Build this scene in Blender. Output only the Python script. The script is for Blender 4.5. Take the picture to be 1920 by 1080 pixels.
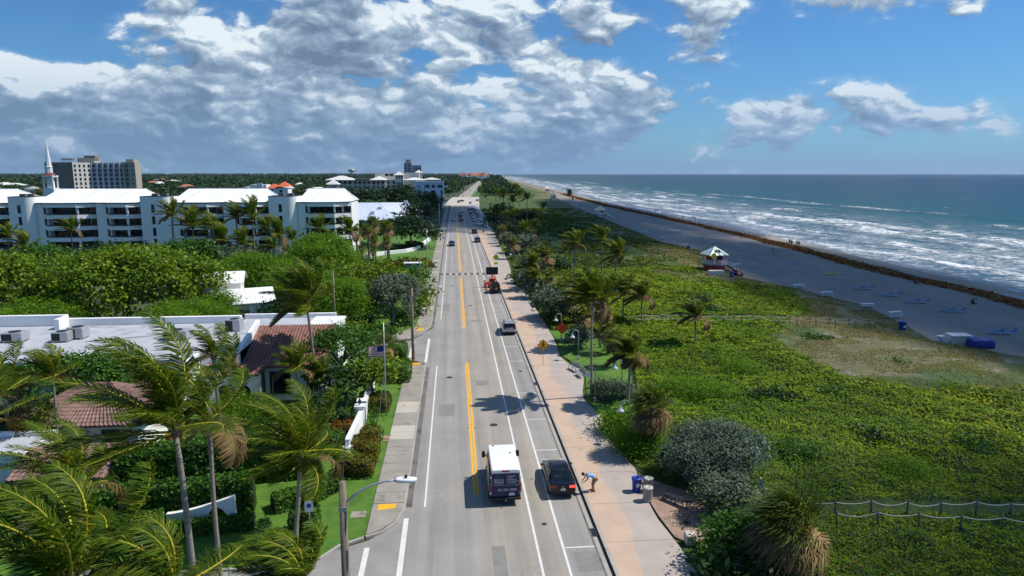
# Beach boulevard seen from the air: road, condominiums and palms on the left, dune, beach and sea on the right.
# Axes: X to the right (towards the sea), Y along the road away from the viewer, Z up, metres.
import bpy, bmesh, math, random
import numpy as np
from mathutils import Vector, Matrix
R = math.radians
PI = math.pi
for o in list(bpy.data.objects):
    bpy.data.objects.remove(o)
SC = bpy.context.scene
COL = SC.collection

# ------------------------------------------------------------------ camera
H = 21.0
FPX = 1280.0
PITCH = math.atan2(215, 1280)
YAW = math.atan2(110, math.hypot(1280, 215))
FW = np.array([math.sin(YAW) * math.cos(PITCH), math.cos(YAW) * math.cos(PITCH), -math.sin(PITCH)])
RT = np.array([math.cos(YAW), -math.sin(YAW), 0.0])
UP = np.cross(RT, FW)
cam_d = bpy.data.cameras.new('camera')
cam = bpy.data.objects.new('camera', cam_d)
COL.objects.link(cam)
M = Matrix.Identity(4)
for i in range(3):
    M[i][0] = RT[i]; M[i][1] = UP[i]; M[i][2] = -FW[i]
M[0][3], M[1][3], M[2][3] = 0, 0, H
cam.matrix_world = M
cam_d.sensor_width = 36.0
cam_d.lens = 36.0 * FPX / 1920.0
cam_d.clip_start = 0.5
cam_d.clip_end = 60000
SC.camera = cam

# ------------------------------------------------------------------ sun, sky, exposure
SUN_EL = R(55)
SUN_DIR = Vector((math.cos(SUN_EL) * 0.9935, math.cos(SUN_EL) * 0.114, math.sin(SUN_EL)))
sun_d = bpy.data.lights.new('sun', 'SUN')
sun_d.energy = 4.5
sun_d.angle = R(0.53)
sun_d.color = (1.0, 0.95, 0.87)
sun = bpy.data.objects.new('sun', sun_d)
COL.objects.link(sun)
sun.rotation_euler = SUN_DIR.to_track_quat('Z', 'Y').to_euler()
sun.location = (200, 20, 300)
SC.view_settings.view_transform = 'Standard'
SC.view_settings.look = 'None'
SC.view_settings.gamma = 1.0
SC.view_settings.use_curve_mapping = False
SC.view_settings.exposure = 0.10
SC.cycles.max_bounces = 6
SC.cycles.diffuse_bounces = 2
SC.cycles.glossy_bounces = 2
SC.cycles.transmission_bounces = 3
SC.cycles.transparent_max_bounces = 12
SC.cycles.volume_bounces = 0
SC.cycles.caustics_reflective = False
SC.cycles.caustics_refractive = False


class NT:
    """short hand for building a node tree"""
    def __init__(s, tree):
        s.t = tree
    def new(s, typ, **kw):
        n = s.t.nodes.new(typ)
        for k, v in kw.items():
            setattr(n, k, v)
        return n
    def put(s, sock, v):
        if v is None:
            return
        if isinstance(v, bpy.types.NodeSocket):
            s.t.links.new(v, sock)
        else:
            if sock.type == 'RGBA' and len(v) == 3:
                v = (*v, 1)
            sock.default_value = v
    def m(s, op, a, b=None, c=None, clamp=False):
        n = s.new('ShaderNodeMath', operation=op, use_clamp=clamp)
        for i, v in enumerate((a, b, c)):
            s.put(n.inputs[i], v)
        return n.outputs[0]
    def vm(s, op, a, b=None, scale=None):
        n = s.new('ShaderNodeVectorMath', operation=op)
        s.put(n.inputs[0], a); s.put(n.inputs[1], b)
        if scale is not None:
            s.put(n.inputs['Scale'], scale)
        return n.outputs['Value'] if op in ('LENGTH', 'DOT_PRODUCT') else n.outputs[0]
    def mix(s, f, a, b, mode='MIX'):
        n = s.new('ShaderNodeMix', data_type='RGBA', blend_type=mode)
        s.put(n.inputs[0], f); s.put(n.inputs[6], a); s.put(n.inputs[7], b)
        return n.outputs[2]
    def noise(s, vec, scale, detail=4, rough=0.5, dist=0.0):
        n = s.new('ShaderNodeTexNoise')
        s.put(n.inputs['Vector'], vec)
        n.inputs['Scale'].default_value = scale
        n.inputs['Detail'].default_value = detail
        n.inputs['Roughness'].default_value = rough
        n.inputs['Distortion'].default_value = dist
        return n.outputs[0]
    def noise_col(s, vec, scale, detail=2):
        n = s.new('ShaderNodeTexNoise')
        s.put(n.inputs['Vector'], vec)
        n.inputs['Scale'].default_value = scale
        n.inputs['Detail'].default_value = detail
        return n.outputs[1]
    def vor(s, vec, scale, feature='F1', rnd=1.0):
        n = s.new('ShaderNodeTexVoronoi', feature=feature)
        s.put(n.inputs['Vector'], vec)
        n.inputs['Scale'].default_value = scale
        return n.outputs['Distance']
    def ramp(s, f, stops, interp='LINEAR'):
        n = s.new('ShaderNodeValToRGB')
        s.put(n.inputs[0], f)
        cr = n.color_ramp
        cr.interpolation = interp
        while len(cr.elements) < len(stops):
            cr.elements.new(0.5)
        for e, (p, c) in zip(cr.elements, stops):
            e.position = p
            e.color = (*c, 1) if hasattr(c, '__len__') else (c, c, c, 1)
        return n.outputs[0]
    def smooth(s, v, a, b, to0=0.0, to1=1.0):
        n = s.new('ShaderNodeMapRange', interpolation_type='SMOOTHSTEP')
        s.put(n.inputs[0], v)
        for i, x in enumerate((a, b, to0, to1)):
            s.put(n.inputs[i + 1], x)
        return n.outputs[0]
    def sep(s, v):
        n = s.new('ShaderNodeSeparateXYZ'); s.put(n.inputs[0], v)
        return n.outputs
    def comb(s, x, y, z):
        n = s.new('ShaderNodeCombineXYZ')
        for i, v in enumerate((x, y, z)):
            s.put(n.inputs[i], v)
        return n.outputs[0]


def build_world():
    w = bpy.data.worlds.new('World')
    SC.world = w
    w.use_nodes = True
    w.cycles.sampling_method = 'MANUAL'
    w.cycles.sample_map_resolution = 256
    t = w.node_tree
    t.nodes.clear()
    n = NT(t)
    out = n.new('ShaderNodeOutputWorld')
    bg = n.new('ShaderNodeBackground')
    bg.inputs[1].default_value = 0.1
    t.links.new(bg.outputs[0], out.inputs[0])
    sky = n.new('ShaderNodeTexSky', sky_type='NISHITA', sun_disc=False)
    sky.sun_elevation = SUN_EL
    sky.sun_rotation = math.atan2(SUN_DIR.x, SUN_DIR.y)
    sky.altitude = 0
    sky.air_density = 1.0
    sky.dust_density = 0.3
    sky.ozone_density = 3.0
    skyc = n.mix(1.0, sky.outputs[0], (0.38, 0.70, 1.0), 'MULTIPLY')
    tc = n.new('ShaderNodeTexCoord')
    d = tc.outputs['Generated']
    x, y, z = n.sep(d)
    az = n.m('ARCTAN2', x, y)
    el = n.m('ARCSINE', n.m('MINIMUM', n.m('MAXIMUM', z, -1.0), 1.0))

    # coverage: scattered cumulus everywhere, a heavy bank inland ahead, smaller heaps over the sea
    def blob(px, py, sx, sy, a, el=el):
        v0 = FW * FPX + RT * (px - 960) + UP * (540 - py)
        a0 = math.atan2(v0[0], v0[1]); e0 = math.atan2(v0[2], math.hypot(v0[0], v0[1]))
        u = n.m('DIVIDE', n.m('SUBTRACT', az, a0), sx / 1280.0)
        v = n.m('DIVIDE', n.m('SUBTRACT', el, e0), sy / 1280.0)
        r2 = n.m('ADD', n.m('MULTIPLY', u, u), n.m('MULTIPLY', v, v))
        return n.m('MULTIPLY', n.m('EXPONENT', n.m('MULTIPLY', r2, -1.0)), a)
    bias = None
    for b in CLOUDS:
        g = blob(*b)
        bias = g if bias is None else n.m('ADD', bias, g)
    bias1 = None
    for b in CLOUDS:
        g = blob(*b, n.m('ADD', el, 0.03))
        bias1 = g if bias1 is None else n.m('ADD', bias1, g)
    # the broken cloud cover goes on overhead, thickened out of view to whiten shade
    over = n.m('MULTIPLY', n.smooth(el, 0.24, 0.6), 0.10)
    bias = n.m('ADD', bias, over)
    bias1 = n.m('ADD', bias1, over)
    base = n.vm('MULTIPLY', d, (1.0, 1.0, 1.75))
    wv = n.noise_col(base, 3.4, 4)
    warp = n.vm('SCALE', n.vm('SUBTRACT', wv, (0.5, 0.5, 0.5)), None, 0.08)
    fine = n.vm('SCALE', n.vm('SUBTRACT', n.noise_col(base, 15.0, 5), (0.5, 0.5, 0.5)), None, 0.055)
    p0 = n.vm('ADD', n.vm('ADD', base, warp), fine)

    def field(p):
        a = n.noise(p, 5.5, 10, 0.60)
        b = n.vor(p, 11.0)
        c = n.vor(p, 29.0)
        f = n.m('MULTIPLY_ADD', b, -0.20, n.m('ADD', a, 0.075))
        return n.m('MULTIPLY_ADD', c, -0.12, n.m('ADD', f, 0.043))
    f0 = field(p0)
    f1 = field(n.vm('ADD', p0, (SUN_DIR.x * 0.030, SUN_DIR.y * 0.030, SUN_DIR.z * 0.062)))
    f2 = field(n.vm('ADD', p0, (SUN_DIR.x * 0.008, SUN_DIR.y * 0.008, SUN_DIR.z * 0.014)))
    dens = n.m('ADD', n.m('ADD', n.m('MULTIPLY', n.m('SUBTRACT', f0, 0.52), 1.15), bias), -0.105)
    alpha = n.m('ADD', n.m('MULTIPLY', n.smooth(dens, 0.0, 0.07), 0.72), n.m('MULTIPLY', n.smooth(dens, -0.09, 0.11), 0.28))
    thick = n.smooth(dens, 0.05, 0.36)
    slope = n.m('MULTIPLY', n.m('ADD', n.m('SUBTRACT', f0, f1), n.m('MULTIPLY', n.m('SUBTRACT', bias, bias1), 0.6)), 2.6)
    slope = n.m('ADD', slope, n.m('MULTIPLY', n.m('SUBTRACT', f0, f2), 4.6))
    big = n.m('MULTIPLY', n.m('SUBTRACT', n.noise(n.vm('ADD', base, (3.1, 1.7, 0.4)), 6.5, 5, 0.55), 0.5), 1.3)
    lit = n.m('ADD', n.m('ADD', n.m('SUBTRACT', 0.58, n.m('MULTIPLY', thick, 0.34)), slope), big, clamp=True)
    ccol = n.ramp(lit, [(0.0, (1.45, 2.15, 3.25)), (0.25, (2.0, 2.85, 4.05)), (0.50, (2.8, 3.8, 5.1)), (0.75, (4.3, 5.4, 6.5)), (1.0, (7.6, 8.4, 9.0))])
    # moist air low over the horizon
    low = n.m('EXPONENT', n.m('MULTIPLY', n.m('MAXIMUM', el, 0.0), -17.0))
    hz = n.mix(n.smooth(az, -0.25, 0.55), (1.75, 3.0, 4.9), (2.1, 3.55, 6.0))
    lowm = n.smooth(el, 0.005, 0.17)
    skyl = n.mix(n.m('MULTIPLY', low, 0.92), skyc, hz)
    cl = n.mix(n.m('MULTIPLY', n.m('SUBTRACT', 1.0, lowm), 0.70), ccol, hz)
    fin = n.mix(n.m('MULTIPLY', alpha, 0.97), skyl, cl)
    t.links.new(fin, bg.inputs[0])


CLOUDS = [  # where the heaps stand: bearing and height as seen in the view, half widths, strength
    (560, 90, 430, 120, 0.22), (850, 150, 300, 90, 0.13), (330, 240, 600, 80, 0.27), (900, 40, 260, 90, 0.13), (760, 250, 340, 64, 0.20), (250, 285, 620, 42, 0.15),
    (60, 140, 130, 50, 0.22), (1080, 60, 130, 130, 0.17), (1205, 195, 95, 75, 0.30), (1440, 225, 62, 46, 0.25), (250, 20, 150, 70, 0.12),
    (1640, 200, 95, 58, 0.30), (1850, 222, 80, 40, 0.25), (1600, -10, 200, 55, 0.40), (1325, 105, 40, 44, 0.24),
    (1340, 25, 55, 30, 0.24), (1050, 225, 60, 45, 0.20), (55, 20, 100, 60, -0.34), (1470, 110, 110, 60, -0.16), (1800, 95, 190, 55, -0.2), (790, 105, 34, 18, -0.22), (1010, 170, 40, 20, -0.12),
]
build_world()

# ------------------------------------------------------------------ helpers
def gp(px, py, z=0.0):
    """ground position (x, y) of a survey mark taken from the photograph, for a level z"""
    d = FW * FPX + RT * (px - 960) + UP * (540 - py)
    t = (z - H) / d[2]
    return (d[0] * t, d[1] * t)


def at(px, py, Y):
    """the same for a mark on an upright plane at distance Y along the road: (x, z)"""
    d = FW * FPX + RT * (px - 960) + UP * (540 - py)
    t = Y / d[1]
    return (d[0] * t, H + d[2] * t)


class MB:
    def __init__(s):
        s.v = []; s.f = []; s.mi = []; s.cur = 0
    def add(s, vs, fs):
        o = len(s.v)
        s.v.extend([tuple(map(float, p)) for p in vs])
        for f in fs:
            s.f.append(tuple(i + o for i in f)); s.mi.append(s.cur)
        return s
    def box(s, x0, x1, y0, y1, z0, z1):
        return s.add([(x0, y0, z0), (x1, y0, z0), (x1, y1, z0), (x0, y1, z0), (x0, y0, z1), (x1, y0, z1), (x1, y1, z1), (x0, y1, z1)],
                     [(0, 3, 2, 1), (4, 5, 6, 7), (0, 1, 5, 4), (1, 2, 6, 5), (2, 3, 7, 6), (3, 0, 4, 7)])
    def cbox(s, c, d, rz=0.0, rx=0.0):
        ca, sa = math.cos(rz), math.sin(rz)
        cb, sb = math.cos(rx), math.sin(rx)
        vs = []
        for k in (-1, 1):
            for i, j in ((-1, -1), (1, -1), (1, 1), (-1, 1)):
                x, y, z = i * d[0] / 2, j * d[1] / 2, k * d[2] / 2
                y, z = y * cb - z * sb, y * sb + z * cb
                vs.append((c[0] + x * ca - y * sa, c[1] + x * sa + y * ca, c[2] + z))
        return s.add(vs, [(0, 3, 2, 1), (4, 5, 6, 7), (0, 1, 5, 4), (1, 2, 6, 5), (2, 3, 7, 6), (3, 0, 4, 7)])
    def prism(s, poly, z0, z1):
        n = len(poly)
        a = sum(poly[i][0] * poly[(i + 1) % n][1] - poly[(i + 1) % n][0] * poly[i][1] for i in range(n))
        if a < 0:
            poly = poly[::-1]
        vs = [(p[0], p[1], z0) for p in poly] + [(p[0], p[1], z1) for p in poly]
        fs = [tuple(range(n))[::-1], tuple(range(n, 2 * n))]
        fs += [(i, (i + 1) % n, n + (i + 1) % n, n + i) for i in range(n)]
        return s.add(vs, fs)
    def tube(s, pts, rad, n=8, caps=True):
        pts = [Vector(p) for p in pts]
        if not hasattr(rad, '__len__'):
            rad = [rad] * len(pts)
        vs, fs = [], []
        ref = None
        for i, p in enumerate(pts):
            t = (pts[min(i + 1, len(pts) - 1)] - pts[max(i - 1, 0)]).normalized()
            if ref is None:
                ref = Vector((1, 0, 0)) if abs(t.x) < 0.8 else Vector((0, 1, 0))
            a = (ref - t * ref.dot(t)).normalized()
            ref = a
            b = t.cross(a)
            for k in range(n):
                w = 2 * PI * k / n
                q = p + (a * math.cos(w) + b * math.sin(w)) * rad[i]
                vs.append((q.x, q.y, q.z))
        for i in range(len(pts) - 1):
            for k in range(n):
                fs.append((i * n + k, i * n + (k + 1) % n, (i + 1) * n + (k + 1) % n, (i + 1) * n + k))
        if caps:
            fs.append(tuple(range(n))[::-1]); fs.append(tuple(range((len(pts) - 1) * n, len(pts) * n)))
        return s.add(vs, fs)
    def lathe(s, prof, c=(0, 0, 0), n=16, axis='Z'):
        vs, fs = [], []
        for r, h in prof:
            for k in range(n):
                w = 2 * PI * k / n
                a, b = r * math.cos(w), r * math.sin(w)
                p = (a, b, h) if axis == 'Z' else (h, a, b) if axis == 'X' else (b, h, a)
                vs.append((c[0] + p[0], c[1] + p[1], c[2] + p[2]))
        for i in range(len(prof) - 1):
            for k in range(n):
                fs.append((i * n + k, i * n + (k + 1) % n, (i + 1) * n + (k + 1) % n, (i + 1) * n + k))
        fs.append(tuple(range(n))[::-1]); fs.append(tuple(range((len(prof) - 1) * n, len(prof) * n)))
        return s.add(vs, fs)
    def loft(s, st, e=0.35, n=20, flat_bottom=False):
        """body skin through stations (y, z0, z1, half width[, half width at top])"""
        vs, fs = [], []
        for q in st:
            y, z0, z1, hw = q[:4]
            ht = q[4] if len(q) > 4 else hw
            for k in range(n):
                w = 2 * PI * (k + 0.5) / n
                cx, sx = math.cos(w), math.sin(w)
                u = math.copysign(abs(cx) ** e, cx); v = math.copysign(abs(sx) ** e, sx)
                wdt = hw + (ht - hw) * (v + 1) / 2
                vs.append((u * wdt, y, (z0 + z1) / 2 + v * (z1 - z0) / 2))
        for i in range(len(st) - 1):
            for k in range(n):
                fs.append((i * n + k, (i + 1) * n + k, (i + 1) * n + (k + 1) % n, i * n + (k + 1) % n))
        fs.append(tuple(range(n))); fs.append(tuple(range((len(st) - 1) * n, len(st) * n))[::-1])
        return s.add(vs, fs)
    def mesh(s, name, mats, smooth=False):
        me = bpy.data.meshes.new(name)
        me.from_pydata(s.v, [], s.f)
        mats = mats if isinstance(mats, (list, tuple)) else [mats]
        for m in mats:
            me.materials.append(m)
        if len(mats) > 1:
            me.polygons.foreach_set('material_index', s.mi)
        if smooth:
            me.polygons.foreach_set('use_smooth', [True] * len(me.polygons))
        me.update()
        return me
    def build(s, name, mats, parent=None, smooth=False):
        return link(name, s.mesh(name, mats, smooth), parent)


def link(name, data, parent=None):
    o = bpy.data.objects.new(name, data)
    COL.objects.link(o)
    if parent is not None:
        o.parent = parent
    return o


def smooth_by_angle(o, deg=35):
    me = o.data
    me.polygons.foreach_set('use_smooth', [True] * len(me.polygons))
    me.set_sharp_from_angle(angle=R(deg))
    return o


def bevel(o, w=0.02, seg=2):
    bm = bmesh.new(); bm.from_mesh(o.data)
    bmesh.ops.bevel(bm, geom=[e for e in bm.edges if len(e.link_faces) == 2 and e.calc_face_angle(0) > 0.6], offset=w, segments=seg, affect='EDGES', profile=0.6)
    bm.to_mesh(o.data); bm.free()
    return o


def thing(name, label, cat, loc=(0, 0, 0), rz=0.0, group=None):
    o = link(name, None)
    o.location = loc
    o.rotation_euler = (0, 0, rz)
    return tag(o, label, cat, group)


def tag(o, label, cat, group=None):
    o['label'] = label
    o['category'] = cat
    if group:
        o['group'] = group
    return o


def struct(o):
    o['kind'] = 'structure'
    return o


def stuff(o, label=None, cat=None):
    o['kind'] = 'stuff'
    if label:
        o['label'] = label
    if cat:
        o['category'] = cat
    return o


def copy_tree(o, parent=None):
    c = o.copy()
    COL.objects.link(c)
    c.parent = parent
    for ch in list(KIDS.get(o.name, o.children)):
        copy_tree(ch, c)
    return c


KIDS = {}


def kids(root):
    """remember the parts of a prototype, so that copying stays quick"""
    for o in [root] + list(root.children_recursive):
        KIDS[o.name] = list(o.children)


def np_mesh(name, verts, quads, mats, midx=None, smooth=False):
    """many quads at once"""
    verts = np.asarray(verts, np.float32); quads = np.asarray(quads, np.int32)
    k = quads.shape[1]
    me = bpy.data.meshes.new(name)
    me.vertices.add(len(verts)); me.vertices.foreach_set('co', verts.ravel())
    me.loops.add(quads.size); me.loops.foreach_set('vertex_index', quads.ravel())
    me.polygons.add(len(quads))
    me.polygons.foreach_set('loop_start', np.arange(0, quads.size, k, dtype=np.int32))
    me.polygons.foreach_set('loop_total', np.full(len(quads), k, np.int32))
    mats = mats if isinstance(mats, (list, tuple)) else [mats]
    for m in mats:
        me.materials.append(m)
    if midx is not None:
        me.polygons.foreach_set('material_index', np.asarray(midx, np.int32))
    if smooth:
        me.polygons.foreach_set('use_smooth', np.ones(len(quads), bool))
    me.update(calc_edges=True)
    me.validate()
    return me


def vnoise(x, y, seed=0):
    """smooth value noise on the plane, -1..1"""
    x = np.asarray(x, float); y = np.asarray(y, float)
    xi = np.floor(x).astype(np.int64); yi = np.floor(y).astype(np.int64)
    fx = x - xi; fy = y - yi
    fx = fx * fx * (3 - 2 * fx); fy = fy * fy * (3 - 2 * fy)
    def h(a, b):
        n = (a * 374761393 + b * 668265263 + seed * 1442695041) & 0xffffffff
        n = ((n ^ (n >> 13)) * 1274126177) & 0xffffffff
        return ((n ^ (n >> 16)) & 0xffff) / 32767.5 - 1.0
    return (h(xi, yi) * (1 - fx) + h(xi + 1, yi) * fx) * (1 - fy) + (h(xi, yi + 1) * (1 - fx) + h(xi + 1, yi + 1) * fx) * fy


def fbm(x, y, seed=0, octv=4):
    r = 0; a = 0.5
    for i in range(octv):
        r = r + a * vnoise(x * 2 ** i, y * 2 ** i, seed + i * 7); a *= 0.5
    return r


# ------------------------------------------------------------------ materials
def new_mat(name):
    m = bpy.data.materials.new(name)
    m.use_nodes = True
    t = m.node_tree
    t.nodes.clear()
    n = NT(t)
    out = n.new('ShaderNodeOutputMaterial')
    b = n.new('ShaderNodeBsdfPrincipled')
    t.links.new(b.outputs[0], out.inputs[0])
    return m, n, b, out


def pm(name, col, rough=0.6, var=0.12, vs=3.0, bump=0.0, bs=40.0, metal=0.0, spec=0.4, coat=0.0, dirt=None, space='Object', emit=None, stretch=None):
    """painted, plastered or metal surface: colour with worn variation, fine relief"""
    m, n, b, out = new_mat(name)
    tc = n.new('ShaderNodeTexCoord')
    v = tc.outputs['Object'] if space == 'Object' else n.new('ShaderNodeNewGeometry').outputs['Position']
    if stretch:
        v = n.vm('MULTIPLY', v, stretch)
    c = col
    if var > 0:
        f = n.noise(v, vs, 6, 0.6)
        lo = tuple(max(0, k * (1 - var)) for k in col); hi = tuple(min(1, k * (1 + var)) for k in col)
        c = n.ramp(f, [(0.3, lo), (0.7, hi)])
    if dirt:
        f2 = n.noise(v, dirt[1], 5, 0.65)
        c = n.mix(n.smooth(f2, dirt[2], dirt[2] + 0.18), c, dirt[0])
    n.put(b.inputs['Base Color'], c)
    b.inputs['Roughness'].default_value = rough
    b.inputs['Metallic'].default_value = metal
    b.inputs['Specular IOR Level'].default_value = spec
    b.inputs['Coat Weight'].default_value = coat
    b.inputs['Coat Roughness'].default_value = 0.05
    if emit:
        n.put(b.inputs['Emission Color'], emit[0]); b.inputs['Emission Strength'].default_value = emit[1]
    if bump > 0:
        bp = n.new('ShaderNodeBump')
        bp.inputs['Strength'].default_value = bump
        bp.inputs['Distance'].default_value = 0.05
        n.put(bp.inputs['Height'], n.noise(v, bs, 4, 0.6))
        n.t.links.new(bp.outputs[0], b.inputs['Normal'])
    return m


def leaf_mat(name, c1, c2, c3=None, trans=0.3, rough=0.45, clump=0.25, tcol=None, spec=0.2, camp=1.0, rust=None):
    """leaves: every leaf its own tint, slow drift over the plant, light passing through"""
    m, n, b, out = new_mat(name)
    g = n.new('ShaderNodeNewGeometry')
    r = g.outputs['Random Per Island']
    stops = [(0.0, c1), (1.0, c2)] if c3 is None else [(0.0, c1), (0.72, c2), (0.9, c3), (1.0, c3)]
    c = n.ramp(r, stops)
    f = n.noise(g.outputs['Position'], clump, 3, 0.6)
    c = n.mix(1.0, c, n.ramp(f, [(0.3, (1 - .28 * camp, 1 - .24 * camp, 1 - .25 * camp)), (0.7, (1 + .18 * camp, 1 + .14 * camp, 1.05))]), 'MULTIPLY')
    if camp > 1:
        f3 = n.noise(g.outputs['Position'], 0.9, 3, 0.6)
        c = n.mix(1.0, c, n.ramp(f3, [(0.30, (0.42, 0.52, 0.5)), (0.62, (1.15, 1.1, 1.0))]), 'MULTIPLY')
    if camp > 1:
        f4 = n.noise(g.outputs['Position'], 0.055, 4, 0.6)
        c = n.mix(n.smooth(f4, 0.50, 0.60), c, n.mix(1.0, c, (0.68, 0.86, 1.0), 'MULTIPLY'))
    if rust:
        c = n.mix(n.m('MULTIPLY', n.smooth(r, 0.95, 0.96), n.smooth(n.noise(g.outputs['Position'], 0.3, 3), 0.42, 0.6)), c, rust)
    n.put(b.inputs['Base Color'], c)
    b.inputs['Roughness'].default_value = rough
    b.inputs['Specular IOR Level'].default_value = spec
    tr = n.new('ShaderNodeBsdfTranslucent')
    n.put(tr.inputs[0], n.mix(1.0, c, tcol or (1.5, 1.35, 0.5), 'MULTIPLY'))
    mx = n.new('ShaderNodeMixShader')
    mx.inputs[0].default_value = trans
    n.t.links.new(b.outputs[0], mx.inputs[1]); n.t.links.new(tr.outputs[0], mx.inputs[2])
    n.t.links.new(mx.outputs[0], out.inputs[0])
    return m


def glass_mat(name, col=(0.012, 0.016, 0.02), rough=0.06):
    return pm(name, col, rough, 0.0, spec=0.6)


WHITE = pm('white_stucco', (0.86, 0.86, 0.84), 0.75, 0.05, 0.6, 0.15, 30, dirt=((0.55, 0.54, 0.5), 0.35, 0.62))
WHITEPAINT = pm('white_paint', (0.8, 0.8, 0.79), 0.45, 0.04, 2.0)
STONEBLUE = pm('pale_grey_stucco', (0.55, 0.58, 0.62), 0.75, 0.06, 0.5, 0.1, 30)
ROOFWHITE = pm('white_metal_roof', (0.84, 0.84, 0.83), 0.38, 0.05, 0.25, dirt=((0.62, 0.62, 0.6), 0.22, 0.63))
ROOFBLUE = pm('pale_metal_roof', (0.60, 0.66, 0.76), 0.45, 0.06, 0.3)
ROOFFLAT = pm('flat_roof_membrane', (0.42, 0.44, 0.47), 0.8, 0.12, 0.5, 0.2, 25, dirt=((0.27, 0.27, 0.275), 0.45, 0.53))
DARKTRIM = pm('dark_bronze_trim', (0.03, 0.03, 0.032), 0.5, 0.1)
GLASS = glass_mat('window_glass')
GLASSBLUE = glass_mat('blue_tinted_glass', (0.015, 0.03, 0.05), 0.05)
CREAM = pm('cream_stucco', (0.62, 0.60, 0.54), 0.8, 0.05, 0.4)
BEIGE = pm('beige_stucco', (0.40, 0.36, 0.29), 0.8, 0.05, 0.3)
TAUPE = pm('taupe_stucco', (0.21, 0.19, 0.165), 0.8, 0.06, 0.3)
STEEL = pm('galvanised_steel', (0.42, 0.43, 0.44), 0.42, 0.10, 5, metal=0.7)
ALU = pm('grey_aluminium', (0.45, 0.46, 0.47), 0.4, 0.08, 4, metal=0.4)
BLACKMETAL = pm('black_metal', (0.02, 0.02, 0.022), 0.45, 0.2)
WOODPOLE = pm('weathered_pole_wood', (0.23, 0.18, 0.13), 0.85, 0.35, 3, 0.5, 60, stretch=(6, 6, 0.5))
WOODGREY = pm('grey_weathered_wood', (0.20, 0.18, 0.15), 0.9, 0.3, 5, 0.4, 50)
ROPE = pm('sun_bleached_rope', (0.62, 0.57, 0.46), 0.9, 0.2, 20)
TERRA = pm('brown_red_clay_tile', (0.25, 0.125, 0.098), 0.75, 0.35, 2.2, 0.2, 30, space='World')
TERRADARK = pm('old_brown_clay_tile', (0.23, 0.14, 0.12), 0.8, 0.35, 2.2, 0.2, 30, space='World')
ORANGETILE = pm('orange_clay_tile', (0.55, 0.13, 0.05), 0.75, 0.15, 1.0)
REDPAINT = pm('red_paint', (0.42, 0.025, 0.028), 0.55, 0.15, 2)
GREENPAINT = pm('sea_green_paint', (0.07, 0.30, 0.22), 0.5, 0.12, 2)
YELLOWPAINT = pm('yellow_paint', (0.80, 0.56, 0.02), 0.5, 0.08, 2)
BLUEPLASTIC = pm('blue_plastic', (0.012, 0.045, 0.33), 0.4, 0.12, 2)
BLUECLOTH = pm('blue_lounger_fabric', (0.045, 0.17, 0.42), 0.8, 0.15, 4)
WHITEPLASTIC = pm('white_plastic', (0.72, 0.72, 0.71), 0.5, 0.06, 2)
RUBBER = pm('tyre_rubber', (0.012, 0.012, 0.013), 0.85, 0.2)
RIM = pm('alloy_rim', (0.35, 0.35, 0.36), 0.35, 0.05, metal=0.8)
REDLENS = pm('red_lens', (0.30, 0.008, 0.01), 0.15, 0.0, coat=0.6)
REDLIT = pm('lit_red_lens', (0.55, 0.02, 0.015), 0.15, 0.0, emit=((1.0, 0.05, 0.03), 2.2))
CLEARLENS = pm('clear_lens', (0.62, 0.63, 0.65), 0.12, 0.0, coat=0.6)
PLATE = pm('plate_white', (0.62, 0.64, 0.58), 0.5, 0.05)
BARK = pm('grey_brown_bark', (0.11, 0.09, 0.07), 0.9, 0.3, 4, 0.5, 20)
PALMBARK = pm('ringed_palm_bark', (0.27, 0.235, 0.195), 0.9, 0.22, 2.2, 0.5, 9, stretch=(0.6, 0.6, 5), dirt=((0.15, 0.13, 0.11), 1.2, 0.56))
SABALBARK = pm('shaggy_palm_bark', (0.13, 0.10, 0.075), 0.95, 0.35, 5, 0.6, 14)
COCONUT = pm('coconut_husk', (0.40, 0.17, 0.03), 0.6, 0.35, 4)

# ------------------------------------------------------------------ the setting: ground, road, pavements, dune, beach, sea
def shift(Y):
    """beyond the crossing the shore and the boulevard swing gently to the right"""
    Y = np.asarray(Y, float)
    return np.log1p(np.exp((Y - 480) / 60.0)) * 60.0 * 0.05


YS = np.concatenate([np.arange(-60, 130, 2.0), np.arange(130, 300, 6.0), np.arange(300, 1000, 25.0), np.arange(1000, 12001, 500.0)])


def strip(name, fl, fr, ys, z, mat, ncols=1, parent=None, zf=None):
    ys = np.asarray(ys, float)
    l = np.broadcast_to(fl(ys) if callable(fl) else np.full(len(ys), fl) + shift(ys), ys.shape)
    r = np.broadcast_to(fr(ys) if callable(fr) else np.full(len(ys), fr) + shift(ys), ys.shape)
    vs = []
    for i, y in enumerate(ys):
        for k in range(ncols + 1):
            x = l[i] + (r[i] - l[i]) * k / ncols
            vs.append((x, y, z))
    vs = np.array(vs)
    if zf is not None:
        vs[:, 2] = z + zf(vs[:, 0], vs[:, 1])
    w = ncols + 1
    q = []
    for i in range(len(ys) - 1):
        for k in range(ncols):
            q.append((i * w + k, i * w + k + 1, (i + 1) * w + k + 1, (i + 1) * w + k))
    o = link(name, np_mesh(name, vs, q, mat), parent)
    return o


def table(marks):
    """edge line from survey marks: x as a function of y"""
    p = sorted([(gp(*m)[1], gp(*m)[0]) for m in marks])
    a = np.array(p)
    return lambda ys: np.interp(ys, a[:, 0], a[:, 1]) + shift(ys)


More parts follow.
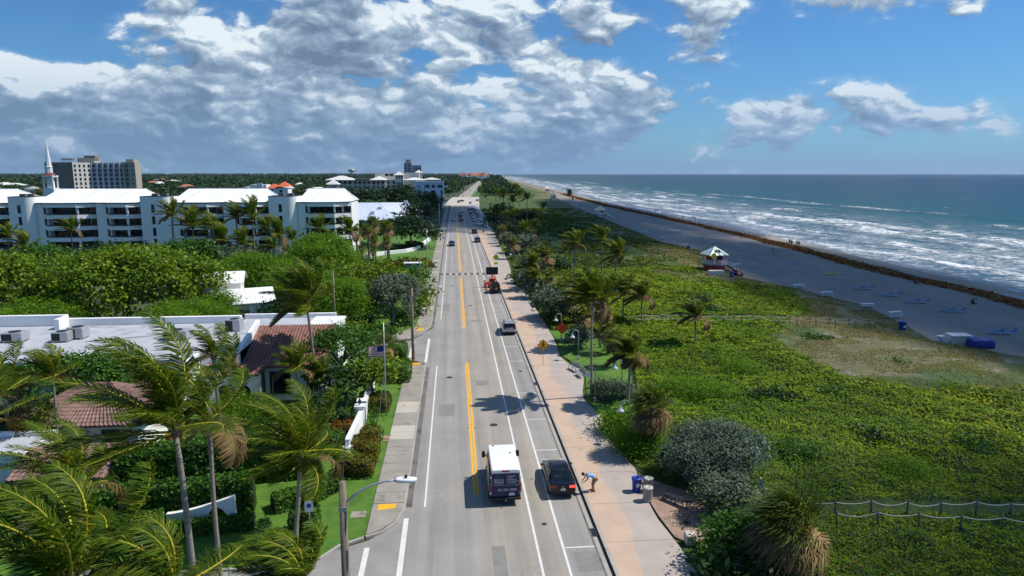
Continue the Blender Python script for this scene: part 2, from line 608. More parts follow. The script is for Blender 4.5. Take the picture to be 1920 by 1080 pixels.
def ground_mat():
    m, n, b, out = new_mat('inland_ground')
    g = n.new('ShaderNodeNewGeometry')
    p = g.outputs['Position']
    c = n.ramp(n.noise(p, 0.05, 6, 0.6), [(0.3, (0.025, 0.045, 0.014)), (0.55, (0.05, 0.075, 0.024)), (0.75, (0.11, 0.10, 0.06))])
    n.put(b.inputs['Base Color'], c)
    b.inputs['Roughness'].default_value = 0.95
    return m


def lawn_mat(name, c1, c2):
    m, n, b, out = new_mat(name)
    p = n.new('ShaderNodeNewGeometry').outputs['Position']
    f = n.m('ADD', n.m('MULTIPLY', n.noise(p, 0.7, 5, 0.65), 0.6), n.m('MULTIPLY', n.noise(p, 14, 3, 0.6), 0.4))
    c = n.ramp(f, [(0.36, c1), (0.52, c2), (0.68, (c2[0] * 1.7, c2[1] * 1.15, c2[2] * 2))])
    n.put(b.inputs['Base Color'], c)
    b.inputs['Roughness'].default_value = 0.8
    bp = n.new('ShaderNodeBump'); bp.inputs['Strength'].default_value = 0.8; bp.inputs['Distance'].default_value = 0.06
    n.put(bp.inputs['Height'], n.noise(p, 18, 4, 0.7))
    n.t.links.new(bp.outputs[0], b.inputs['Normal'])
    return m


LAWN = lawn_mat('lawn_grass', (0.030, 0.095, 0.006), (0.08, 0.19, 0.010))


def road_mat():
    m, n, b, out = new_mat('worn_asphalt')
    p = n.new('ShaderNodeNewGeometry').outputs['Position']
    x, y, z = n.sep(p)
    long_ = n.comb(n.m('MULTIPLY', x, 1.0), n.m('MULTIPLY', y, 0.02), 0.0)
    f = n.noise(long_, 1.6, 5, 0.6)
    f2 = n.noise(p, 0.22, 6, 0.62)
    f3 = n.noise(p, 22, 3, 0.7)
    # polished wheel tracks along the lanes
    tr = n.m('COSINE', n.m('MULTIPLY', n.m('ADD', x, 0.55), 3.95))
    t = n.m('ADD', n.m('MULTIPLY', f, 0.45), n.m('ADD', n.m('MULTIPLY', f2, 0.34), n.m('ADD', n.m('MULTIPLY', f3, 0.17), n.m('MULTIPLY', tr, 0.045))))
    c = n.ramp(t, [(0.30, (0.20, 0.195, 0.18)), (0.46, (0.275, 0.262, 0.24)), (0.62, (0.345, 0.325, 0.29))])
    # right lane a warmer, newer course; parking lane greyer and oil stained
    warm = n.m('MULTIPLY', n.smooth(x, 1.3, 1.9), n.m('SUBTRACT', 1.0, n.smooth(x, 5.6, 6.1)))
    c = n.mix(n.m('MULTIPLY', warm, 0.6), c, n.mix(1.0, c, (1.12, 1.03, 0.92), 'MULTIPLY'))
    oil = n.m('MULTIPLY', n.smooth(n.noise(n.vm('MULTIPLY', p, (0.55, 0.28, 1)), 1.0, 5, 0.7), 0.60, 0.74), n.smooth(x, 5.9, 6.5))
    c = n.mix(n.m('MULTIPLY', oil, 0.55), c, (0.075, 0.07, 0.065))
    spots = n.smooth(n.vor(p, 0.7), 0.0, 0.055)
    c = n.mix(n.m('MULTIPLY', n.m('SUBTRACT', 1.0, spots), 0.5), c, (0.06, 0.06, 0.058))
    wp = n.vm('ADD', p, n.vm('SCALE', n.vm('SUBTRACT', n.noise_col(p, 0.8, 4), (0.5, 0.5, 0.5)), None, 1.6))
    crack = n.m('SUBTRACT', 1.0, n.smooth(n.vor(n.vm('MULTIPLY', wp, (0.30, 0.085, 1)), 1.0, 'DISTANCE_TO_EDGE'), 0.0, 0.010))
    c = n.mix(n.m('MULTIPLY', n.m('MULTIPLY', crack, n.smooth(n.noise(p, 0.09, 3), 0.46, 0.58)), 0.45), c, (0.07, 0.068, 0.065))
    n.put(b.inputs['Base Color'], c)
    b.inputs['Roughness'].default_value = 0.85
    bp = n.new('ShaderNodeBump'); bp.inputs['Strength'].default_value = 0.25; bp.inputs['Distance'].default_value = 0.02
    n.put(bp.inputs['Height'], f3)
    n.t.links.new(bp.outputs[0], b.inputs['Normal'])
    return m


ROAD = road_mat()
MARKWHITE = pm('white_road_paint', (0.66, 0.66, 0.63), 0.7, 0.12, 3, space='World', dirt=((0.34, 0.33, 0.31), 2.5, 0.6))
MARKYELLOW = pm('yellow_road_paint', (0.78, 0.41, 0.02), 0.7, 0.14, 3, space='World', dirt=((0.44, 0.27, 0.06), 2.0, 0.62))
TACTILE = pm('yellow_tactile_paving', (0.78, 0.42, 0.02), 0.7, 0.1, 3)
CONCRETE = pm('weathered_concrete', (0.30, 0.275, 0.235), 0.85, 0.16, 0.7, 0.25, 25, space='World', dirt=((0.17, 0.15, 0.125), 1.1, 0.56))
CONCRETENEW = pm('new_concrete', (0.47, 0.43, 0.36), 0.85, 0.07, 1.0, 0.2, 25, space='World')
KERB = pm('kerb_concrete', (0.36, 0.34, 0.30), 0.85, 0.16, 1.0, 0.2, 25, space='World', dirt=((0.15, 0.13, 0.12), 0.9, 0.58))
GUTTER = pm('stained_gutter', (0.15, 0.14, 0.13), 0.9, 0.25, 0.8, space='World', dirt=((0.05, 0.048, 0.045), 0.6, 0.5))
TANWALK = pm('tan_coloured_concrete', (0.50, 0.37, 0.275), 0.85, 0.10, 0.5, 0.15, 20, space='World', dirt=((0.42, 0.30, 0.215), 0.6, 0.58))
GREYWALK = pm('mauve_grey_concrete', (0.41, 0.355, 0.31), 0.85, 0.10, 0.5, 0.15, 20, space='World', dirt=((0.27, 0.24, 0.21), 0.6, 0.6))
BRICKWALK = pm('brick_paving', (0.33, 0.225, 0.165), 0.9, 0.28, 1.2, 0.4, 16, space='World', dirt=((0.13, 0.09, 0.065), 0.6, 0.54))
BRICKDARK = pm('dark_brick_paving', (0.10, 0.085, 0.075), 0.9, 0.25, 2, 0.3, 16, space='World')
SIDEROAD = pm('pale_side_street', (0.27, 0.26, 0.245), 0.9, 0.18, 0.4, 0.2, 20, space='World', dirt=((0.14, 0.13, 0.12), 0.5, 0.6))

struct(strip('ground', lambda y: np.full(y.shape, -14000.0), lambda y: 8.0 + shift(y), np.concatenate([np.arange(-100, 1000, 100.0), np.arange(1000, 16001, 1000.0)]), -0.06, ground_mat(), 8))
road = struct(strip('road', -3.3, 8.3, YS[YS < 4001], 0.0, ROAD, 6))


def mark(name, x0, x1, y0, y1, mat, parent=road, z=0.004):
    ys = np.arange(y0, y1 + 1e-6, max(2.0, (y1 - y0) / 40.0)) if y1 - y0 > 4 else np.array([y0, y1])
    if ys[-1] < y1:
        ys = np.append(ys, y1)
    return strip(name, x0, x1, ys, z, mat, 1, parent)


# painted lines
for (y0, y1) in ((41.0, 73.5), (98.0, 189), (191, 252), (256, 450), (640, 2200)):
    mark('edge_line', -2.17, -2.05, y0, y1, MARKWHITE)
for (y0, y1) in ((-20, 452), (640, 2200)):
    mark('edge_line', 4.40, 4.54, y0, y1, MARKWHITE)
    mark('parking_line', 5.86, 6.0, y0, 262 if y1 < 500 else y1, MARKWHITE)
for (y0, y1) in ((42.4, 74.5), (91.5, 138), (147, 450), (640, 2200)):
    for x in (1.03, 1.27):
        mark('centre_line', x - .01, x + 0.15, y0, y1, MARKYELLOW)
for y in (35.4, 42.2, 49.3, 56.0, 63.2, 74.6, 81.2, 101.0, 107.5, 114.5, 150, 157, 164, 171, 178, 185, 192, 199, 206, 213, 220, 227, 234, 241):
    mark('bay_tick', 6.04, 7.85, y, y + 0.11, MARKWHITE)
for i in range(9):      # angled bays far along
    y = 266 + i * 10
    a = MB().add([(6.0, y, .004), (12.6, y + 4.5, .004), (12.6, y + 4.8, .004), (6.0, y + .3, .004)], [(0, 1, 2, 3)]).build('bay_tick', MARKWHITE, road)
# manholes, valve covers and squares of newer asphalt
PATCH = pm('asphalt_patch', (0.225, 0.217, 0.20), .9, .15, 1.0, .2, 25, space='World')
for (x0, x1, y0, y1) in ((-1.6, -.2, 57.5, 60.6), (2.0, 3.2, 66.0, 67.6), (6.4, 7.7, 33.0, 35.0), (-1.9, -.9, 104, 110), (2.2, 3.9, 96.0, 97.2), (1.9, 2.6, 30, 36)):
    MB().add([(x0, y0, .0025), (x1, y0 + .05, .0025), (x1 + .04, y1, .0025), (x0 - .03, y1 - .04, .0025)], [(0, 1, 2, 3)]).build('asphalt_patch', PATCH, road)
for (x, y, r) in ((3.1, 55.0, .34), (-.7, 69.0, .34), (5.2, 38.2, .16), (2.4, 108, .34), (5.1, 62.4, .16), (-.4, 128, .34), (6.9, 70.6, .2)):
    MB().lathe([(.01, .002), (r, .002), (r, .009), (r * .86, .009), (r * .82, .006), (.01, .006)], (x, y, 0), 20).build('manhole_cover', DARKTRIM, road)
# raised reflectors beside the centre line
for y in (45, 54.5, 64, 74.4, 91.6, 101, 111, 121):
    for x in (0.9, 1.52):
        MB().cbox((x, y, 0.014), (0.11, 0.10, 0.02)).build('reflector', DARKTRIM, road)
# brick crossing with pale bands
for i, x in enumerate(np.arange(-3.2, 8.2, 1.27)):
    mark('crossing_block', x, x + 0.80, 141.9, 144.6, BRICKDARK if True else None, road, 0.007)
    mark('crossing_block', x + 0.80, x + 1.27, 141.9, 144.6, CONCRETENEW, road, 0.007)
mark('crossing_border', -3.2, 8.2, 450, 456, CONCRETENEW, road, 0.008)
mark('crossing_border', -3.2, 8.2, 620, 626, CONCRETENEW, road, 0.008)
plaza = struct(strip('intersection_paving', -8.0, 22.0, np.arange(458, 620, 10.0), 0.012, pm('sunlit_pale_paving', (0.48, 0.44, 0.38), 0.9, 0.12, 0.1, space='World'), 1))  # sunlit patch of the crossing put into this paler colour
struct(strip('far_verge', 8.2, 16.3, np.concatenate([np.arange(620, 1000, 20.0), np.arange(1000, 12001, 400.0)]), 0.02, LAWN, 1))
struct(strip('side_road', -60.0, -8.05, np.arange(480, 505, 4.0), 0.006, SIDEROAD, 1))
struct(strip('parking_apron', 8.3, 13.2, np.arange(262, 452, 10.0), 0.003, ROAD, 1))

# side streets on the left
def poly(name, pts, z, mat, parent=None, z0=None):
    mb = MB()
    if z0 is None:
        a = sum(pts[i][0] * pts[(i + 1) % len(pts)][1] - pts[(i + 1) % len(pts)][0] * pts[i][1] for i in range(len(pts)))
        if a < 0:
            pts = pts[::-1]
        mb.add([(p[0], p[1], z) for p in pts], [tuple(range(len(pts)))])
    else:
        mb.prism(pts, z0, z)
    return mb.build(name, mat, parent)


ss1 = struct(poly('side_street', [(-3.3, 22), (-3.3, 41.6), (-3.7, 39.0), (-5.2, 37.2), (-6.9, 36.3), (-7.9, 34.9), (-60, 34.4), (-60, 22)], -0.004, SIDEROAD))
ss2 = struct(poly('cross_street', [(-3.3, 73.4), (-3.3, 91.5), (-4.1, 89.8), (-4.6, 87.8), (-5.8, 85.3), (-8, 84.0), (-40, 83.6), (-40, 76.6), (-6.0, 76.4), (-4.4, 75.6), (-3.6, 74.6)], -0.004, SIDEROAD))
for (x, y0, y1, pr) in ((-3.30, 30.0, 39.6, ss1), (-5.3, 30.0, 36.4, ss1)):
    poly('crossing_line', [(x, y0), (x + 0.3, y0), (x + 0.26, y1), (x - 0.04, y1)], 0.004, MARKWHITE, pr)
for (x, y0, y1) in ((-3.55, 75.0, 86.2), (-5.45, 77.2, 85.0)):
    poly('crossing_line', [(x, y0), (x + 0.3, y0), (x + 0.3, y1), (x, y1)], 0.004, MARKWHITE, ss2)
poly('stop_line', [(-7.9, 77.0), (-7.4, 77.0), (-7.4, 80.2), (-7.9, 80.2)], 0.004, MARKWHITE, ss2)

# left pavement: separate slabs between a kerb and the lawn
random.seed(4)
sw = struct(poly('left_pavement', [(-3.45, 41.4), (-5.42, 37.6), (-5.42, 74.6), (-3.45, 74.6)], 0.115, GUTTER, z0=-0.02))
sw2 = struct(poly('far_left_pavement', [(-3.45, 93.0), (-5.42, 93.0), (-5.42, 448), (-3.45, 448)], 0.115, GUTTER, z0=-0.02))
slab_me = MB().cbox((0, 0, 0), (1.94, 1.50, 0.05)).mesh('slab', CONCRETE)
slab_new = MB().cbox((0, 0, 0), (1.94, 1.50, 0.05)).mesh('slab_new', CONCRETENEW)
y = 42.2
k = 0
while y < 74.2:
    s = link('slab', slab_new if k in (7, 8, 11, 12) else slab_me, sw)
    s.location = (-4.44, y, 0.118 + random.uniform(-.004, .004)); s.rotation_euler = (random.uniform(-.003, .003), random.uniform(-.003, .003), 0)
    y += 1.525; k += 1
y = 93.8
while y < 250:
    s = link('slab', slab_new if k % 13 == 3 else slab_me, sw2)
    s.location = (-4.44, y, 0.118 + random.uniform(-.004, .004))
    y += 1.525; k += 1
MB().prism([(-3.48, 250), (-5.40, 250), (-5.40, 448), (-3.48, 448)], 0.10, 0.138).build('slab', CONCRETE, sw2)
# corner slabs follow the bend of the kerb
MB().prism([(-3.47, 41.4), (-3.5, 40.6), (-3.9, 39.1), (-4.6, 38.1), (-5.4, 37.6), (-5.42, 41.4)], 0.10, 0.14).build('corner_slab', CONCRETE, sw)
MB().prism([(-5.05, 40.5), (-3.95, 40.7), (-3.95, 41.3), (-5.05, 41.3)], 0.135, 0.155).build('tactile_pad', TACTILE, sw)
MB().prism([(-4.9, 73.6), (-3.9, 73.6), (-3.9, 74.3), (-4.9, 74.3)], 0.12, 0.158).build('tactile_pad', TACTILE, sw)
MB().prism([(-3.47, 93.0), (-5.4, 93.0), (-9.0, 86.6), (-8.2, 85.2), (-5.9, 86.4), (-4.4, 89.4)], 0.09, 0.128).build('corner_slab', CONCRETE, sw2)
MB().prism([(-5.2, 90.0), (-4.3, 90.6), (-4.3, 91.5), (-5.2, 91.2)], 0.12, 0.150).build('tactile_pad', TACTILE, sw2)


def kerb(name, pts, w=0.16, z=0.135):
    mb = MB()
    L, Rr = [], []
    for i, p in enumerate(pts):
        a = pts[max(i - 1, 0)]; c = pts[min(i + 1, len(pts) - 1)]
        t = Vector((c[0] - a[0], c[1] - a[1])).normalized()
        L.append((p[0] - t.y * w / 2, p[1] + t.x * w / 2)); Rr.append((p[0] + t.y * w / 2, p[1] - t.x * w / 2))
    for i in range(len(pts) - 1):
        mb.prism([L[i], Rr[i], Rr[i + 1], L[i + 1]], -0.03, z)
    return struct(mb.build(name, KERB))


kerb('near_kerb', [(-3.38, 74.0), (-3.38, 42), (-3.42, 40.6), (-3.8, 39.0), (-4.5, 37.95), (-5.4, 37.45)])
kerb('street_corner_kerb', [(-5.5, 37.4), (-6.8, 36.6), (-7.8, 35.15), (-10.5, 34.75), (-30, 34.6)], 0.18, 0.12)
kerb('far_left_kerb', [(-3.38, 93.2)] + [(-3.38, float(v)) for v in range(110, 450, 20)])
kerb('cross_street_kerb', [(-3.4, 93.0), (-4.0, 90.4), (-5.0, 87.6), (-6.2, 86.0), (-8.6, 84.9)])
struct(strip('left_gutter', -3.3, -2.92, np.arange(41, 75, 2.0), 0.003, GUTTER, 1))
struct(strip('far_left_gutter', -3.3, -2.95, np.arange(92, 450, 6.0), 0.003, GUTTER, 1))
for y in (44.6, 61.5, 112, 132.5):
    MB().box(-3.46, -3.29, y, y + 1.1, 0.0, 0.10).build('drain_mouth', BLACKMETAL, road)

# right side: gutter, kerb, winding two tone promenade
struct(strip('right_gutter', 7.78, 8.22, np.arange(-20, 262, 6.0), 0.003, KERB, 1))
struct(strip('gutter_stain', 7.72, 7.84, np.arange(-20, 262, 6.0), 0.006, GUTTER, 1))
struct(strip('kerb_shadow', 8.08, 8.24, np.arange(-20, 262, 6.0), 0.007, pm('kerb_shadow_black', (0.014, 0.013, 0.012), 0.5, 0.3, 2, space='World'), 1))  # shadow of the kerb face painted as a dark strip along its foot
kerb('right_kerb', [(8.33, float(v)) for v in np.arange(-20, 263, 4.0)], 0.18, 0.13)
for y in (36.5, 65.6, 118.4):
    MB().box(7.86, 8.25, y, y + 0.9, 0.009, 0.03).build('drain_inlet', BLACKMETAL, road)
TANE = table([(1215, 1110), (1205, 1080), (1190, 1030), (1188, 1010), (1180, 985), (1165, 955), (1145, 925), (1125, 895), (1123, 865), (1118, 845), (1100, 820), (1084, 805), (1070, 787), (1066, 766),
              (1067, 749), (1061, 737), (1048, 724), (1034, 710), (1029, 693), (1031, 676), (1019, 662), (1004, 647), (1006, 635), (1000, 618), (993, 607), (980, 593), (958, 578), (962, 566), (974, 556), (955, 540), (935, 522), (930, 500), (922, 470), (912, 440)])
OUTE = table([(1335, 1110), (1300, 1070), (1277, 1032), (1252, 1000), (1232, 975), (1216, 945), (1205, 918), (1193, 885), (1172, 857), (1155, 842), (1138, 818), (1132, 789), (1117, 772), (1096, 753), (1092, 737), (1095, 714),
              (1090, 697), (1067, 685), (1050, 670), (1045, 655), (1040, 639), (1029, 620), (1012, 592), (997, 567), (985, 547), (963, 535), (960, 515), (953, 493), (941, 470), (928, 440), (918, 420)])
PY = np.arange(20, 452, 1.0)
PL = lambda y: np.where(y > 262, 13.4, 8.42)
struct(strip('grey_promenade', PL, OUTE, PY, 0.125, GREYWALK, 1))
struct(strip('tan_promenade', 8.42, lambda y: np.minimum(TANE(y), OUTE(y) - 0.3), PY[PY < 262], 0.129, TANWALK, 1))
joint = pm('expansion_joint', (0.16, 0.14, 0.12), 0.9, 0.1)
for y in np.arange(31, 140, 4.6):
    link('joint', MB().box(8.44, float(OUTE(np.array([y]))[0]) - 0.05, y, y + 0.025, 0.1295, 0.1312).mesh('joint', joint), bpy.data.objects['tan_promenade'])
brick_area = struct(poly('brick_terrace', [gp(1197, 890), gp(1228, 905), gp(1290, 925), gp(1330, 960), gp(1340, 1000), gp(1300, 1025), gp(1265, 1010), gp(1236, 972), gp(1216, 940)], 0.133, BRICKWALK, z0=0.05))
MB().lathe([(0.0, 0.135), (0.22, 0.135), (0.22, 0.145), (0.0, 0.145)], (*gp(1288, 984), 0), 16).build('drain_cover', BLACKMETAL, brick_area)

# lawns
lawn = struct(poly('verge_lawn', [(-5.42, 74.4), (-5.42, 37.6), (-6.7, 36.75), (-7.8, 35.3), (-10.5, 34.9), (-45, 34.7), (-45, 76.3), (-5.9, 76.2)], 0.07, LAWN))
struct(poly('far_verge_lawn', [(-5.42, 93.2), (-5.42, 262), (-40, 262), (-40, 86.5), (-9, 86.5)], 0.06, LAWN))
struct(poly('promenade_lawn', [gp(1029, 622), gp(1045, 640), gp(1052, 668), gp(1098, 697), gp(1098, 740), gp(1100, 757), gp(1135, 790), gp(1142, 818), gp(1200, 800), gp(1190, 700), gp(1110, 620)], 0.15, LAWN))
struct(poly('bin_path', [(-5.4, 44.0 + 8), (-9.5, 52.0), (-9.5, 53.3), (-5.4, 53.3)], 0.078, BRICKWALK))

# dune: a mat of sea grape and dry oat grass over sand, then the beach
DUNE_EDGE = table([(1960, 690), (1920, 672), (1740, 640), (1690, 610), (1620, 575), (1480, 540), (1385, 520), (1310, 470), (1240, 455), (1130, 410), (1040, 375), (1010, 362)])


def duneE(ys):
    e = DUNE_EDGE(ys)
    return e + np.where(ys < 70, (70 - ys) * 0.35, 0)


def inside(x, y, pts):
    r = np.zeros(np.shape(x), bool)
    n = len(pts)
    for i in range(n):
        (xa, ya), (xb, yb) = pts[i], pts[(i + 1) % n]
        c = (ya > y) != (yb > y)
        r ^= c & (x < (xb - xa) * (y - ya) / (yb - ya + 1e-12) + xa)
    return r


TERR = [gp(1193, 880), gp(1228, 893), gp(1290, 911), gp(1335, 945), gp(1345, 1005), gp(1300, 1040), gp(1225, 1000)]
PLAWN = [gp(1029, 622), gp(1045, 640), gp(1052, 668), gp(1098, 697), gp(1098, 740), gp(1100, 757), gp(1135, 790), gp(1142, 818), gp(1200, 800), gp(1190, 700), gp(1110, 620)]


def zone(x, y):
    """0 sea grape, 1 dry grass, by place"""
    e = duneE(y)
    w = (e - x)
    n1 = fbm(x / 14.0, y / 22.0, 3)
    wid = np.interp(y, [20, 40, 55, 70, 85, 95, 115, 140, 200, 400], [8, 13, 20, 23, 19, 9, 8, 12, 13, 18])
    dry = np.clip((wid - w + n1 * 20) / 7.0, 0, 1)
    far = dry * 0
    return np.clip(np.maximum(dry, far), 0, 1)


def dune_z(x, y):
    e = duneE(y)
    inn = OUTE(np.clip(y, 20, 450))
    a = np.clip((x - inn) / 6.0, 0, 1); b = np.clip((e - x) / 5.0, 0, 1)
    near = np.clip(1 - (y - 250) / 250.0, 0.25, 1)
    base = 0.10 + 0.38 * a * b
    rel = fbm(x / 9.0, y / 13.0, 11) * 0.55 + fbm(x / 2.6, y / 3.0, 5, 3) * 0.44
    dry = zone(x, y)
    z = np.maximum(base + rel * a * b * near * (1 - 0.35 * dry), 0.06 - 0.10 * (1 - b))
    return np.where(inside(x, y, TERR) | inside(x, y, PLAWN), 0.02, z)


def dune_mat():
    m, n, b, out = new_mat('dune_vegetation')
    p = n.new('ShaderNodeNewGeometry').outputs['Position']
    a = n.new('ShaderNodeAttribute', attribute_name='dry')
    f = n.noise(p, 2.6, 5, 0.65)
    f2 = n.noise(p, 0.16, 4, 0.6)
    green = n.ramp(f, [(0.28, (0.015, 0.034, 0.004)), (0.5, (0.05, 0.09, 0.006)), (0.72, (0.11, 0.16, 0.010))])
    green = n.mix(n.smooth(f2, 0.5, 0.62), green, n.ramp(f, [(0.3, (0.022, 0.06, 0.012)), (0.7, (0.06, 0.125, 0.022))]))
    dry = n.ramp(f, [(0.28, (0.07, 0.08, 0.022)), (0.5, (0.14, 0.135, 0.05)), (0.72, (0.22, 0.20, 0.10))])
    sand = n.ramp(n.noise(p, 6, 3, 0.6), [(0.3, (0.20, 0.185, 0.16)), (0.7, (0.30, 0.28, 0.24))])
    dv = a.outputs['Fac']
    dry = n.mix(n.smooth(n.noise(p, 0.35, 5, 0.7), 0.55, 0.66), dry, sand)
    dry = n.mix(n.smooth(n.noise(p, 0.09, 4, 0.6), 0.50, 0.62), dry, green)
    n.put(b.inputs['Base Color'], n.mix(n.smooth(n.m('ADD', dv, n.m('MULTIPLY', n.m('SUBTRACT', n.noise(p, 0.6, 4, 0.7), 0.5), 0.9)), 0.35, 0.65), green, dry))
    b.inputs['Roughness'].default_value = 0.9
    bp = n.new('ShaderNodeBump'); bp.inputs['Strength'].default_value = 1.0; bp.inputs['Distance'].default_value = 0.35
    n.put(bp.inputs['Height'], n.noise(p, 1.9, 6, 0.75))
    n.t.links.new(bp.outputs[0], b.inputs['Normal'])
    return m


dy = np.concatenate([np.arange(18, 130, 0.55), np.arange(130, 260, 1.4), np.arange(260, 620, 6.0), np.arange(620, 2600, 60.0), np.arange(2600, 12001, 400.0)])
dune = struct(strip('dune', lambda y: np.where(y < 452, OUTE(y) - 0.02, 16 + shift(y)), lambda y: duneE(y) + 0.5, dy, 0.0, dune_mat(), 96, zf=dune_z))
co = np.empty(len(dune.data.vertices) * 3, np.float32)
dune.data.vertices.foreach_get('co', co)
co = co.reshape(-1, 3)
at_ = dune.data.attributes.new('dry', 'FLOAT', 'POINT')
at_.data.foreach_set('value', zone(co[:, 0], co[:, 1]).astype(np.float32))
dune.data.polygons.foreach_set('use_smooth', np.ones(len(dune.data.polygons), bool))


def sand_mat():
    m, n, b, out = new_mat('beach_sand')
    p = n.new('ShaderNodeNewGeometry').outputs['Position']
    x, y, z = n.sep(p)
    f = n.noise(n.vm('MULTIPLY', p, (0.25, 0.05, 1)), 1.0, 6, 0.65)
    f2 = n.noise(p, 2.2, 5, 0.7)
    t = n.m('ADD', n.m('MULTIPLY', f, 0.6), n.m('MULTIPLY', f2, 0.4))
    c = n.ramp(t, [(0.32, (0.19, 0.168, 0.142)), (0.5, (0.26, 0.232, 0.198)), (0.7, (0.355, 0.322, 0.28))])
    # vehicle tracks along the beach
    tr = n.m('ABSOLUTE', n.m('SINE', n.m('ADD', n.m('MULTIPLY', x, 1.25), n.m('MULTIPLY', n.noise(n.vm('MULTIPLY', p, (0.02, 0.012, 1)), 1.0, 2), 26.0))))
    c = n.mix(n.m('MULTIPLY', n.smooth(tr, 0.16, 0.0), n.smooth(n.noise(p, 0.03, 2), 0.45, 0.6)), c, (0.34, 0.325, 0.30))
    n.put(b.inputs['Base Color'], c)
    b.inputs['Roughness'].default_value = 0.95
    bp = n.new('ShaderNodeBump'); bp.inputs['Strength'].default_value = 0.7; bp.inputs['Distance'].default_value = 0.12
    n.put(bp.inputs['Height'], f2)
    n.t.links.new(bp.outputs[0], b.inputs['Normal'])
    return m


WRACKX = np.array([[18, 87.0], [70, 90.0], [101, 91.6], [138, 92.6], [210, 98.2], [330, 100], [681, 100.5], [12000, 100]])


def wrackx(y):
    y = np.asarray(y, float)
    return np.interp(y, WRACKX[:, 0], WRACKX[:, 1]) + shift(y) * np.where(y > 480, 1, 0)


def beach_z(x, y):
    return np.clip((wrackx(y) - x) / 30.0, -1, 1) * 0.06 - 0.04 + fbm(x / 3.0, y / 4.0, 31, 3) * 0.05


struct(strip('beach', lambda y: duneE(y) - 3.0, lambda y: wrackx(y) + 9, np.concatenate([np.arange(18, 300, 1.5), np.arange(300, 1000, 20.0), np.arange(1000, 12001, 500.0)]), 0.0, sand_mat(), 36, zf=beach_z))

# seaweed thrown up along the tide line
rng = np.random.default_rng(5)


def wrack():
    n = 42000
    y = 60 + (rng.random(n) ** 2.0) * 640
    c = wrackx(y) + 0.4 + fbm(y / 19.0, y * 0, 4) * 1.3
    u = rng.normal(0, 1, n)
    wid = 1.9 + 0.8 * fbm(y / 11.0, y * 0 + 3, 8)
    x = c + np.clip(u, -2, 2) * wid * 0.72
    h = 0.34 * np.exp(-(u * 0.75) ** 2) * (0.7 + 0.5 * fbm(y / 3.0, x / 1.5, 9))
    s = (0.13 + 0.12 * rng.random(n)) * (1 + y / 190.0)
    cen = np.stack([x, y, -0.02 + h * rng.random(n)], 1)
    a = rng.random(n) * 2 * PI
    tilt = rng.normal(0, 0.5, n)
    U = np.stack([np.cos(a), np.sin(a), tilt], 1) * s[:, None]
    V = np.stack([-np.sin(a), np.cos(a), rng.normal(0, 0.4, n)], 1) * (s * 0.55)[:, None]
    v = np.stack([cen - U, cen - V, cen + U, cen + V], 1).reshape(-1, 3)
    q = np.arange(n * 4).reshape(-1, 4)
    return stuff(link('seaweed', np_mesh('seaweed', v, q, leaf_mat('brown_seaweed', (0.10, 0.042, 0.012), (0.30, 0.125, 0.026), (0.40, 0.20, 0.06), 0.1, 0.8, 0.4))), 'long brown line of seaweed washed up on the beach', 'seaweed')


wrack()
ys_w = np.concatenate([np.arange(60, 300, 2.0), np.arange(300, 1600, 20.0)])
struct(strip('seaweed_bank', lambda y: wrackx(y) - 1.1 + fbm(y / 19.0, y * 0, 4) * 1.3, lambda y: wrackx(y) + 2.3 + fbm(y / 19.0, y * 0, 4) * 1.3, ys_w, 0.03, pm('matted_seaweed', (0.20, 0.088, 0.028), 0.9, 0.5, 0.8, 0.8, 6, space='World'), 4,
             zf=lambda x, y: 0.16 * np.exp(-((x - wrackx(y) - 0.5) / 0.9) ** 2)))


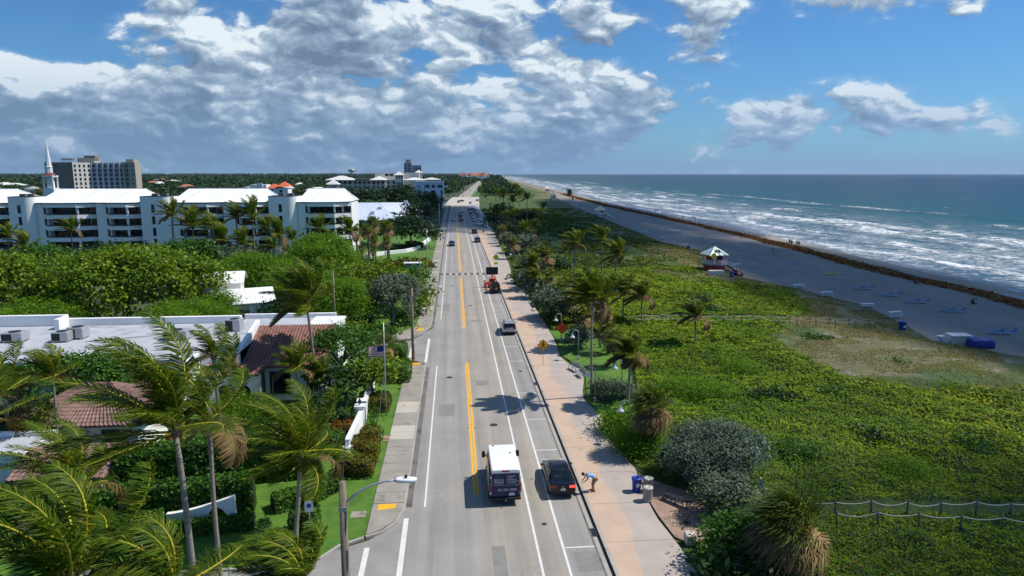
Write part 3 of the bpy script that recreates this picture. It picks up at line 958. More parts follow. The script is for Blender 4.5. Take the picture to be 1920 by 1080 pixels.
def sea_mat():
    m, n, b, out = new_mat('sea_water')
    p = n.new('ShaderNodeNewGeometry').outputs['Position']
    x, y, z = n.sep(p)
    a = n.new('ShaderNodeAttribute', attribute_name='off')
    off = a.outputs['Fac']                      # metres from the water's edge
    fo = n.new('ShaderNodeAttribute', attribute_name='crest').outputs['Fac']
    wob = n.m('MULTIPLY', n.m('SUBTRACT', n.noise(n.vm('MULTIPLY', p, (0.02, 0.006, 1)), 1.0, 4, 0.6), 0.5), 60.0)
    o2 = n.m('ADD', off, n.m('MULTIPLY', wob, n.smooth(off, 10.0, 200.0)))
    c = n.ramp(n.m('DIVIDE', o2, 1500.0), [(0.0, (0.09, 0.125, 0.16)), (0.012, (0.042, 0.080, 0.115)), (0.035, (0.012, 0.062, 0.082)), (0.085, (0.003, 0.052, 0.056)), (0.20, (0.001, 0.032, 0.041)), (0.45, (0.001, 0.014, 0.034)), (1.0, (0.001, 0.007, 0.026))])
    patch = n.noise(n.vm('MULTIPLY', p, (0.03, 0.008, 1)), 1.0, 5, 0.6)
    c = n.mix(1.0, c, n.ramp(patch, [(0.3, (0.7, 0.75, 0.8)), (0.7, (1.25, 1.22, 1.15))]), 'MULTIPLY')
    # foam: lace in the surf zone, streaks on the breakers, flecks out at sea
    w1 = n.vm('ADD', p, n.vm('SCALE', n.vm('SUBTRACT', n.noise_col(p, 0.12, 3), (0.5, 0.5, 0.5)), None, 9.0))
    lace = n.m('SUBTRACT', 1.0, n.smooth(n.vor(n.vm('MULTIPLY', w1, (0.42, 0.15, 1)), 1.0, 'DISTANCE_TO_EDGE'), 0.0, 0.17))
    lace2 = n.m('SUBTRACT', 1.0, n.smooth(n.vor(n.vm('MULTIPLY', w1, (1.1, 0.40, 1)), 1.0, 'DISTANCE_TO_EDGE'), 0.0, 0.20))
    patchy = n.noise(n.vm('MULTIPLY', w1, (0.085, 0.020, 1)), 1.0, 5, 0.62)
    surf = n.m('MULTIPLY', n.smooth(off, 150.0, 25.0), n.smooth(patchy, 0.38, 0.58))
    foam = n.m('MULTIPLY', surf, n.m('ADD', 0.06, n.m('ADD', n.m('MULTIPLY', lace, 0.38), n.m('MULTIPLY', lace2, 0.22))))
    foam = n.m('ADD', foam, n.m('MULTIPLY', fo, n.smooth(n.noise(n.vm('MULTIPLY', w1, (0.38, 0.11, 1)), 1.0, 6, 0.72), 0.42, 0.60)))
    fl = n.noise(n.vm('MULTIPLY', p, (0.22, 0.05, 1)), 1.0, 3, 0.6)
    fleck = n.m('MULTIPLY', n.smooth(fl, 0.69, 0.735), n.m('MULTIPLY', n.smooth(off, 60.0, 140.0), n.smooth(off, 2200.0, 500.0)))
    foam = n.m('MINIMUM', n.m('ADD', foam, n.m('MULTIPLY', fleck, 0.75)), 1.0)
    c = n.mix(foam, c, (0.74, 0.77, 0.79))
    n.put(b.inputs['Base Color'], c)
    n.put(b.inputs['Roughness'], n.m('ADD', 0.30, n.m('MULTIPLY', foam, 0.5)))
    b.inputs['Specular IOR Level'].default_value = 0.06
    bp = n.new('ShaderNodeBump'); bp.inputs['Strength'].default_value = 0.55; bp.inputs['Distance'].default_value = 0.6
    hgt = n.m('ADD', n.noise(n.vm('MULTIPLY', p, (0.35, 0.16, 1)), 1.0, 6, 0.65), n.m('MULTIPLY', foam, 0.25))
    n.put(bp.inputs['Height'], hgt)
    n.t.links.new(bp.outputs[0], b.inputs['Normal'])
    return m


def build_sea():
    offs = np.concatenate([np.arange(0, 170, 1.0), np.arange(170, 420, 5.0), np.arange(420, 2000, 60.0), np.geomspace(2000, 15000, 14)])
    ys = np.concatenate([np.arange(30, 420, 2.2), np.arange(420, 1100, 12.0), np.geomspace(1100, 16000, 40)])
    O, Y = np.meshgrid(offs, ys)
    edge = wrackx(Y) + 3.6 + fbm(Y / 26.0, Y * 0 + 1, 2) * 2.2
    X = edge + O
    # breakers: ridges along the shore, broken up along their length
    Z = np.full(X.shape, -0.22)
    crest = np.zeros(X.shape)
    for (o0, amp, wid, sd, cover) in ((7, 0.12, 2.2, 1, 0.15), (17, 0.25, 2.6, 2, 0.12), (30, 0.32, 2.8, 3, 0.10), (42, 0.5, 4.2, 4, 0.05), (56, 0.8, 5.5, 5, 0.12), (72, 0.8, 4.6, 6, 0.04), (92, 0.8, 3.6, 7, -0.10), (118, 0.7, 3.5, 8, -0.20), (150, 0.7, 4.0, 9, -0.28)):
        c = o0 + fbm(Y / 55.0, Y * 0 + sd, 40 + sd, 3) * 13
        a = np.clip(fbm(Y / 36.0, Y * 0 + sd * 3, 60 + sd, 3) * 2.4 + 0.55 + cover * 1.5, 0, 1)
        t = (O - c) / wid
        prof = np.exp(-np.where(t < 0, t / 0.7, t / 1.7) ** 2)
        Z += amp * a * prof
        crest = np.maximum(crest, a * np.exp(-np.where(t < 0, t / 0.95, t / 0.55) ** 2) * np.clip(a + cover, 0, 1))
    Z += fbm(X / 11.0, Y / 24.0, 77, 3) * 0.35 * np.clip((O - 15) / 60, 0, 1) * np.clip((900 - O) / 300, 0, 1)
    Z = np.where(O < 3, -0.06, Z)
    crest = np.clip(crest * 1.25, 0, 1)
    v = np.stack([X, Y, Z], -1).reshape(-1, 3)
    w = len(offs)
    i = np.arange(len(ys) - 1)[:, None] * w + np.arange(w - 1)[None, :]
    q = np.stack([i, i + 1, i + w + 1, i + w], -1).reshape(-1, 4)
    me = np_mesh('sea', v, q, sea_mat(), smooth=True)
    for nm, val in (('off', O), ('crest', crest)):
        at0 = me.attributes.new(nm, 'FLOAT', 'POINT')
        at0.data.foreach_set('value', val.astype(np.float32).ravel())
    return struct(link('sea', me))


build_sea()

# ------------------------------------------------------------------ plants
WIND = np.array([-1.0, -0.18, 0.0])
L_GRAPE = leaf_mat('sea_grape_leaves', (0.040, 0.10, 0.004), (0.15, 0.25, 0.010), (0.23, 0.28, 0.016), 0.30, 0.5, spec=0.2)
L_GRAPE2 = leaf_mat('glossy_green_leaves', (0.020, 0.068, 0.008), (0.058, 0.155, 0.013), (0.09, 0.20, 0.02), 0.28, 0.5, spec=0.2)
L_FEATHER = leaf_mat('feathery_bright_leaves', (0.045, 0.125, 0.003), (0.13, 0.27, 0.008), (0.19, 0.30, 0.012), 0.36, 0.55, spec=0.2)
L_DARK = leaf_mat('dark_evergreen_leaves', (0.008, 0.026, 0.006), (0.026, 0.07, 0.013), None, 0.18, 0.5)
L_SILVER = leaf_mat('silver_buttonwood_leaves', (0.06, 0.095, 0.055), (0.13, 0.175, 0.11), (0.20, 0.24, 0.165), 0.18, 0.55, tcol=(1.0, 1.1, 0.8))
L_SILVERDK = leaf_mat('blue_grey_leaves', (0.055, 0.085, 0.06), (0.12, 0.165, 0.115), (0.18, 0.225, 0.165), 0.15, 0.55, tcol=(1.0, 1.1, 0.8))
L_HEDGE = leaf_mat('clipped_hedge_leaves', (0.03, 0.09, 0.006), (0.085, 0.19, 0.012), None, 0.25, 0.45)
L_BRONZE = leaf_mat('bronze_green_leaves', (0.06, 0.075, 0.008), (0.13, 0.16, 0.014), (0.19, 0.075, 0.02), 0.22, 0.6, spec=0.1)
L_CROTON = leaf_mat('orange_croton_leaves', (0.16, 0.045, 0.006), (0.36, 0.13, 0.012), (0.08, 0.13, 0.012), 0.25, 0.45)
L_LIME = leaf_mat('lime_leaves', (0.14, 0.20, 0.012), (0.30, 0.36, 0.02), None, 0.3, 0.5)
L_COCO = leaf_mat('coconut_leaflets', (0.035, 0.080, 0.005), (0.105, 0.175, 0.010), (0.21, 0.21, 0.022), 0.38, 0.5, 0.35, spec=0.15)
L_COCODRY = leaf_mat('dry_palm_leaflets', (0.10, 0.065, 0.025), (0.26, 0.18, 0.075), None, 0.2, 0.7)
L_RIB = leaf_mat('yellow_palm_rib', (0.34, 0.34, 0.03), (0.52, 0.44, 0.045), None, 0.05, 0.5)
L_FAN = leaf_mat('fan_palm_leaves', (0.04, 0.08, 0.010), (0.12, 0.175, 0.03), (0.26, 0.22, 0.08), 0.28, 0.5, spec=0.15)
L_FANDRY = leaf_mat('dead_fan_leaves', (0.15, 0.10, 0.045), (0.40, 0.285, 0.14), None, 0.2, 0.8, spec=0.1)
L_DUNE = leaf_mat('dune_sea_grape_leaves', (0.065, 0.135, 0.002), (0.19, 0.31, 0.004), (0.30, 0.32, 0.010), 0.22, 0.65, 0.12, spec=0.12, camp=1.5, rust=(0.20, 0.075, 0.02))
L_SCRUB = leaf_mat('far_dune_scrub_leaves', (0.05, 0.09, 0.004), (0.13, 0.19, 0.010), (0.16, 0.145, 0.05), 0.15, 0.7, 0.05, spec=0.1, camp=1.3)
L_OAT = leaf_mat('dry_dune_grass', (0.14, 0.14, 0.045), (0.34, 0.29, 0.15), None, 0.3, 0.8, 0.12, spec=0.1)
L_STRAP = leaf_mat('strap_leaves', (0.03, 0.085, 0.012), (0.10, 0.19, 0.03), None, 0.25, 0.35)
L_FAR = leaf_mat('distant_foliage', (0.016, 0.042, 0.013), (0.05, 0.095, 0.026), None, 0.0, 0.8, 0.03, spec=0.1)


def unit(a):
    return a / np.maximum(np.linalg.norm(a, axis=-1, keepdims=True), 1e-9)


def leaf_quads(cen, nrm, ls, asp, rg, jit=0.35):
    n = len(cen)
    r = unit(rg.normal(size=(n, 3)))
    u = unit(np.cross(nrm, r)); v = np.cross(nrm, u)
    s = (ls * (1 - jit + 2 * jit * rg.random(n)))[:, None]
    u = u * s; v = v * s * asp
    return np.stack([cen - u, cen - v, cen + u, cen + v], 1).reshape(-1, 3)


def crown_mesh(name, lobes, ncl, nl, ls, rc, mat, seed, asp=0.6, up=0.5, low=-0.35):
    rg = np.random.default_rng(seed)
    lob = np.array(lobes, float)
    w = (lob[:, 3] * lob[:, 4] + lob[:, 3] * lob[:, 5]); w = w / w.sum()
    k = rg.choice(len(lob), ncl * 2, p=w)
    d = unit(rg.normal(size=(ncl * 2, 3)))
    d[:, 2] = np.where(d[:, 2] < low, -d[:, 2], d[:, 2])
    rad = 1 - 0.32 * rg.random(ncl * 2) ** 1.6 + 0.06 * rg.normal(size=ncl * 2)
    c = lob[k, :3] + d * lob[k, 3:] * rad[:, None]
    deep = np.zeros(len(c), bool)
    for j in range(len(lob)):
        q = np.linalg.norm((c - lob[j, :3]) / lob[j, 3:], axis=1)
        deep |= (q < 0.72) & (k != j)
    c, d = c[~deep][:ncl], d[~deep][:ncl]
    m = len(c)
    big = rc * (0.6 + 0.8 * rg.random(m))
    cen = np.repeat(c, nl, 0) + rg.normal(size=(m * nl, 3)) * np.repeat(big, nl)[:, None] * np.array([1, 1, 0.7])
    cen[:, 2] = np.maximum(cen[:, 2], 0.02)
    nrm = unit(np.repeat(d, nl, 0) * 0.6 + np.array([0, 0, up]) + rg.normal(size=(m * nl, 3)) * 0.55)
    v = leaf_quads(cen, nrm, ls, asp, rg)
    return np_mesh(name, v, np.arange(len(v)).reshape(-1, 4), mat)


def wood(name, h, r, spread, seed, parent, mat=BARK, nl=5, z0=-0.1):
    rg = random.Random(seed)
    mb = MB()
    top = (rg.uniform(-.06, .06) * h, rg.uniform(-.06, .06) * h, h * 0.55)
    mb.tube([(0, 0, z0), (top[0] * .4, top[1] * .4, h * 0.25), top], [r * 1.25, r, r * 0.8], 9)
    for i in range(nl):
        a = 2 * PI * i / nl + rg.uniform(-.4, .4)
        e = (math.cos(a) * spread * rg.uniform(.5, .8), math.sin(a) * spread * rg.uniform(.5, .8), h * rg.uniform(.7, .92))
        mid = ((top[0] + e[0]) / 2, (top[1] + e[1]) / 2, (top[2] + e[2]) / 2 + 0.06 * h)
        mb.tube([(top[0], top[1], top[2] - 0.15 * h), mid, e], [r * .6, r * .42, r * .15], 6)
    return mb.build('trunk', mat, parent, True)


KINDS = {   # leaf half length, aspect, material, clump radius, density
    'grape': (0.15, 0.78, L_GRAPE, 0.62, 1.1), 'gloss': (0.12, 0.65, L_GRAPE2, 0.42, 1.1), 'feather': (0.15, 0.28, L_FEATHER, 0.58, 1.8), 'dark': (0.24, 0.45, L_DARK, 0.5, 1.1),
    'silver': (0.10, 0.42, L_SILVER, 0.30, 1.5), 'bluegrey': (0.10, 0.40, L_SILVERDK, 0.30, 1.4), 'hedge': (0.09, 0.7, L_HEDGE, 0.2, 1.2), 'bronze': (0.09, 0.6, L_BRONZE, 0.12, 1.3),
    'croton': (0.11, 0.5, L_CROTON, 0.16, 1.2), 'lime': (0.2, 0.6, L_LIME, 0.3, 1.0),
}


def tree(name, label, cat, x, y, h, rx, ry=None, kind='grape', seed=0, nlobe=7, group=None, trunk=True, flat=0.62, fac=1.0, clear=0.22):
    """crown of several lobes over a branching trunk"""
    ry = ry or rx
    t = thing(name, label, cat, (x, y, 0.0), 0, group)
    rg = random.Random(seed * 13 + 7)
    ls, asp, mat, rc, den = KINDS[kind]
    dist = math.hypot(x, y)
    ls = max(ls, 0.0021 * dist) * (1.0 if h > 1.5 else 0.75)
    z0 = h * clear if trunk else 0.0
    lobes = [(0, 0, z0 + (h - z0) * 0.50, rx * 0.66, ry * 0.66, (h - z0) * 0.52)]
    for i in range(nlobe):
        a = 2 * PI * i / nlobe + rg.uniform(-.35, .35)
        q = rg.uniform(0.34, 0.42)
        s = 1 - q
        hz = rg.uniform(0.30, 0.66)
        lobes.append((math.cos(a) * rx * s, math.sin(a) * ry * s, z0 + (h - z0) * hz, rx * q, ry * q, (h - z0) * min(hz, 0.34)))
    for i in range(max(1, nlobe // 2)):
        a = rg.uniform(0, 2 * PI)
        lobes.append((math.cos(a) * rx * .38, math.sin(a) * ry * .38, z0 + (h - z0) * 0.72, rx * .30, ry * .30, (h - z0) * 0.28))
    area = 2.6 * (rx * ry + (rx + ry) * (h - z0) * 0.6)
    leaf = 2 * ls * ls * asp
    n = int(min(26000, max(500, area / leaf * 1.5 * den * fac)))
    nl = 18
    cm = crown_mesh('crown', lobes, max(20, n // nl), nl, ls, max(rc, ls * 1.9), mat, seed, asp)
    link('crown', cm, t)
    if trunk:
        wood('trunk', h, max(0.07, 0.032 * h), min(rx, ry), seed, t)
    else:
        mb = MB()
        for i in range(5):
            a = rg.uniform(0, 2 * PI)
            mb.tube([(math.cos(a) * .1, math.sin(a) * .1, -.05), (math.cos(a) * rx * .3, math.sin(a) * ry * .3, h * .45), (math.cos(a) * rx * .55, math.sin(a) * ry * .55, h * .8)], [.035, .025, .01], 5)
        mb.build('stem', BARK, t, True)
    return t


def hedge(name, label, pts, w, h, kind='hedge', seed=0, group=None, ls=None, cat='hedge', z0=0.0):
    """clipped hedge along a line"""
    rg = np.random.default_rng(seed + 100)
    t = thing(name, label, cat, (pts[0][0], pts[0][1], 0), 0, group)
    l0, asp, mat, rc, den = KINDS[kind]
    ls = ls or l0
    cen, nrm = [], []
    core = MB()
    for a, b in zip(pts[:-1], pts[1:]):
        a = np.array(a) - np.array(pts[0]); b = np.array(b) - np.array(pts[0])
        ln = np.linalg.norm(b - a); d = (b - a) / ln; nv = np.array([-d[1], d[0]])
        n = int(ln * (2 * h + w) / (2 * ls * ls * asp) * 1.9)
        s = rg.random(n) * ln
        per = rg.random(n) * (2 * h + w)
        top = (per > h) & (per < h + w)
        off = np.where(per <= h, -w / 2, np.where(top, per - h - w / 2, w / 2))
        z = np.where(per <= h, per, np.where(top, h, 2 * h + w - per))
        off = off + rg.normal(0, .05, n) + 0.08 * vnoise(s * 1.5, z * 2, seed)
        z = np.maximum(z + rg.normal(0, .05, n) + 0.07 * vnoise(s * 1.3, off * 3, seed + 1), 0.03)
        P = a[None, :] + d[None, :] * s[:, None] + nv[None, :] * off[:, None]
        cen.append(np.column_stack([P, z + z0]))
        nn = np.where(top[:, None], np.array([0, 0, 1.0])[None], np.column_stack([nv[0] * np.sign(off), nv[1] * np.sign(off), np.full(n, 0.35)]))
        nrm.append(unit(nn + rg.normal(size=(n, 3)) * 0.5))
        c4 = [a + nv * w * .42, b + nv * w * .42, b - nv * w * .42, a - nv * w * .42]
        core.prism([tuple(p) for p in c4], z0, z0 + h * 0.93)
    v = leaf_quads(np.concatenate(cen), np.concatenate(nrm), ls, asp, rg)
    link('foliage', np_mesh('foliage', v, np.arange(len(v)).reshape(-1, 4), mat), t)
    core.build('inner_twigs', pm_twig(), t)
    return t


_tw = []


def pm_twig():
    if not _tw:
        _tw.append(pm('hedge_twigs', (0.02, 0.025, 0.01), 0.95, 0.3, 5))
    return _tw[0]


def mound(name, label, x, y, rx, ry, h, kind='bronze', seed=0, group=None):
    """clipped rounded bush"""
    rg = np.random.default_rng(seed + 300)
    t = thing(name, label, 'bush', (x, y, 0), 0, group)
    l0, asp, mat, rc, den = KINDS[kind]
    n = int(4.2 * (rx * ry + (rx + ry) / 2 * h) / (2 * l0 * l0 * asp) * 1.5)
    d = unit(rg.normal(size=(n, 3))); d[:, 2] = np.abs(d[:, 2])
    sq = np.sign(d) * np.abs(d) ** 0.75
    sq = sq / np.maximum(np.abs(sq).max(1, keepdims=True), 0.8)
    cen = sq * np.array([rx, ry, h]) * (1 + rg.normal(0, 0.025, n))[:, None]
    cen[:, 2] = np.maximum(cen[:, 2], 0.04)
    v = leaf_quads(cen, unit(d + rg.normal(size=(n, 3)) * 0.45), l0, asp, rg)
    link('foliage', np_mesh('foliage', v, np.arange(len(v)).reshape(-1, 4), mat), t)
    MB().lathe([(0.05, 0), (0.86, 0.0), (0.9, 0.4), (0.75, 0.75), (0.35, 0.92), (0.02, 0.94)], n=14).build('inner_twigs', pm_twig(), t, True).scale = (rx, ry, h)
    return t


# ---- coconut palms: every frond a part
def frond_mesh(az, el, L, seed, nl, wk=1.0, gk=1.0, lw=0.055, dry=False, ll=0.95):
    rg = np.random.default_rng(seed)
    N = 13
    d = np.array([math.cos(el) * math.cos(az), math.cos(el) * math.sin(az), math.sin(el)])
    P = [np.zeros(3)]; D = [d]
    pull = WIND * 0.95 * wk + np.array([0, 0, (-0.30 if not dry else -1.3) * gk])
    for i in range(N - 1):
        t = (i + 1) / (N - 1)
        d = d + pull * (0.018 + 0.165 * t)
        d = d / np.linalg.norm(d)
        P.append(P[-1] + d * L / (N - 1)); D.append(d)
    P = np.array(P); D = np.array(D)
    vs, qs, mi = [], [], []
    rad = 0.066 * (1 - np.linspace(0, 1, N)) ** 0.75 + 0.008
    if lw > 0.08:
        rad = rad * 1.4
    upv = np.array([0, 0, 1.0])
    for i in range(N):
        s = np.cross(D[i], upv); s = s / max(np.linalg.norm(s), 1e-6)
        u = np.cross(s, D[i])
        for a in (0.0, 2.09, 4.19):
            vs.append(P[i] + (s * math.cos(a) + u * math.sin(a)) * rad[i])
    for i in range(N - 1):
        for k in range(3):
            qs.append((i * 3 + k, i * 3 + (k + 1) % 3, i * 3 + 3 + (k + 1) % 3, i * 3 + 3 + k)); mi.append(1)
    nl = int(nl * 1.35)
    t = np.repeat(np.linspace(0.10, 1.0, nl), 2)
    sd = np.tile([1.0, -1.0], nl)
    t = np.clip(t + rg.normal(0, .006, len(t)), 0.08, 1)
    f = t * (N - 1); i0 = np.minimum(f.astype(int), N - 2); fr = (f - i0)[:, None]
    p0 = P[i0] * (1 - fr) + P[i0 + 1] * fr
    dd = unit(D[i0] * (1 - fr) + D[i0 + 1] * fr)
    s = unit(np.cross(dd, upv) + 1e-5)
    u = np.cross(s, dd)
    ln = ll * (np.sin(PI * (0.12 + 0.80 * t)) ** 0.7) * (1 + rg.normal(0, .08, len(t)))
    swing = WIND * 0.70 * wk + np.array([0, 0, -0.34 * gk])
    d1 = unit(dd * 0.75 + s * sd[:, None] * 0.85 + u * 0.28 + swing * 0.35 + rg.normal(0, .09, (len(t), 3)))
    d2 = unit(d1 + swing * 1.25 + rg.normal(0, .12, (len(t), 3)))
    p1 = p0 + d1 * (ln * 0.5)[:, None]; p2 = p1 + d2 * (ln * 0.5)[:, None]
    w = unit(dd - d1 * np.sum(dd * d1, 1, keepdims=True)) * lw * 0.5
    o = len(vs)
    V = np.stack([p0 - w * .6, p0 + w * .6, p1 - w, p1 + w, p2 - w * .25, p2 + w * .25], 1).reshape(-1, 3)
    b = o + np.arange(len(t)) * 6
    Q = np.concatenate([np.stack([b, b + 1, b + 3, b + 2], 1), np.stack([b + 2, b + 3, b + 5, b + 4], 1)])
    vs = np.concatenate([np.array(vs), V]); qs = np.concatenate([np.array(qs), Q])
    mi = np.concatenate([np.array(mi), np.zeros(len(Q), int)])
    return np_mesh('frond', vs, qs, [L_COCODRY if dry else L_COCO, L_COCODRY if dry else L_RIB], mi)


def coco(name, label, x, y, h, L=4.2, nf=18, nl=44, seed=0, lean=(0, 0), wk=1.0, lw=0.055, group=None, r=0.15, dry=2, nuts=True, ll=0.95, z0=0.0):
    t = thing(name, label, 'palm tree', (x, y, z0), 0, group)
    rg = random.Random(seed)
    pts = []
    for i in range(9):
        q = i / 8
        pts.append((lean[0] * q ** 1.6 + 0.06 * math.sin(q * 5 + seed), lean[1] * q ** 1.6, -0.15 + (h + 0.15) * q))
    rad = [r * (1.55 if i == 0 else 1.12 if i == 1 else 1.0 - 0.03 * i) for i in range(9)]
    MB().tube(pts, rad, 9).build('trunk', PALMBARK, t, True)
    top = Vector(pts[-1])
    for i in range(nf):
        az = i * 2.39996 + rg.uniform(-.25, .25)
        q = i / max(1, nf - 1)
        el = R(84 - 88 * q ** 0.95 + rg.uniform(-8, 8))
        f = link('frond', frond_mesh(az, el, L * (0.82 + 0.18 * math.sin(PI * min(1, q + .3))) * rg.uniform(.92, 1.06), seed * 100 + i, nl, wk * rg.uniform(.85, 1.15), 1.0, lw, i >= nf - dry, ll), t)
        f.location = top + Vector((0.05 * math.cos(az), 0.05 * math.sin(az), rg.uniform(-.12, .1)))
    MB().lathe([(r * .8, -.35), (r * 1.5, -.1), (r * 1.7, .15), (r * 1.1, .45), (r * .3, .75)], tuple(top), 9).build('crown_shaft', SABALBARK, t, True)
    if nuts:
        for i in range(9):
            a = rg.uniform(0, 2 * PI); s = rg.uniform(.10, .15)
            c = (top[0] + math.cos(a) * .28, top[1] + math.sin(a) * .28, top[2] - rg.uniform(.05, .45))
            MB().lathe([(0.01, -s), (s * .75, -s * .6), (s, 0), (s * .75, s * .7), (0.01, s * 1.05)], c, 7).build('coconut', COCONUT, t, True)
    return t


# ---- fan palms
def fan_mesh(az, el, lp, rf, seed, dry=False, ns=17, wk=1.0, sw=0.09):
    rg = np.random.default_rng(seed)
    d = np.array([math.cos(el) * math.cos(az), math.cos(el) * math.sin(az), math.sin(el)])
    g = WIND * 0.5 * wk + np.array([0, 0, -0.45 if not dry else -1.2])
    d2 = unit(d + g * 0.45)
    hub = (d + d2) / 2 * lp
    s = unit(np.cross(d2, [0, 0, 1.0]) + 1e-5); u = np.cross(s, d2)
    ss = s * 0.02
    vs = [-ss, ss, hub + ss * .7, hub - ss * .7]
    qs = [(0, 1, 2, 3)]; mi = [1]
    for k in range(ns):
        a = (k / (ns - 1) - 0.5) * R(250)
        q = unit(d2 * math.cos(a) + s * math.sin(a) + u * (0.18 + 0.1 * (k % 2)) + rg.normal(0, .05, 3))
        ln = rf * (0.72 + 0.28 * math.cos(a / 1.6)) * (1 + rg.normal(0, .06))
        q2 = unit(q + g * 1.1 + rg.normal(0, .1, 3))
        p1 = hub + q * ln * 0.55; p2 = p1 + q2 * ln * 0.5
        w = unit(np.cross(q, u)) * sw * 0.5
        o = len(vs)
        vs += [hub - w * .3, hub + w * .3, p1 - w, p1 + w, p2 - w * .15, p2 + w * .15]
        qs += [(o, o + 1, o + 3, o + 2), (o + 2, o + 3, o + 5, o + 4)]; mi += [0, 0]
    return np_mesh('fan_leaf', np.array(vs), np.array(qs), [L_FANDRY if dry else L_FAN, L_RIB], mi)


def sabal(name, label, x, y, h, seed=0, nf=34, rf=0.85, lp=0.8, group=None, wk=1.0, ns=17, sw=0.09, drys=0.3, r=0.17):
    t = thing(name, label, 'palm tree', (x, y, 0), 0, group)
    rg = random.Random(seed + 50)
    if h > 0.2:
        MB().tube([(0, 0, -.15), (.03, 0, h * .3), (-.04, .02, h * .7), (-.08, 0, h)], [r * 1.2, r, r * 1.05, r * 1.15], 9).build('trunk', SABALBARK, t, True)
    for i in range(nf):
        q = i / (nf - 1)
        az = i * 2.39996 + rg.uniform(-.3, .3)
        dry = q > 1 - drys
        el = R(80 - 125 * q + rg.uniform(-10, 10)) if not dry else R(rg.uniform(-60, 20))
        f = link('fan_leaf', fan_mesh(az, el, lp * rg.uniform(.8, 1.15), rf * rg.uniform(.9, 1.1), seed * 200 + i, dry, ns, wk, sw), t)
        f.location = (-.08, 0, max(h, 0.15) + rg.uniform(-.15, .1) - (0.25 if dry else 0))
    return t


def strap_plant(label, x, y, h=0.9, n=26, seed=0, group=None, mat=L_STRAP, name='strap_leaf_plant'):
    rg = np.random.default_rng(seed)
    vs, qs = [], []
    for i in range(n):
        az = rg.random() * 2 * PI; el = R(35 + 50 * rg.random())
        d = np.array([math.cos(el) * math.cos(az), math.cos(el) * math.sin(az), math.sin(el)])
        p0 = np.append(rg.normal(0, .22, 2), 0.0)
        d2 = unit(d + WIND * .25 + np.array([0, 0, -.75])); ln = h * (0.8 + .4 * rg.random())
        p1 = p0 + d * ln * .65; p2 = p1 + d2 * ln * .5
        w = np.array([-math.sin(az), math.cos(az), 0]) * 0.045
        o = len(vs)
        vs += [p0 - w * .6, p0 + w * .6, p1 - w, p1 + w, p2 - w * .15, p2 + w * .15]
        qs += [(o, o + 1, o + 3, o + 2), (o + 2, o + 3, o + 5, o + 4)]
    o = link(name, np_mesh(name, np.array(vs), np.array(qs), mat))
    o.location = (x, y, 0.05)
    return tag(o, label, 'plant', group)


def place(proto, x, y, s=1.0, label=None, group=None, rz=0.0):
    c = copy_tree(proto)
    c.location = (x, y, 0); c.scale = (s, s, s); c.rotation_euler = (0, 0, rz)
    if label:
        c['label'] = label
    if group:
        c['group'] = group
    return c

# ------------------------------------------------------------------ buildings
def tile_roof(name, el, er, rr, rl, mat, parent, pitch=0.30, row=0.36):
    """barrel tiles laid on a slope given by eave left, eave right, ridge right, ridge left"""
    el, er, rr, rl = (np.array(p, float) for p in (el, er, rr, rl))
    nrm = unit(np.cross(er - el, rl - el))
    W = max(np.linalg.norm(er - el), np.linalg.norm(rr - rl)); Hh = np.linalg.norm((rl + rr - el - er) / 2)
    nc = max(2, int(W / pitch)); nr = max(2, int(Hh / row))
    vs, qs = [], []
    P = lambda u, v: (el * (1 - u) + er * u) * (1 - v) + (rl * (1 - u) + rr * u) * v
    hump = ((0.0, 0.0), (0.14, 0.055), (0.32, 0.085), (0.5, 0.055), (0.64, 0.0), (1.0, -0.01))
    for c in range(nc):
        for r in range(nr):
            o = len(vs)
            for k, lift in ((0, 0.045), (1.06, 0.0)):
                for (du, dz) in hump:
                    vs.append(P((c + du) / nc, min(1.0, (r + k) / nr)) + nrm * (dz + lift + 0.02))
            m = len(hump)
            for j in range(m - 1):
                qs.append((o + j, o + j + 1, o + m + j + 1, o + m + j))
    o = link(name, np_mesh(name, np.array(vs), np.array(qs), mat), parent)
    o['kind'] = 'stuff'
    base = MB().add([el, er, rr, rl, el - nrm * .15, er - nrm * .15, rr - nrm * .15, rl - nrm * .15], [(0, 1, 2, 3), (7, 6, 5, 4), (0, 4, 5, 1), (1, 5, 6, 2), (2, 6, 7, 3), (3, 7, 4, 0)])
    base.build('roof_deck', mat, parent)
    return o


WIN_CACHE = {}


def window(parent, x, y, z, w, h, rz=0.0, glass=GLASS, frame=DARKTRIM, name='window', sill=False):
    """frame with a recessed pane; faces -y before turning by rz"""
    key = (round(w, 2), round(h, 2), glass.name, frame.name)
    if key not in WIN_CACHE:
        t = 0.07
        fm = MB().box(-w / 2, w / 2, -.05, .02, -t + h / 2, h / 2).box(-w / 2, w / 2, -.05, .02, -h / 2, -h / 2 + t).box(-w / 2, -w / 2 + t, -.05, .02, -h / 2 + t, h / 2 - t).box(w / 2 - t, w / 2, -.05, .02, -h / 2 + t, h / 2 - t).mesh('window', frame)
        pn = MB().box(-w / 2 + t, w / 2 - t, -.012, .018, -h / 2 + t, h / 2 - t).mesh('pane', glass)
        WIN_CACHE[key] = (fm, pn)
    a, b = WIN_CACHE[key]
    o = link(name, a, parent); o.location = (x, y, z); o.rotation_euler = (0, 0, rz)
    link('pane', b, o)
    return o


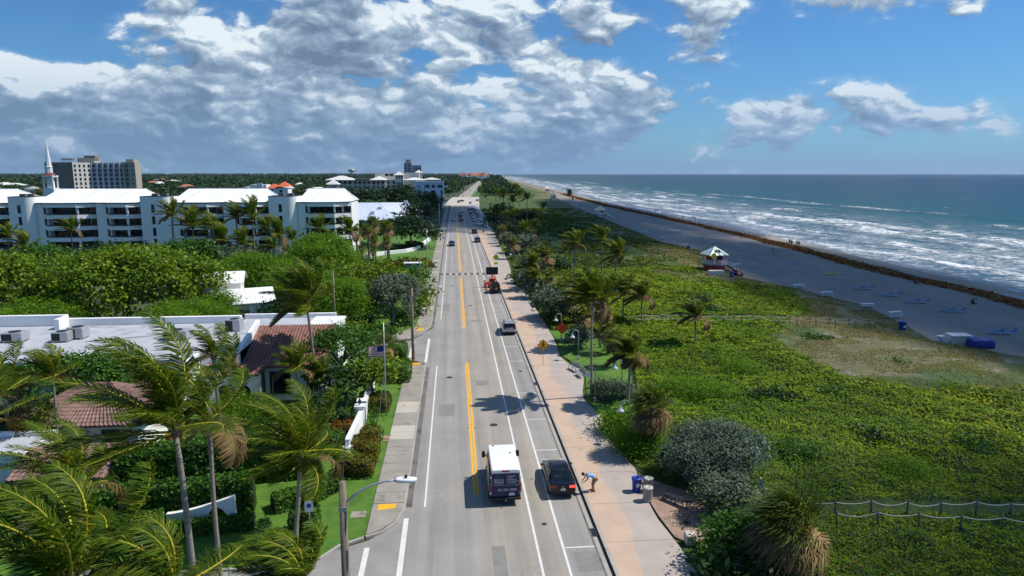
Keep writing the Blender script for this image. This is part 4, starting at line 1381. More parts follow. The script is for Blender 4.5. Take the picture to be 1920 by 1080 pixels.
def seam_roof(name, quads, mat, parent, seam=0.8, thick=0.12):
    """standing seam metal roof: folded sheets with raised ribs"""
    mb = MB()
    for q in quads:
        el, er, rr, rl = (np.array(p, float) for p in q)
        nrm = unit(np.cross(er - el, rl - el))
        nrm = nrm if nrm[2] > 0 else -nrm
        mb.add([el, er, rr, rl, el - nrm * thick, er - nrm * thick, rr - nrm * thick, rl - nrm * thick], [(0, 1, 2, 3), (7, 6, 5, 4), (0, 4, 5, 1), (1, 5, 6, 2), (2, 6, 7, 3), (3, 7, 4, 0)])
        W = max(np.linalg.norm(er - el), np.linalg.norm(rr - rl))
        n = max(1, int(W / seam))
        for i in range(1, n):
            u = i / n
            a = el * (1 - u) + er * u; b = rl * (1 - u) + rr * u
            if np.linalg.norm(b - a) < 0.3:
                continue
            s = unit(np.cross(b - a, nrm)) * 0.025
            mb.add([a - s + nrm * .002, a + s + nrm * .002, b + s + nrm * .002, b - s + nrm * .002, a + nrm * .06, b + nrm * .06], [(0, 4, 5, 3), (4, 1, 2, 5), (0, 1, 4), (3, 5, 2)])
    return mb.build(name, mat, parent)


# ---- white condominium with round stair towers
def condo():
    Y0 = 180.0
    t = thing('apartment_building', 'long white four storey apartment block with round stair towers and white metal roofs', 'building', (-70, Y0 + 6, 0))
    ox, oy = -70.0, Y0 + 6.0

    def part(mb, name, mat, parent=t, sm=False):
        o = mb.build(name, mat, parent, sm)
        return o
    def B(x0, x1, y0, y1, z0, z1):
        return (x0 - ox, x1 - ox, y0 - oy, y1 - oy, z0, z1)
    FZ = [2.35, 5.0, 7.85, 10.7]      # balcony floors (top of the white bands)
    # wings: wall behind, bays in front
    wings = [(-122.0, -108.6, [(-120, -110.5)]), (-103.8, -78.2, [(-101.4, -89.7), (-86.5, -78.4)]), (-71.2, -47.0, [(-68.8, -58.7), (-54.6, -47.2)]), (-40.0, -26.8, [(-37.3, -27.0)])]
    for (x0, x1, bays) in wings:
        part(MB().box(*B(x0, x1, Y0 + 3.2, Y0 + 16, -.1, 13.45)), 'wall', WHITE)
        # solid wall piers between the bays, flush with the balcony fronts
        edges = [x0] + [v for b in bays for v in b] + [x1]
        for a, b in zip(edges[::2], edges[1::2]):
            if b - a > 0.5:
                part(MB().box(*B(a, b - .003, Y0 + 0.9, Y0 + 3.2, -.1, 13.45)), 'wall', WHITE)
                if b - a > 2.2:
                    for z in FZ:
                        window(t, b - .55 - ox, Y0 + .90 - oy, z + 1.1, 0.55, 1.75)
        for (bx0, bx1) in bays:
            xm = bx0 + (bx1 - bx0) * (0.56 if bx1 - bx0 < 9 else 0.64)
            for i, z in enumerate(FZ):
                pl = [(bx0 + .02 - ox, Y0 + 3.2 - oy), (bx0 + .02 - ox, Y0 - oy), (xm - ox, Y0 - oy), (bx1 - .02 - ox, Y0 + 2.9 - oy), (bx1 - .02 - ox, Y0 + 3.2 - oy)]
                bal = part(MB().prism(pl, z - 0.98, z), 'balcony', WHITE)
                rail = MB()
                for (p, q) in ((pl[1], pl[2]), (pl[2], pl[3])):
                    a = Vector((p[0], p[1] + .06, 0)); b = Vector((q[0], q[1] + .06, 0))
                    ang = math.atan2(b.y - a.y, b.x - a.x); ln = (b - a).length; c = (a + b) / 2
                    rail.cbox((c.x, c.y, z + 0.42), (ln, .05, .07), ang)
                    rail.cbox((c.x, c.y, z + 0.22), (ln, .03, .26), ang)
                rail.build('railing', DARKTRIM, bal)
                # sliding doors at the back, column at the fold
                nn = max(3, int((bx1 - bx0) / 1.6))
                for k in range(nn):
                    w = (bx1 - bx0) / nn
                    window(t, bx0 + w * (k + .5) - ox, Y0 + 3.17 - oy, z + 0.93, w - .04, 1.80, 0, GLASS, DARKTRIM, 'balcony_door')
                part(MB().box(*B(xm - .22, xm + .22, Y0 + .12, Y0 + .55, z, z + 1.86)), 'column', WHITE)
                if bx1 > -30:
                    part(MB().box(*B(bx1 - 2.0, bx1 - 1.7, Y0 + 1.75, Y0 + 2.05, z, z + 1.86)), 'column', WHITE)
                if z > FZ[0]:
                    pass
            top = [(bx0 + .02 - ox, Y0 + 3.2 - oy), (bx0 + .02 - ox, Y0 - .3 - oy), (xm - ox, Y0 - .3 - oy), (bx1 - .02 - ox, Y0 + 2.7 - oy), (bx1 - .02 - ox, Y0 + 3.2 - oy)]
            part(MB().prism(top, 12.58, 13.47), 'ceiling_band', WHITE)
            part(MB().prism([(p[0], p[1] - .12) for p in top[1:4]] + [(p[0], p[1] + .12) for p in top[1:4]][::-1], 13.47, 13.75), 'gutter', DARKTRIM)
        # folded roof
        zr, ze, yr = 17.0, 13.78, Y0 + 9.5
        q = []
        prev = x0 - 0.3
        lastR = None
        for (bx0, bx1) in bays:
            xm = bx0 + (bx1 - bx0) * (0.56 if bx1 - bx0 < 9 else 0.64)
            E = [(prev - ox, Y0 + .6 - oy, ze), (bx0 - .6 - ox, Y0 + .2 - oy, ze), (bx0 + .5 - ox, Y0 - .6 - oy, ze), (xm - ox, Y0 - .6 - oy, ze), (bx1 + .15 - ox, Y0 + 2.2 - oy, ze)]
            Rr = [(prev + 1.6 - ox, yr - oy, zr), (bx0 - .4 - ox, yr - oy, zr), (bx0 + 3.0 - ox, yr - oy, zr), (xm + 1.0 - ox, yr - oy, zr), (bx1 + .2 - (2.6 if bx1 == bays[-1][1] else 0) - ox, yr - oy, zr)]
            if lastR is not None:
                Rr[0] = lastR
            lastR = Rr[-1]
            for k in range(4):
                q.append((E[k], E[k + 1], Rr[k + 1], Rr[k]))
            prev = bx1 + .15
        lastE, lastR = E[-1], Rr[-1]
        q.append((lastE, (x1 + .3 - ox, Y0 + 16.5 - oy, ze), lastR, lastR))
        seam_roof('roof', q, ROOFWHITE, t)
        first = (x0 + 1.3 - ox, yr - oy, zr)
        seam_roof('roof', [((x1 + .3 - ox, Y0 + 16.5 - oy, ze), (x0 - .3 - ox, Y0 + 16.5 - oy, ze), first, lastR), ((x0 - .3 - ox, Y0 + 16.5 - oy, ze), (x0 - .3 - ox, Y0 + .6 - oy, ze), first, first)], ROOFWHITE, t)
        part(MB().box(first[0], lastR[0], yr - oy - .18, yr - oy + .18, zr - .02, zr + .1), 'ridge_cap', ROOFWHITE)
    # stair towers: flat front with a rounded right shoulder
    for (x0, x1) in ((-109.8, -103.7), (-78.5, -71.0), (-47.1, -39.8)):
        r = 2.6
        pl = [(x0, Y0 + 6), (x0, Y0 - .2), (x1 - r, Y0 - .2)]
        pl += [(x1 - r + r * math.sin(a), Y0 - .2 + r - r * math.cos(a)) for a in np.linspace(.15, PI / 2, 10)] + [(x1, Y0 + 6)]
        pl = [(p[0] - ox, p[1] - oy) for p in pl]
        tw = part(MB().prism(pl, -.1, 15.2), 'stair_tower', WHITE)
        smooth_by_angle(tw, 30)
        c = MB().prism([(p[0] * 1.0, p[1] - .04) for p in pl], 15.2, 15.34)
        c.build('tower_cap', DARKTRIM, tw)
        for z in (3.6, 6.4, 9.3, 12.2):
            window(t, x0 + (x1 - x0) * .40 - ox, Y0 - .2 - oy, z, 0.75, 2.0)
        for k in (0.3, 0.62):
            part(MB().box(*B(x0 + (x1 - x0) * k, x0 + (x1 - x0) * k + 1.4, Y0 + 1.5, Y0 + 2.6, 15.34, 15.95)), 'rooftop_unit', TAUPE)
    return t


condo()


def grid_windows(t, x0, x1, n, zs, y, w, h, rz=0.0, glass=GLASS, frame=DARKTRIM, dx=None, dy=0.0):
    for i in range(n):
        u = (i + .5) / n
        for z in zs:
            window(t, x0 + (x1 - x0) * u, y + dy * u, z, w, h, rz, glass, frame)


def beige_hotel():
    ox, oy = -247.0, 512.0
    t = thing('hotel_tower', 'ten storey beige hotel slab with arched window columns behind the church spire', 'building', (ox, oy, 0))
    zs = [2.0 + 3.0 * k for k in range(9)]
    MB().box(-276 - ox, -258 - ox, 495 - oy, 525 - oy, -.1, 28.4).build('wall', TAUPE, t)  # taupe stands in for beige here: this face's shade is in the colour
    MB().prism([(-257.99 - ox, 495.0 - oy), (-251 - ox, 505 - oy), (-251 - ox, 524.9 - oy), (-257.99 - ox, 524.9 - oy)], -.1, 28.35).build('wall', CREAM, t)  # cream copy of the same wall, sunlight on the angled face put into colour
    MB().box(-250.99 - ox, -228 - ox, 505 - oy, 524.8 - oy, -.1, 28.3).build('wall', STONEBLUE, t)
    MB().box(-227.99 - ox, -219.5 - ox, 500 - oy, 509 - oy, -.1, 28.6).build('wall', BEIGE, t)
    MB().box(-276.3 - ox, -227.9 - ox, 525.01 - oy, 525.4 - oy, -.1, 29.0).build('parapet', CREAM, t)
    for z in zs:
        window(t, -269 - ox, 494.97 - oy, z, 1.3, 1.1)
        for i in range(4):
            u = (i + .5) / 4
            window(t, -257.99 + 7 * u - ox - .02, 495 + 10 * u - oy - .03, z, 1.3, 2.0, math.atan2(10, 7))
        for i in range(6):
            window(t, -249.2 + i * 3.75 - ox, 504.97 - oy, z, 2.2, 2.3, 0, GLASSBLUE)
        window(t, -225.3 - ox, 499.97 - oy, z, 2.4, 2.2)
        window(t, -221.6 - ox, 499.97 - oy, z, 0.9, 1.1)
    for i in range(7):
        MB().box(-251.4 + i * 3.75 - ox, -250.6 + i * 3.75 - ox + .3, 504.5 - oy, 504.96 - oy, 0, 28.3).build('pilaster', STONEBLUE, t)
    MB().box(-261 - ox, -250 - ox, 508 - oy, 516 - oy, 28.4, 31.6).build('roof_house', BEIGE, t)
    MB().box(-256 - ox, -248.5 - ox, 507 - oy, 515 - oy, 31.6, 33.2).build('roof_house', TAUPE, t)
    MB().box(-226 - ox, -221 - ox, 502 - oy, 508 - oy, 28.6, 30.6).build('roof_house', BEIGE, t)
    m = MB()
    for x in (-270, -268, -266, -264):
        m.box(x - ox, x + .25 - ox, 506 - oy, 506.25 - oy, 28.4, 31.4)
    m.box(-270.5 - ox, -263.2 - ox, 505.5 - oy, 509 - oy, 30.0, 31.2)
    m.build('cooling_unit', STEEL, t)


beige_hotel()


def church():
    x, y = -193.2, 350.0
    t = thing('church_steeple', 'slender white church spire with a red collar above a square belfry', 'church', (x, y, 0))
    MB().box(-2.4, 2.4, -2.4, 2.4, -.1, 14.0).build('tower', WHITE, t)
    b = MB()
    for sx in (-1, 1):
        for sy in (-1, 1):
            b.box(sx * 2.2 - .45 if sx > 0 else -2.3, sx * 2.3 if sx > 0 else -1.75, sy * 2.2 - .45 if sy > 0 else -2.3, sy * 2.3 if sy > 0 else -1.75, 14.0, 19.2)
    b.box(-1.2, 1.2, -1.2, 1.2, 14.0, 19.2)
    b.build('belfry', WHITEPAINT, t)
    MB().box(-2.5, 2.5, -2.5, 2.5, 19.2, 20.0).build('cornice', WHITEPAINT, t)
    MB().lathe([(2.9, 20.0), (1.6, 21.3), (1.5, 21.3)], n=8).build('collar_roof', pm('red_shingle', (0.20, 0.05, 0.05), .8), t)
    MB().lathe([(1.45, 21.3), (1.45, 24.0), (1.65, 24.05), (1.3, 24.3), (0.12, 36.5), (0.05, 38.5)], n=8).build('spire', WHITEPAINT, t)
    MB().lathe([(0.05, 36.4), (0.05, 39.2)], n=6).build('finial', STEEL, t)


church()


def resort():
    ox, oy = -65.0, 610.0
    t = thing('resort_hotel', 'cream five storey resort hotel with white hipped roofs and dark loggias', 'building', (ox, oy, 0))
    def bx(x0, x1, y0, y1, z0, z1, m, nm):
        return MB().box(x0 - ox, x1 - ox, y0 - oy, y1 - oy, z0, z1).build(nm, m, t)
    bx(-108, -58, 603, 622, -.1, 15.4, CREAM, 'wall')
    for x0, x1 in ((-107, -86.5), (-86, -70.6), (-70, -59)):
        n = int((x1 - x0) / 3.6)
        for i in range(n):
            w = (x1 - x0) / n
            for z in (1.9, 5.2, 8.5, 11.8, ):
                window(t, x0 + w * (i + .5) - ox, 602.96 - oy, z + 1.4, w - .9, 2.3, 0, GLASS)
        for i in range(n + 1):
            bx(x0 + (x1 - x0) * i / n - .3, x0 + (x1 - x0) * i / n + .3, 601.6, 602.9, 0, 15.2, CREAM, 'column')
        for z in (3.3, 6.6, 9.9):
            bx(x0, x1, 601.8, 602.5, z, z + .7, CREAM, 'balcony')
    def hip(x0, x1, y0, y1, z0, z1, nm='roof'):
        d = min((x1 - x0), (y1 - y0)) / 2
        a, b, c, e = (x0 - ox, y0 - oy, z0), (x1 - ox, y0 - oy, z0), (x1 - ox, y1 - oy, z0), (x0 - ox, y1 - oy, z0)
        r1, r2 = (x0 + d - ox, (y0 + y1) / 2 - oy, z1), (x1 - d - ox, (y0 + y1) / 2 - oy, z1)
        if x1 - x0 < y1 - y0:
            r1, r2 = ((x0 + x1) / 2 - ox, y0 + d - oy, z1), ((x0 + x1) / 2 - ox, y1 - d - oy, z1)
            MB().add([a, b, c, e, r1, r2], [(0, 1, 4), (1, 2, 5, 4), (2, 3, 5), (3, 0, 4, 5), (3, 2, 1, 0)]).build(nm, CREAMROOF, t)
        else:
            MB().add([a, b, c, e, r1, r2], [(0, 1, 5, 4), (1, 2, 5), (2, 3, 4, 5), (3, 0, 4), (3, 2, 1, 0)]).build(nm, CREAMROOF, t)
    hip(-109.5, -84, 600.5, 623, 15.4, 19.0)
    bx(-84, -71, 601, 622, 15.4, 16.6, TAUPE, 'roof_terrace')
    hip(-72, -57, 600.5, 623, 15.4, 18.6)
    bx(-58, -48, 604, 622, -.1, 15.6, CREAM, 'wall')
    for x in (-56, -51.5):
        for z in (2, 5.3, 8.6, 12):
            window(t, x - ox, 603.96 - oy, z + 1.2, 1.8, 2.4)
    bx(-69, -30, 618.02, 634, 8, 21.6, CREAM, 'wall')
    for x in (-58.5, -54.5):
        window(t, x - ox, 617.98 - oy, 19.5, 3.2, 2.2)
    bx(-50, -43, 601, 609, -.1, 19.6, CREAM, 'tower')
    for i in range(3):
        for z in (6, 12, 18):
            window(t, -48.6 + i * 2.1 - ox, 600.96 - oy, z, 1.3, 2.6)
    hip(-51, -42, 600, 610, 19.6, 22.6, 'tower_roof')
    bx(-43, -25, 606, 622, -.1, 15.2, CREAM, 'wall')
    hip(-44, -24, 605, 623, 15.2, 17.6)
    bx(-24, -12, 612, 628, -.1, 14.6, CREAM, 'wall')
    hip(-28, -11, 611, 629, 15.6, 17.4)
    hip(-34, -27, 614, 621, 21.7, 24.0, 'tower_roof')
    g = thing('gazebo_pavilion', 'small white pyramid roofed pavilion in front of the resort hotel', 'pavilion', (-80.0, 470, 0))
    for sx in (-1, 1):
        for sy in (-1, 1):
            MB().box(sx * 3 - .3, sx * 3 + .3, sy * 3 - .3, sy * 3 + .3, -.1, 13.8).build('column', CREAM, g)
    MB().box(-2.6, 2.6, -2.6, 2.6, -.1, 9).build('core', CREAM, g)
    MB().add([(-4.4, -4.4, 13.8), (4.4, -4.4, 13.8), (4.4, 4.4, 13.8), (-4.4, 4.4, 13.8), (0, 0, 17)], [(0, 1, 4), (1, 2, 4), (2, 3, 4), (3, 0, 4), (3, 2, 1, 0)]).build('roof', CREAMROOF, g)


CREAMROOF = pm('cream_metal_roof', (0.68, 0.68, 0.63), 0.55, 0.05, 0.1)
resort()


def road_building():
    ox, oy = -14.0, 430.0
    t = thing('white_corner_building', 'pale four storey white building beside the road before the far crossing', 'building', (ox, oy, 0))
    MB().box(-22.6 - ox, -6.2 - ox, 420 - oy, 446 - oy, -.1, 15.6).build('wall', pm('shaded_white_stucco', (0.66, 0.70, 0.77), .75, .04, .4), t)  # bluish cast of a shaded white front is put into the stucco colour
    MB().box(-22.9 - ox, -5.9 - ox, 419.7 - oy, 446.3 - oy, 15.6, 16.2).build('cornice', WHITEPAINT, t)
    for x in (-17.0, -15.9, -14.9, -12.6, -11.6, -9.2, -8.2, -7.2):
        window(t, x - ox, 419.96 - oy, 13.3, .85, 1.8)
    for x in (-20.5,):
        for z in (13.3, 9.9):
            window(t, x - ox, 419.96 - oy, z, .8, 1.3)
    for x in (-12.6, -11.6):
        window(t, x - ox, 419.96 - oy, 10.0, .85, 1.6)
    for z in (9.6, 6.2):
        window(t, -7.2 - ox, 419.96 - oy, z, .9, 2.6)
    window(t, -8.8 - ox, 419.96 - oy, 2.4, 3.0, 3.0)
    MB().box(-13.2 - ox, -10.8 - ox, 419.5 - oy, 419.98 - oy, 7.2, 7.5).build('sign_board', DARKTRIM, t)
    c = MB().prism([(-6.2 - ox, 424 - oy), (-3.6 - ox, 424 - oy), (-3.6 - ox, 440 - oy), (-6.2 - ox, 440 - oy)], 12.5, 13.2)
    c.build('awning', CREAMROOF, t)


road_building()


def far_tower():
    ox, oy = -50.0, 878.0
    t = thing('apartment_tower', 'tall grey apartment tower rising behind the resort hotel', 'building', (ox, oy, 0))
    m = pm('hazy_grey_concrete', (0.33, 0.36, 0.42), .8, .05, .2)  # distance haze is mixed into this bluish concrete colour
    MB().box(-61 - ox, -51 - ox, 870 - oy, 890 - oy, -.1, 34).build('wall', m, t)
    MB().box(-50.99 - ox, -39.6 - ox, 872 - oy, 890 - oy, -.1, 31).build('wall', m, t)
    MB().box(-59 - ox, -52.5 - ox, 873 - oy, 884 - oy, 34, 38).build('roof_house', m, t)
    MB().box(-54.2 - ox, -53.9 - ox, 878 - oy, 878.3 - oy, 38, 42).build('mast', STEEL, t)
    for k in range(10):
        z = 2.4 + 3.1 * k
        for x in (-59.3, -54.8):
            window(t, x - ox, 869.9 - oy, z, 2.0, 1.5)
        for x in (-49, -45.8, -43, -40.8):
            if z < 30:
                window(t, x - ox, 871.9 - oy, z, 1.5, 1.5)


far_tower()


def low_hall():
    ox, oy = -27.0, 284.0
    t = thing('low_pavilion_building', 'low building with a broad pale blue white hipped roof behind dark trees', 'building', (ox, oy, 0))
    MB().box(-52 - ox, -14.5 - ox, 269 - oy, 300 - oy, -.1, 4.6).build('wall', WHITE, t)
    P = lambda x, y, z: (x - ox, y - oy, z)
    seam_roof('roof', [(P(-54, 262, 3.6), P(-22, 262, 3.6), P(-31, 284, 9.2), P(-54, 284, 9.2)), (P(-22, 262, 3.6), P(-22, 300, 3.6), P(-31, 286, 9.2), P(-31, 284, 9.2)), (P(-22, 302, 3.6), P(-54, 302, 3.6), P(-54, 286, 9.2), P(-31, 286, 9.2))], ROOFBLUE, t, 1.2)
    seam_roof('roof', [(P(-33, 274, 6.4), P(-17, 278, 5.4), P(-19, 288, 9.1), P(-33, 288, 9.1)), (P(-17, 278, 5.4), P(-12.5, 290, 5.4), P(-19, 288, 9.1), P(-19, 288, 9.1))], ROOFBLUE, t, 1.2)
    MB().box(-22 - ox, -12.8 - ox, 277 - oy, 292 - oy, 5.0, 5.35).build('porch_roof', ROOFBLUE, t)
    for x in (-21, -18.6, -16.2, -13.6):
        MB().box(x - ox, x + .5 - ox, 277.4 - oy, 277.9 - oy, -.1, 5.0).build('porch_column', WHITE, t)
    for x in (-19.8, -17.4, -15.0):
        window(t, x - ox, 279.6 - oy, 2.6, 1.5, 2.6)
    MB().box(-21.8 - ox, -13.2 - ox, 279.7 - oy, 290 - oy, -.1, 5.0).build('porch_wall', STONEBLUE, t)
    for x, y, z in ((-20.5, 285, 9.0), (-30, 275, 7.0), (-32.2, 268.5, 5.6)):
        MB().box(x - ox, x + 1.6 - ox, y - oy, y + 1.6 - oy, z - .8, z + .9).build('roof_vent', STONEBLUE, t)


low_hall()


def red_roof_house():
    t = thing('orange_roofed_house', 'white house with bright orange tile roofs rising behind the apartment block', 'house', (-104, 410, 0))
    MB().box(-12, -3, -4, 6, -.1, 14.6).build('wall', WHITE, t)
    MB().box(-8, -5, -4.6, -4.02, 13.0, 15.6).build('parapet', WHITE, t)
    MB().box(-2.99, 9, -4, 6, -.1, 12.6).build('wall', WHITE, t)
    for (x0, x1, z0, z1) in ((-3, 4, 12.6, 15.0), (2.5, 10, 13.4, 16.2)):
        MB().add([(x0, -5, z0), (x1, -5, z0), (x1, 7, z0), (x0, 7, z0), ((x0 + x1) / 2 - .5, 1, z1), ((x0 + x1) / 2 + .5, 1, z1)], [(0, 1, 5, 4), (1, 2, 5), (2, 3, 4, 5), (3, 0, 4), (3, 2, 1, 0)]).build('roof', ORANGETILE, t)
    for x in (-10, -6, 0, 5):
        window(t, x, -4.03, 10.8, 1.6, 1.6)


red_roof_house()


# ---- villa with flat roofs, air conditioners and clay tiles
def ac_unit(label, x, y, z, w=1.5, d=1.2, h=1.0, rz=0.0, grp='air conditioners on the villa roof'):
    t = thing('air_conditioner', label, 'air conditioner', (x, y, z), rz, grp)
    bevel(MB().box(-w / 2, w / 2, -d / 2, d / 2, 0.12, h).build('casing', ALU, t), .03, 1)
    for sx in (-1, 1):
        MB().box(sx * w * .36 - .06, sx * w * .36 + .06, -d / 2, d / 2, 0, .12).build('foot', STEEL, t)
    g = MB().box(-w * .46, w * .02, -d / 2 - .012, -d / 2 - .002, .2, h - .1)
    for k in range(6):
        zz = .24 + k * (h - .4) / 6
        g.box(-w * .46, w * .02, -d / 2 - .03, -d / 2 - .012, zz, zz + .03)
    g.build('grille', BLACKMETAL, t)
    MB().lathe([(0.0, h + .001), (min(w, d) * .36, h + .001), (min(w, d) * .38, h + .05), (0.0, h + .05)], n=14).build('fan_cover', BLACKMETAL, t)
    return t


def villa():
    ox, oy = -30.0, 66.0
    t = thing('villa', 'white villa with flat grey roofs, parapets and brown clay tile slopes', 'house', (ox, oy, 0))
    def bx(x0, x1, y0, y1, z0, z1, m, nm, sm=False):
        return MB().box(x0 - ox, x1 - ox, y0 - oy, y1 - oy, z0, z1).build(nm, m, t)
    P = lambda x, y, z: (x - ox, y - oy, z)
    # flat blocks
    bx(-62, -23.2, 59.4, 75, -.1, 4.95, WHITE, 'wall')
    bx(-61.8, -23.4, 59.6, 74.8, 4.95, 5.0, ROOFFLAT, 'flat_roof')
    for (x0, x1, y0, y1, z1) in ((-62.2, -41.2, 74.7, 75.2, 6.15), (-41.2, -23.2, 74.7, 75.2, 5.75), (-62.2, -23.2, 59.2, 59.45, 5.22), (-41.4, -40.9, 72.8, 74.69, 6.1)):
        bx(x0, x1, y0, y1, 4.9, z1, WHITE, 'parapet')
    bx(-33.0, -32.7, 59.46, 61.0, 4.9, 5.5, WHITE, 'parapet')
    bx(-23.19, -19.6, 62.3, 75, -.1, 4.95, WHITE, 'wall')
    bx(-23.19, -19.8, 62.5, 74.8, 4.95, 5.01, ROOFFLAT, 'flat_roof')
    bx(-23.1, -13.4, 69.2, 76.4, -.1, 5.1, WHITE, 'wall')
    bx(-22.9, -13.6, 69.4, 76.2, 5.1, 5.15, ROOFFLAT, 'flat_roof')
    bx(-23.2, -13.3, 76.1, 76.5, 5.0, 5.62, WHITE, 'parapet')
    bx(-15.4, -12.1, 69.8, 75.6, 5.16, 5.4, ROOFWHITE, 'canopy')
    bx(-12.5, -12.2, 70.0, 75.4, -.1, 5.15, WHITE, 'wall')
    # white raking wall beside the tile slope
    MB().add([P(-19.95, 61.6, 3.5), P(-19.6, 61.6, 3.5), P(-19.6, 69.0, 6.0), P(-19.95, 69.0, 6.0), P(-19.95, 61.6, 5.0), P(-19.6, 61.6, 5.0), P(-19.6, 69.0, 6.5), P(-19.95, 69.0, 6.5)],
             [(0, 3, 2, 1), (4, 5, 6, 7), (0, 1, 5, 4), (1, 2, 6, 5), (2, 3, 7, 6), (3, 0, 4, 7)]).build('raking_wall', WHITE, t)
    tile_roof('roof_tiles', P(-19.55, 62.0, 3.55), P(-11.9, 62.0, 3.55), P(-11.9, 68.7, 5.95), P(-19.55, 68.7, 5.95), TERRA, t)
    MB().add([P(-19.5, 68.72, 5.9), P(-11.9, 68.72, 5.9), P(-11.9, 69.15, 5.1), P(-19.5, 69.15, 5.1)], [(0, 1, 2, 3)]).build('ridge_back', WHITE, t)
    tile_roof('roof_tiles', P(-22.6, 60.5, 3.25), P(-17.6, 60.5, 3.25), P(-17.6, 62.2, 3.85), P(-22.6, 62.2, 3.85), TERRA, t)
    # arcade front: wall with two arched openings
    aw = MB()
    x0, x1, yf = -22.3, -17.7, 61.0
    arches = [(-20.9, .62), (-19.1, .62)]
    prev = x0
    for (cx, r) in arches:
        aw.box(prev - ox, cx - r - ox, yf - oy, yf + .3 - oy, -.1, 3.2)
        pts = [(cx - r * math.cos(a), 1.55 + r * math.sin(a)) for a in np.linspace(0, PI, 13)]
        vs = [(p[0] - ox, yf - oy, p[1]) for p in pts] + [(p[0] - ox, yf - oy, 3.2) for p in pts]
        vs += [(p[0] - ox, yf + .3 - oy, p[1]) for p in pts]
        n = len(pts)
        aw.add(vs, [(i, i + 1, n + i + 1, n + i) for i in range(n - 1)] + [(i + 1, i, 2 * n + i, 2 * n + i + 1) for i in range(n - 1)])
        prev = cx + r
    aw.box(prev - ox, x1 - ox, yf - oy, yf + .3 - oy, -.1, 3.2)
    aw.build('arcade_wall', WHITE, t)
    bx(-22.3, -17.7, 62.0, 62.28, -.1, 3.2, TAUPE, 'inner_wall')
    window(t, -19.1 - ox, 61.97 - oy, 1.1, .95, 2.1, 0, GLASS, pm('door_wood', (0.10, 0.05, 0.03), .5), 'door')
    window(t, -20.9 - ox, 61.97 - oy, 1.3, .9, 1.6)
    bx(-17.69, -12.2, 62.8, 69.0, -.1, 3.6, WHITE, 'wall')
    window(t, -16.3 - ox, 62.77 - oy, 1.8, 1.9, 2.2, 0, GLASS, pm('green_shutter', (0.03, 0.07, 0.05), .5))
    window(t, -13.4 - ox, 62.77 - oy, 2.0, 1.0, 1.3)
    MB().tube([P(-17.5, 60.7, 3.2), P(-17.55, 60.72, 1.4), P(-17.6, 60.9, 0)], .06, 8).build('downpipe', WHITEPAINT, t)
    tile_roof('roof_tiles', P(-30.0, 57.6, 3.3), P(-23.4, 57.6, 3.3), P(-25.4, 60.9, 4.9), P(-30.0, 60.9, 4.9), TERRA, t)
    bx(-30, -23.4, 58.2, 59.35, -.1, 3.25, WHITE, 'wall')
    bx(-33.4, -30.02, 57.6, 59.38, -.1, 5.15, WHITE, 'wall')
    # front wing under a hipped roof
    bx(-31.8, -23.6, 50.2, 57.4, -.1, 3.0, WHITE, 'wall')
    a, b, c, d, r1, r2 = P(-32.6, 49.4, 2.95), P(-22.9, 49.4, 2.95), P(-22.9, 57.5, 2.95), P(-32.6, 57.5, 2.95), P(-28.6, 53.5, 5.0), P(-26.8, 53.5, 5.0)
    tile_roof('roof_tiles', a, b, r2, r1, TERRADARK, t, .32)
    tile_roof('roof_tiles', b, c, r2, r2, TERRADARK, t, .32)
    tile_roof('roof_tiles', d, a, r1, r1, TERRADARK, t, .32)
    for x in (-30.2, -27.8, -25.4):
        window(t, x - ox, 50.17 - oy, 1.6, 1.3, 1.6)
    # low white court wall and a small tiled gable in front
    bx(-46, -28.2, 44.3, 48.0, -.1, 2.9, WHITE, 'court_room')
    bx(-46.2, -28.0, 44.1, 44.5, 2.9, 3.25, WHITE, 'parapet')
    bx(-46.2, -28.0, 47.8, 48.2, 2.9, 3.25, WHITE, 'parapet')
    bx(-45.9, -28.4, 44.52, 47.78, 2.9, 2.95, ROOFFLAT, 'flat_roof')
    for x in (-36.0, -33.4):
        window(t, x - ox, 44.07 - oy, 1.5, 1.4, 1.5)
    bx(-27.4, -22.4, 42.5, 47.0, -.1, 2.3, WHITE, 'wall')
    tile_roof('roof_tiles', P(-27.8, 42.0, 2.25), P(-22.0, 42.0, 2.25), P(-22.0, 44.8, 3.3), P(-27.8, 44.8, 3.3), TERRADARK, t, .32)
    tile_roof('roof_tiles', P(-22.0, 47.6, 2.25), P(-27.8, 47.6, 2.25), P(-27.8, 44.8, 3.3), P(-22.0, 44.8, 3.3), TERRADARK, t, .32)
    MB().add([P(-22.4, 42.4, 2.3), P(-22.4, 47.1, 2.3), P(-22.4, 44.8, 3.2), P(-22.6, 42.4, 2.3), P(-22.6, 47.1, 2.3), P(-22.6, 44.8, 3.2)], [(0, 1, 2), (5, 4, 3)]).build('gable', WHITE, t)
    return t


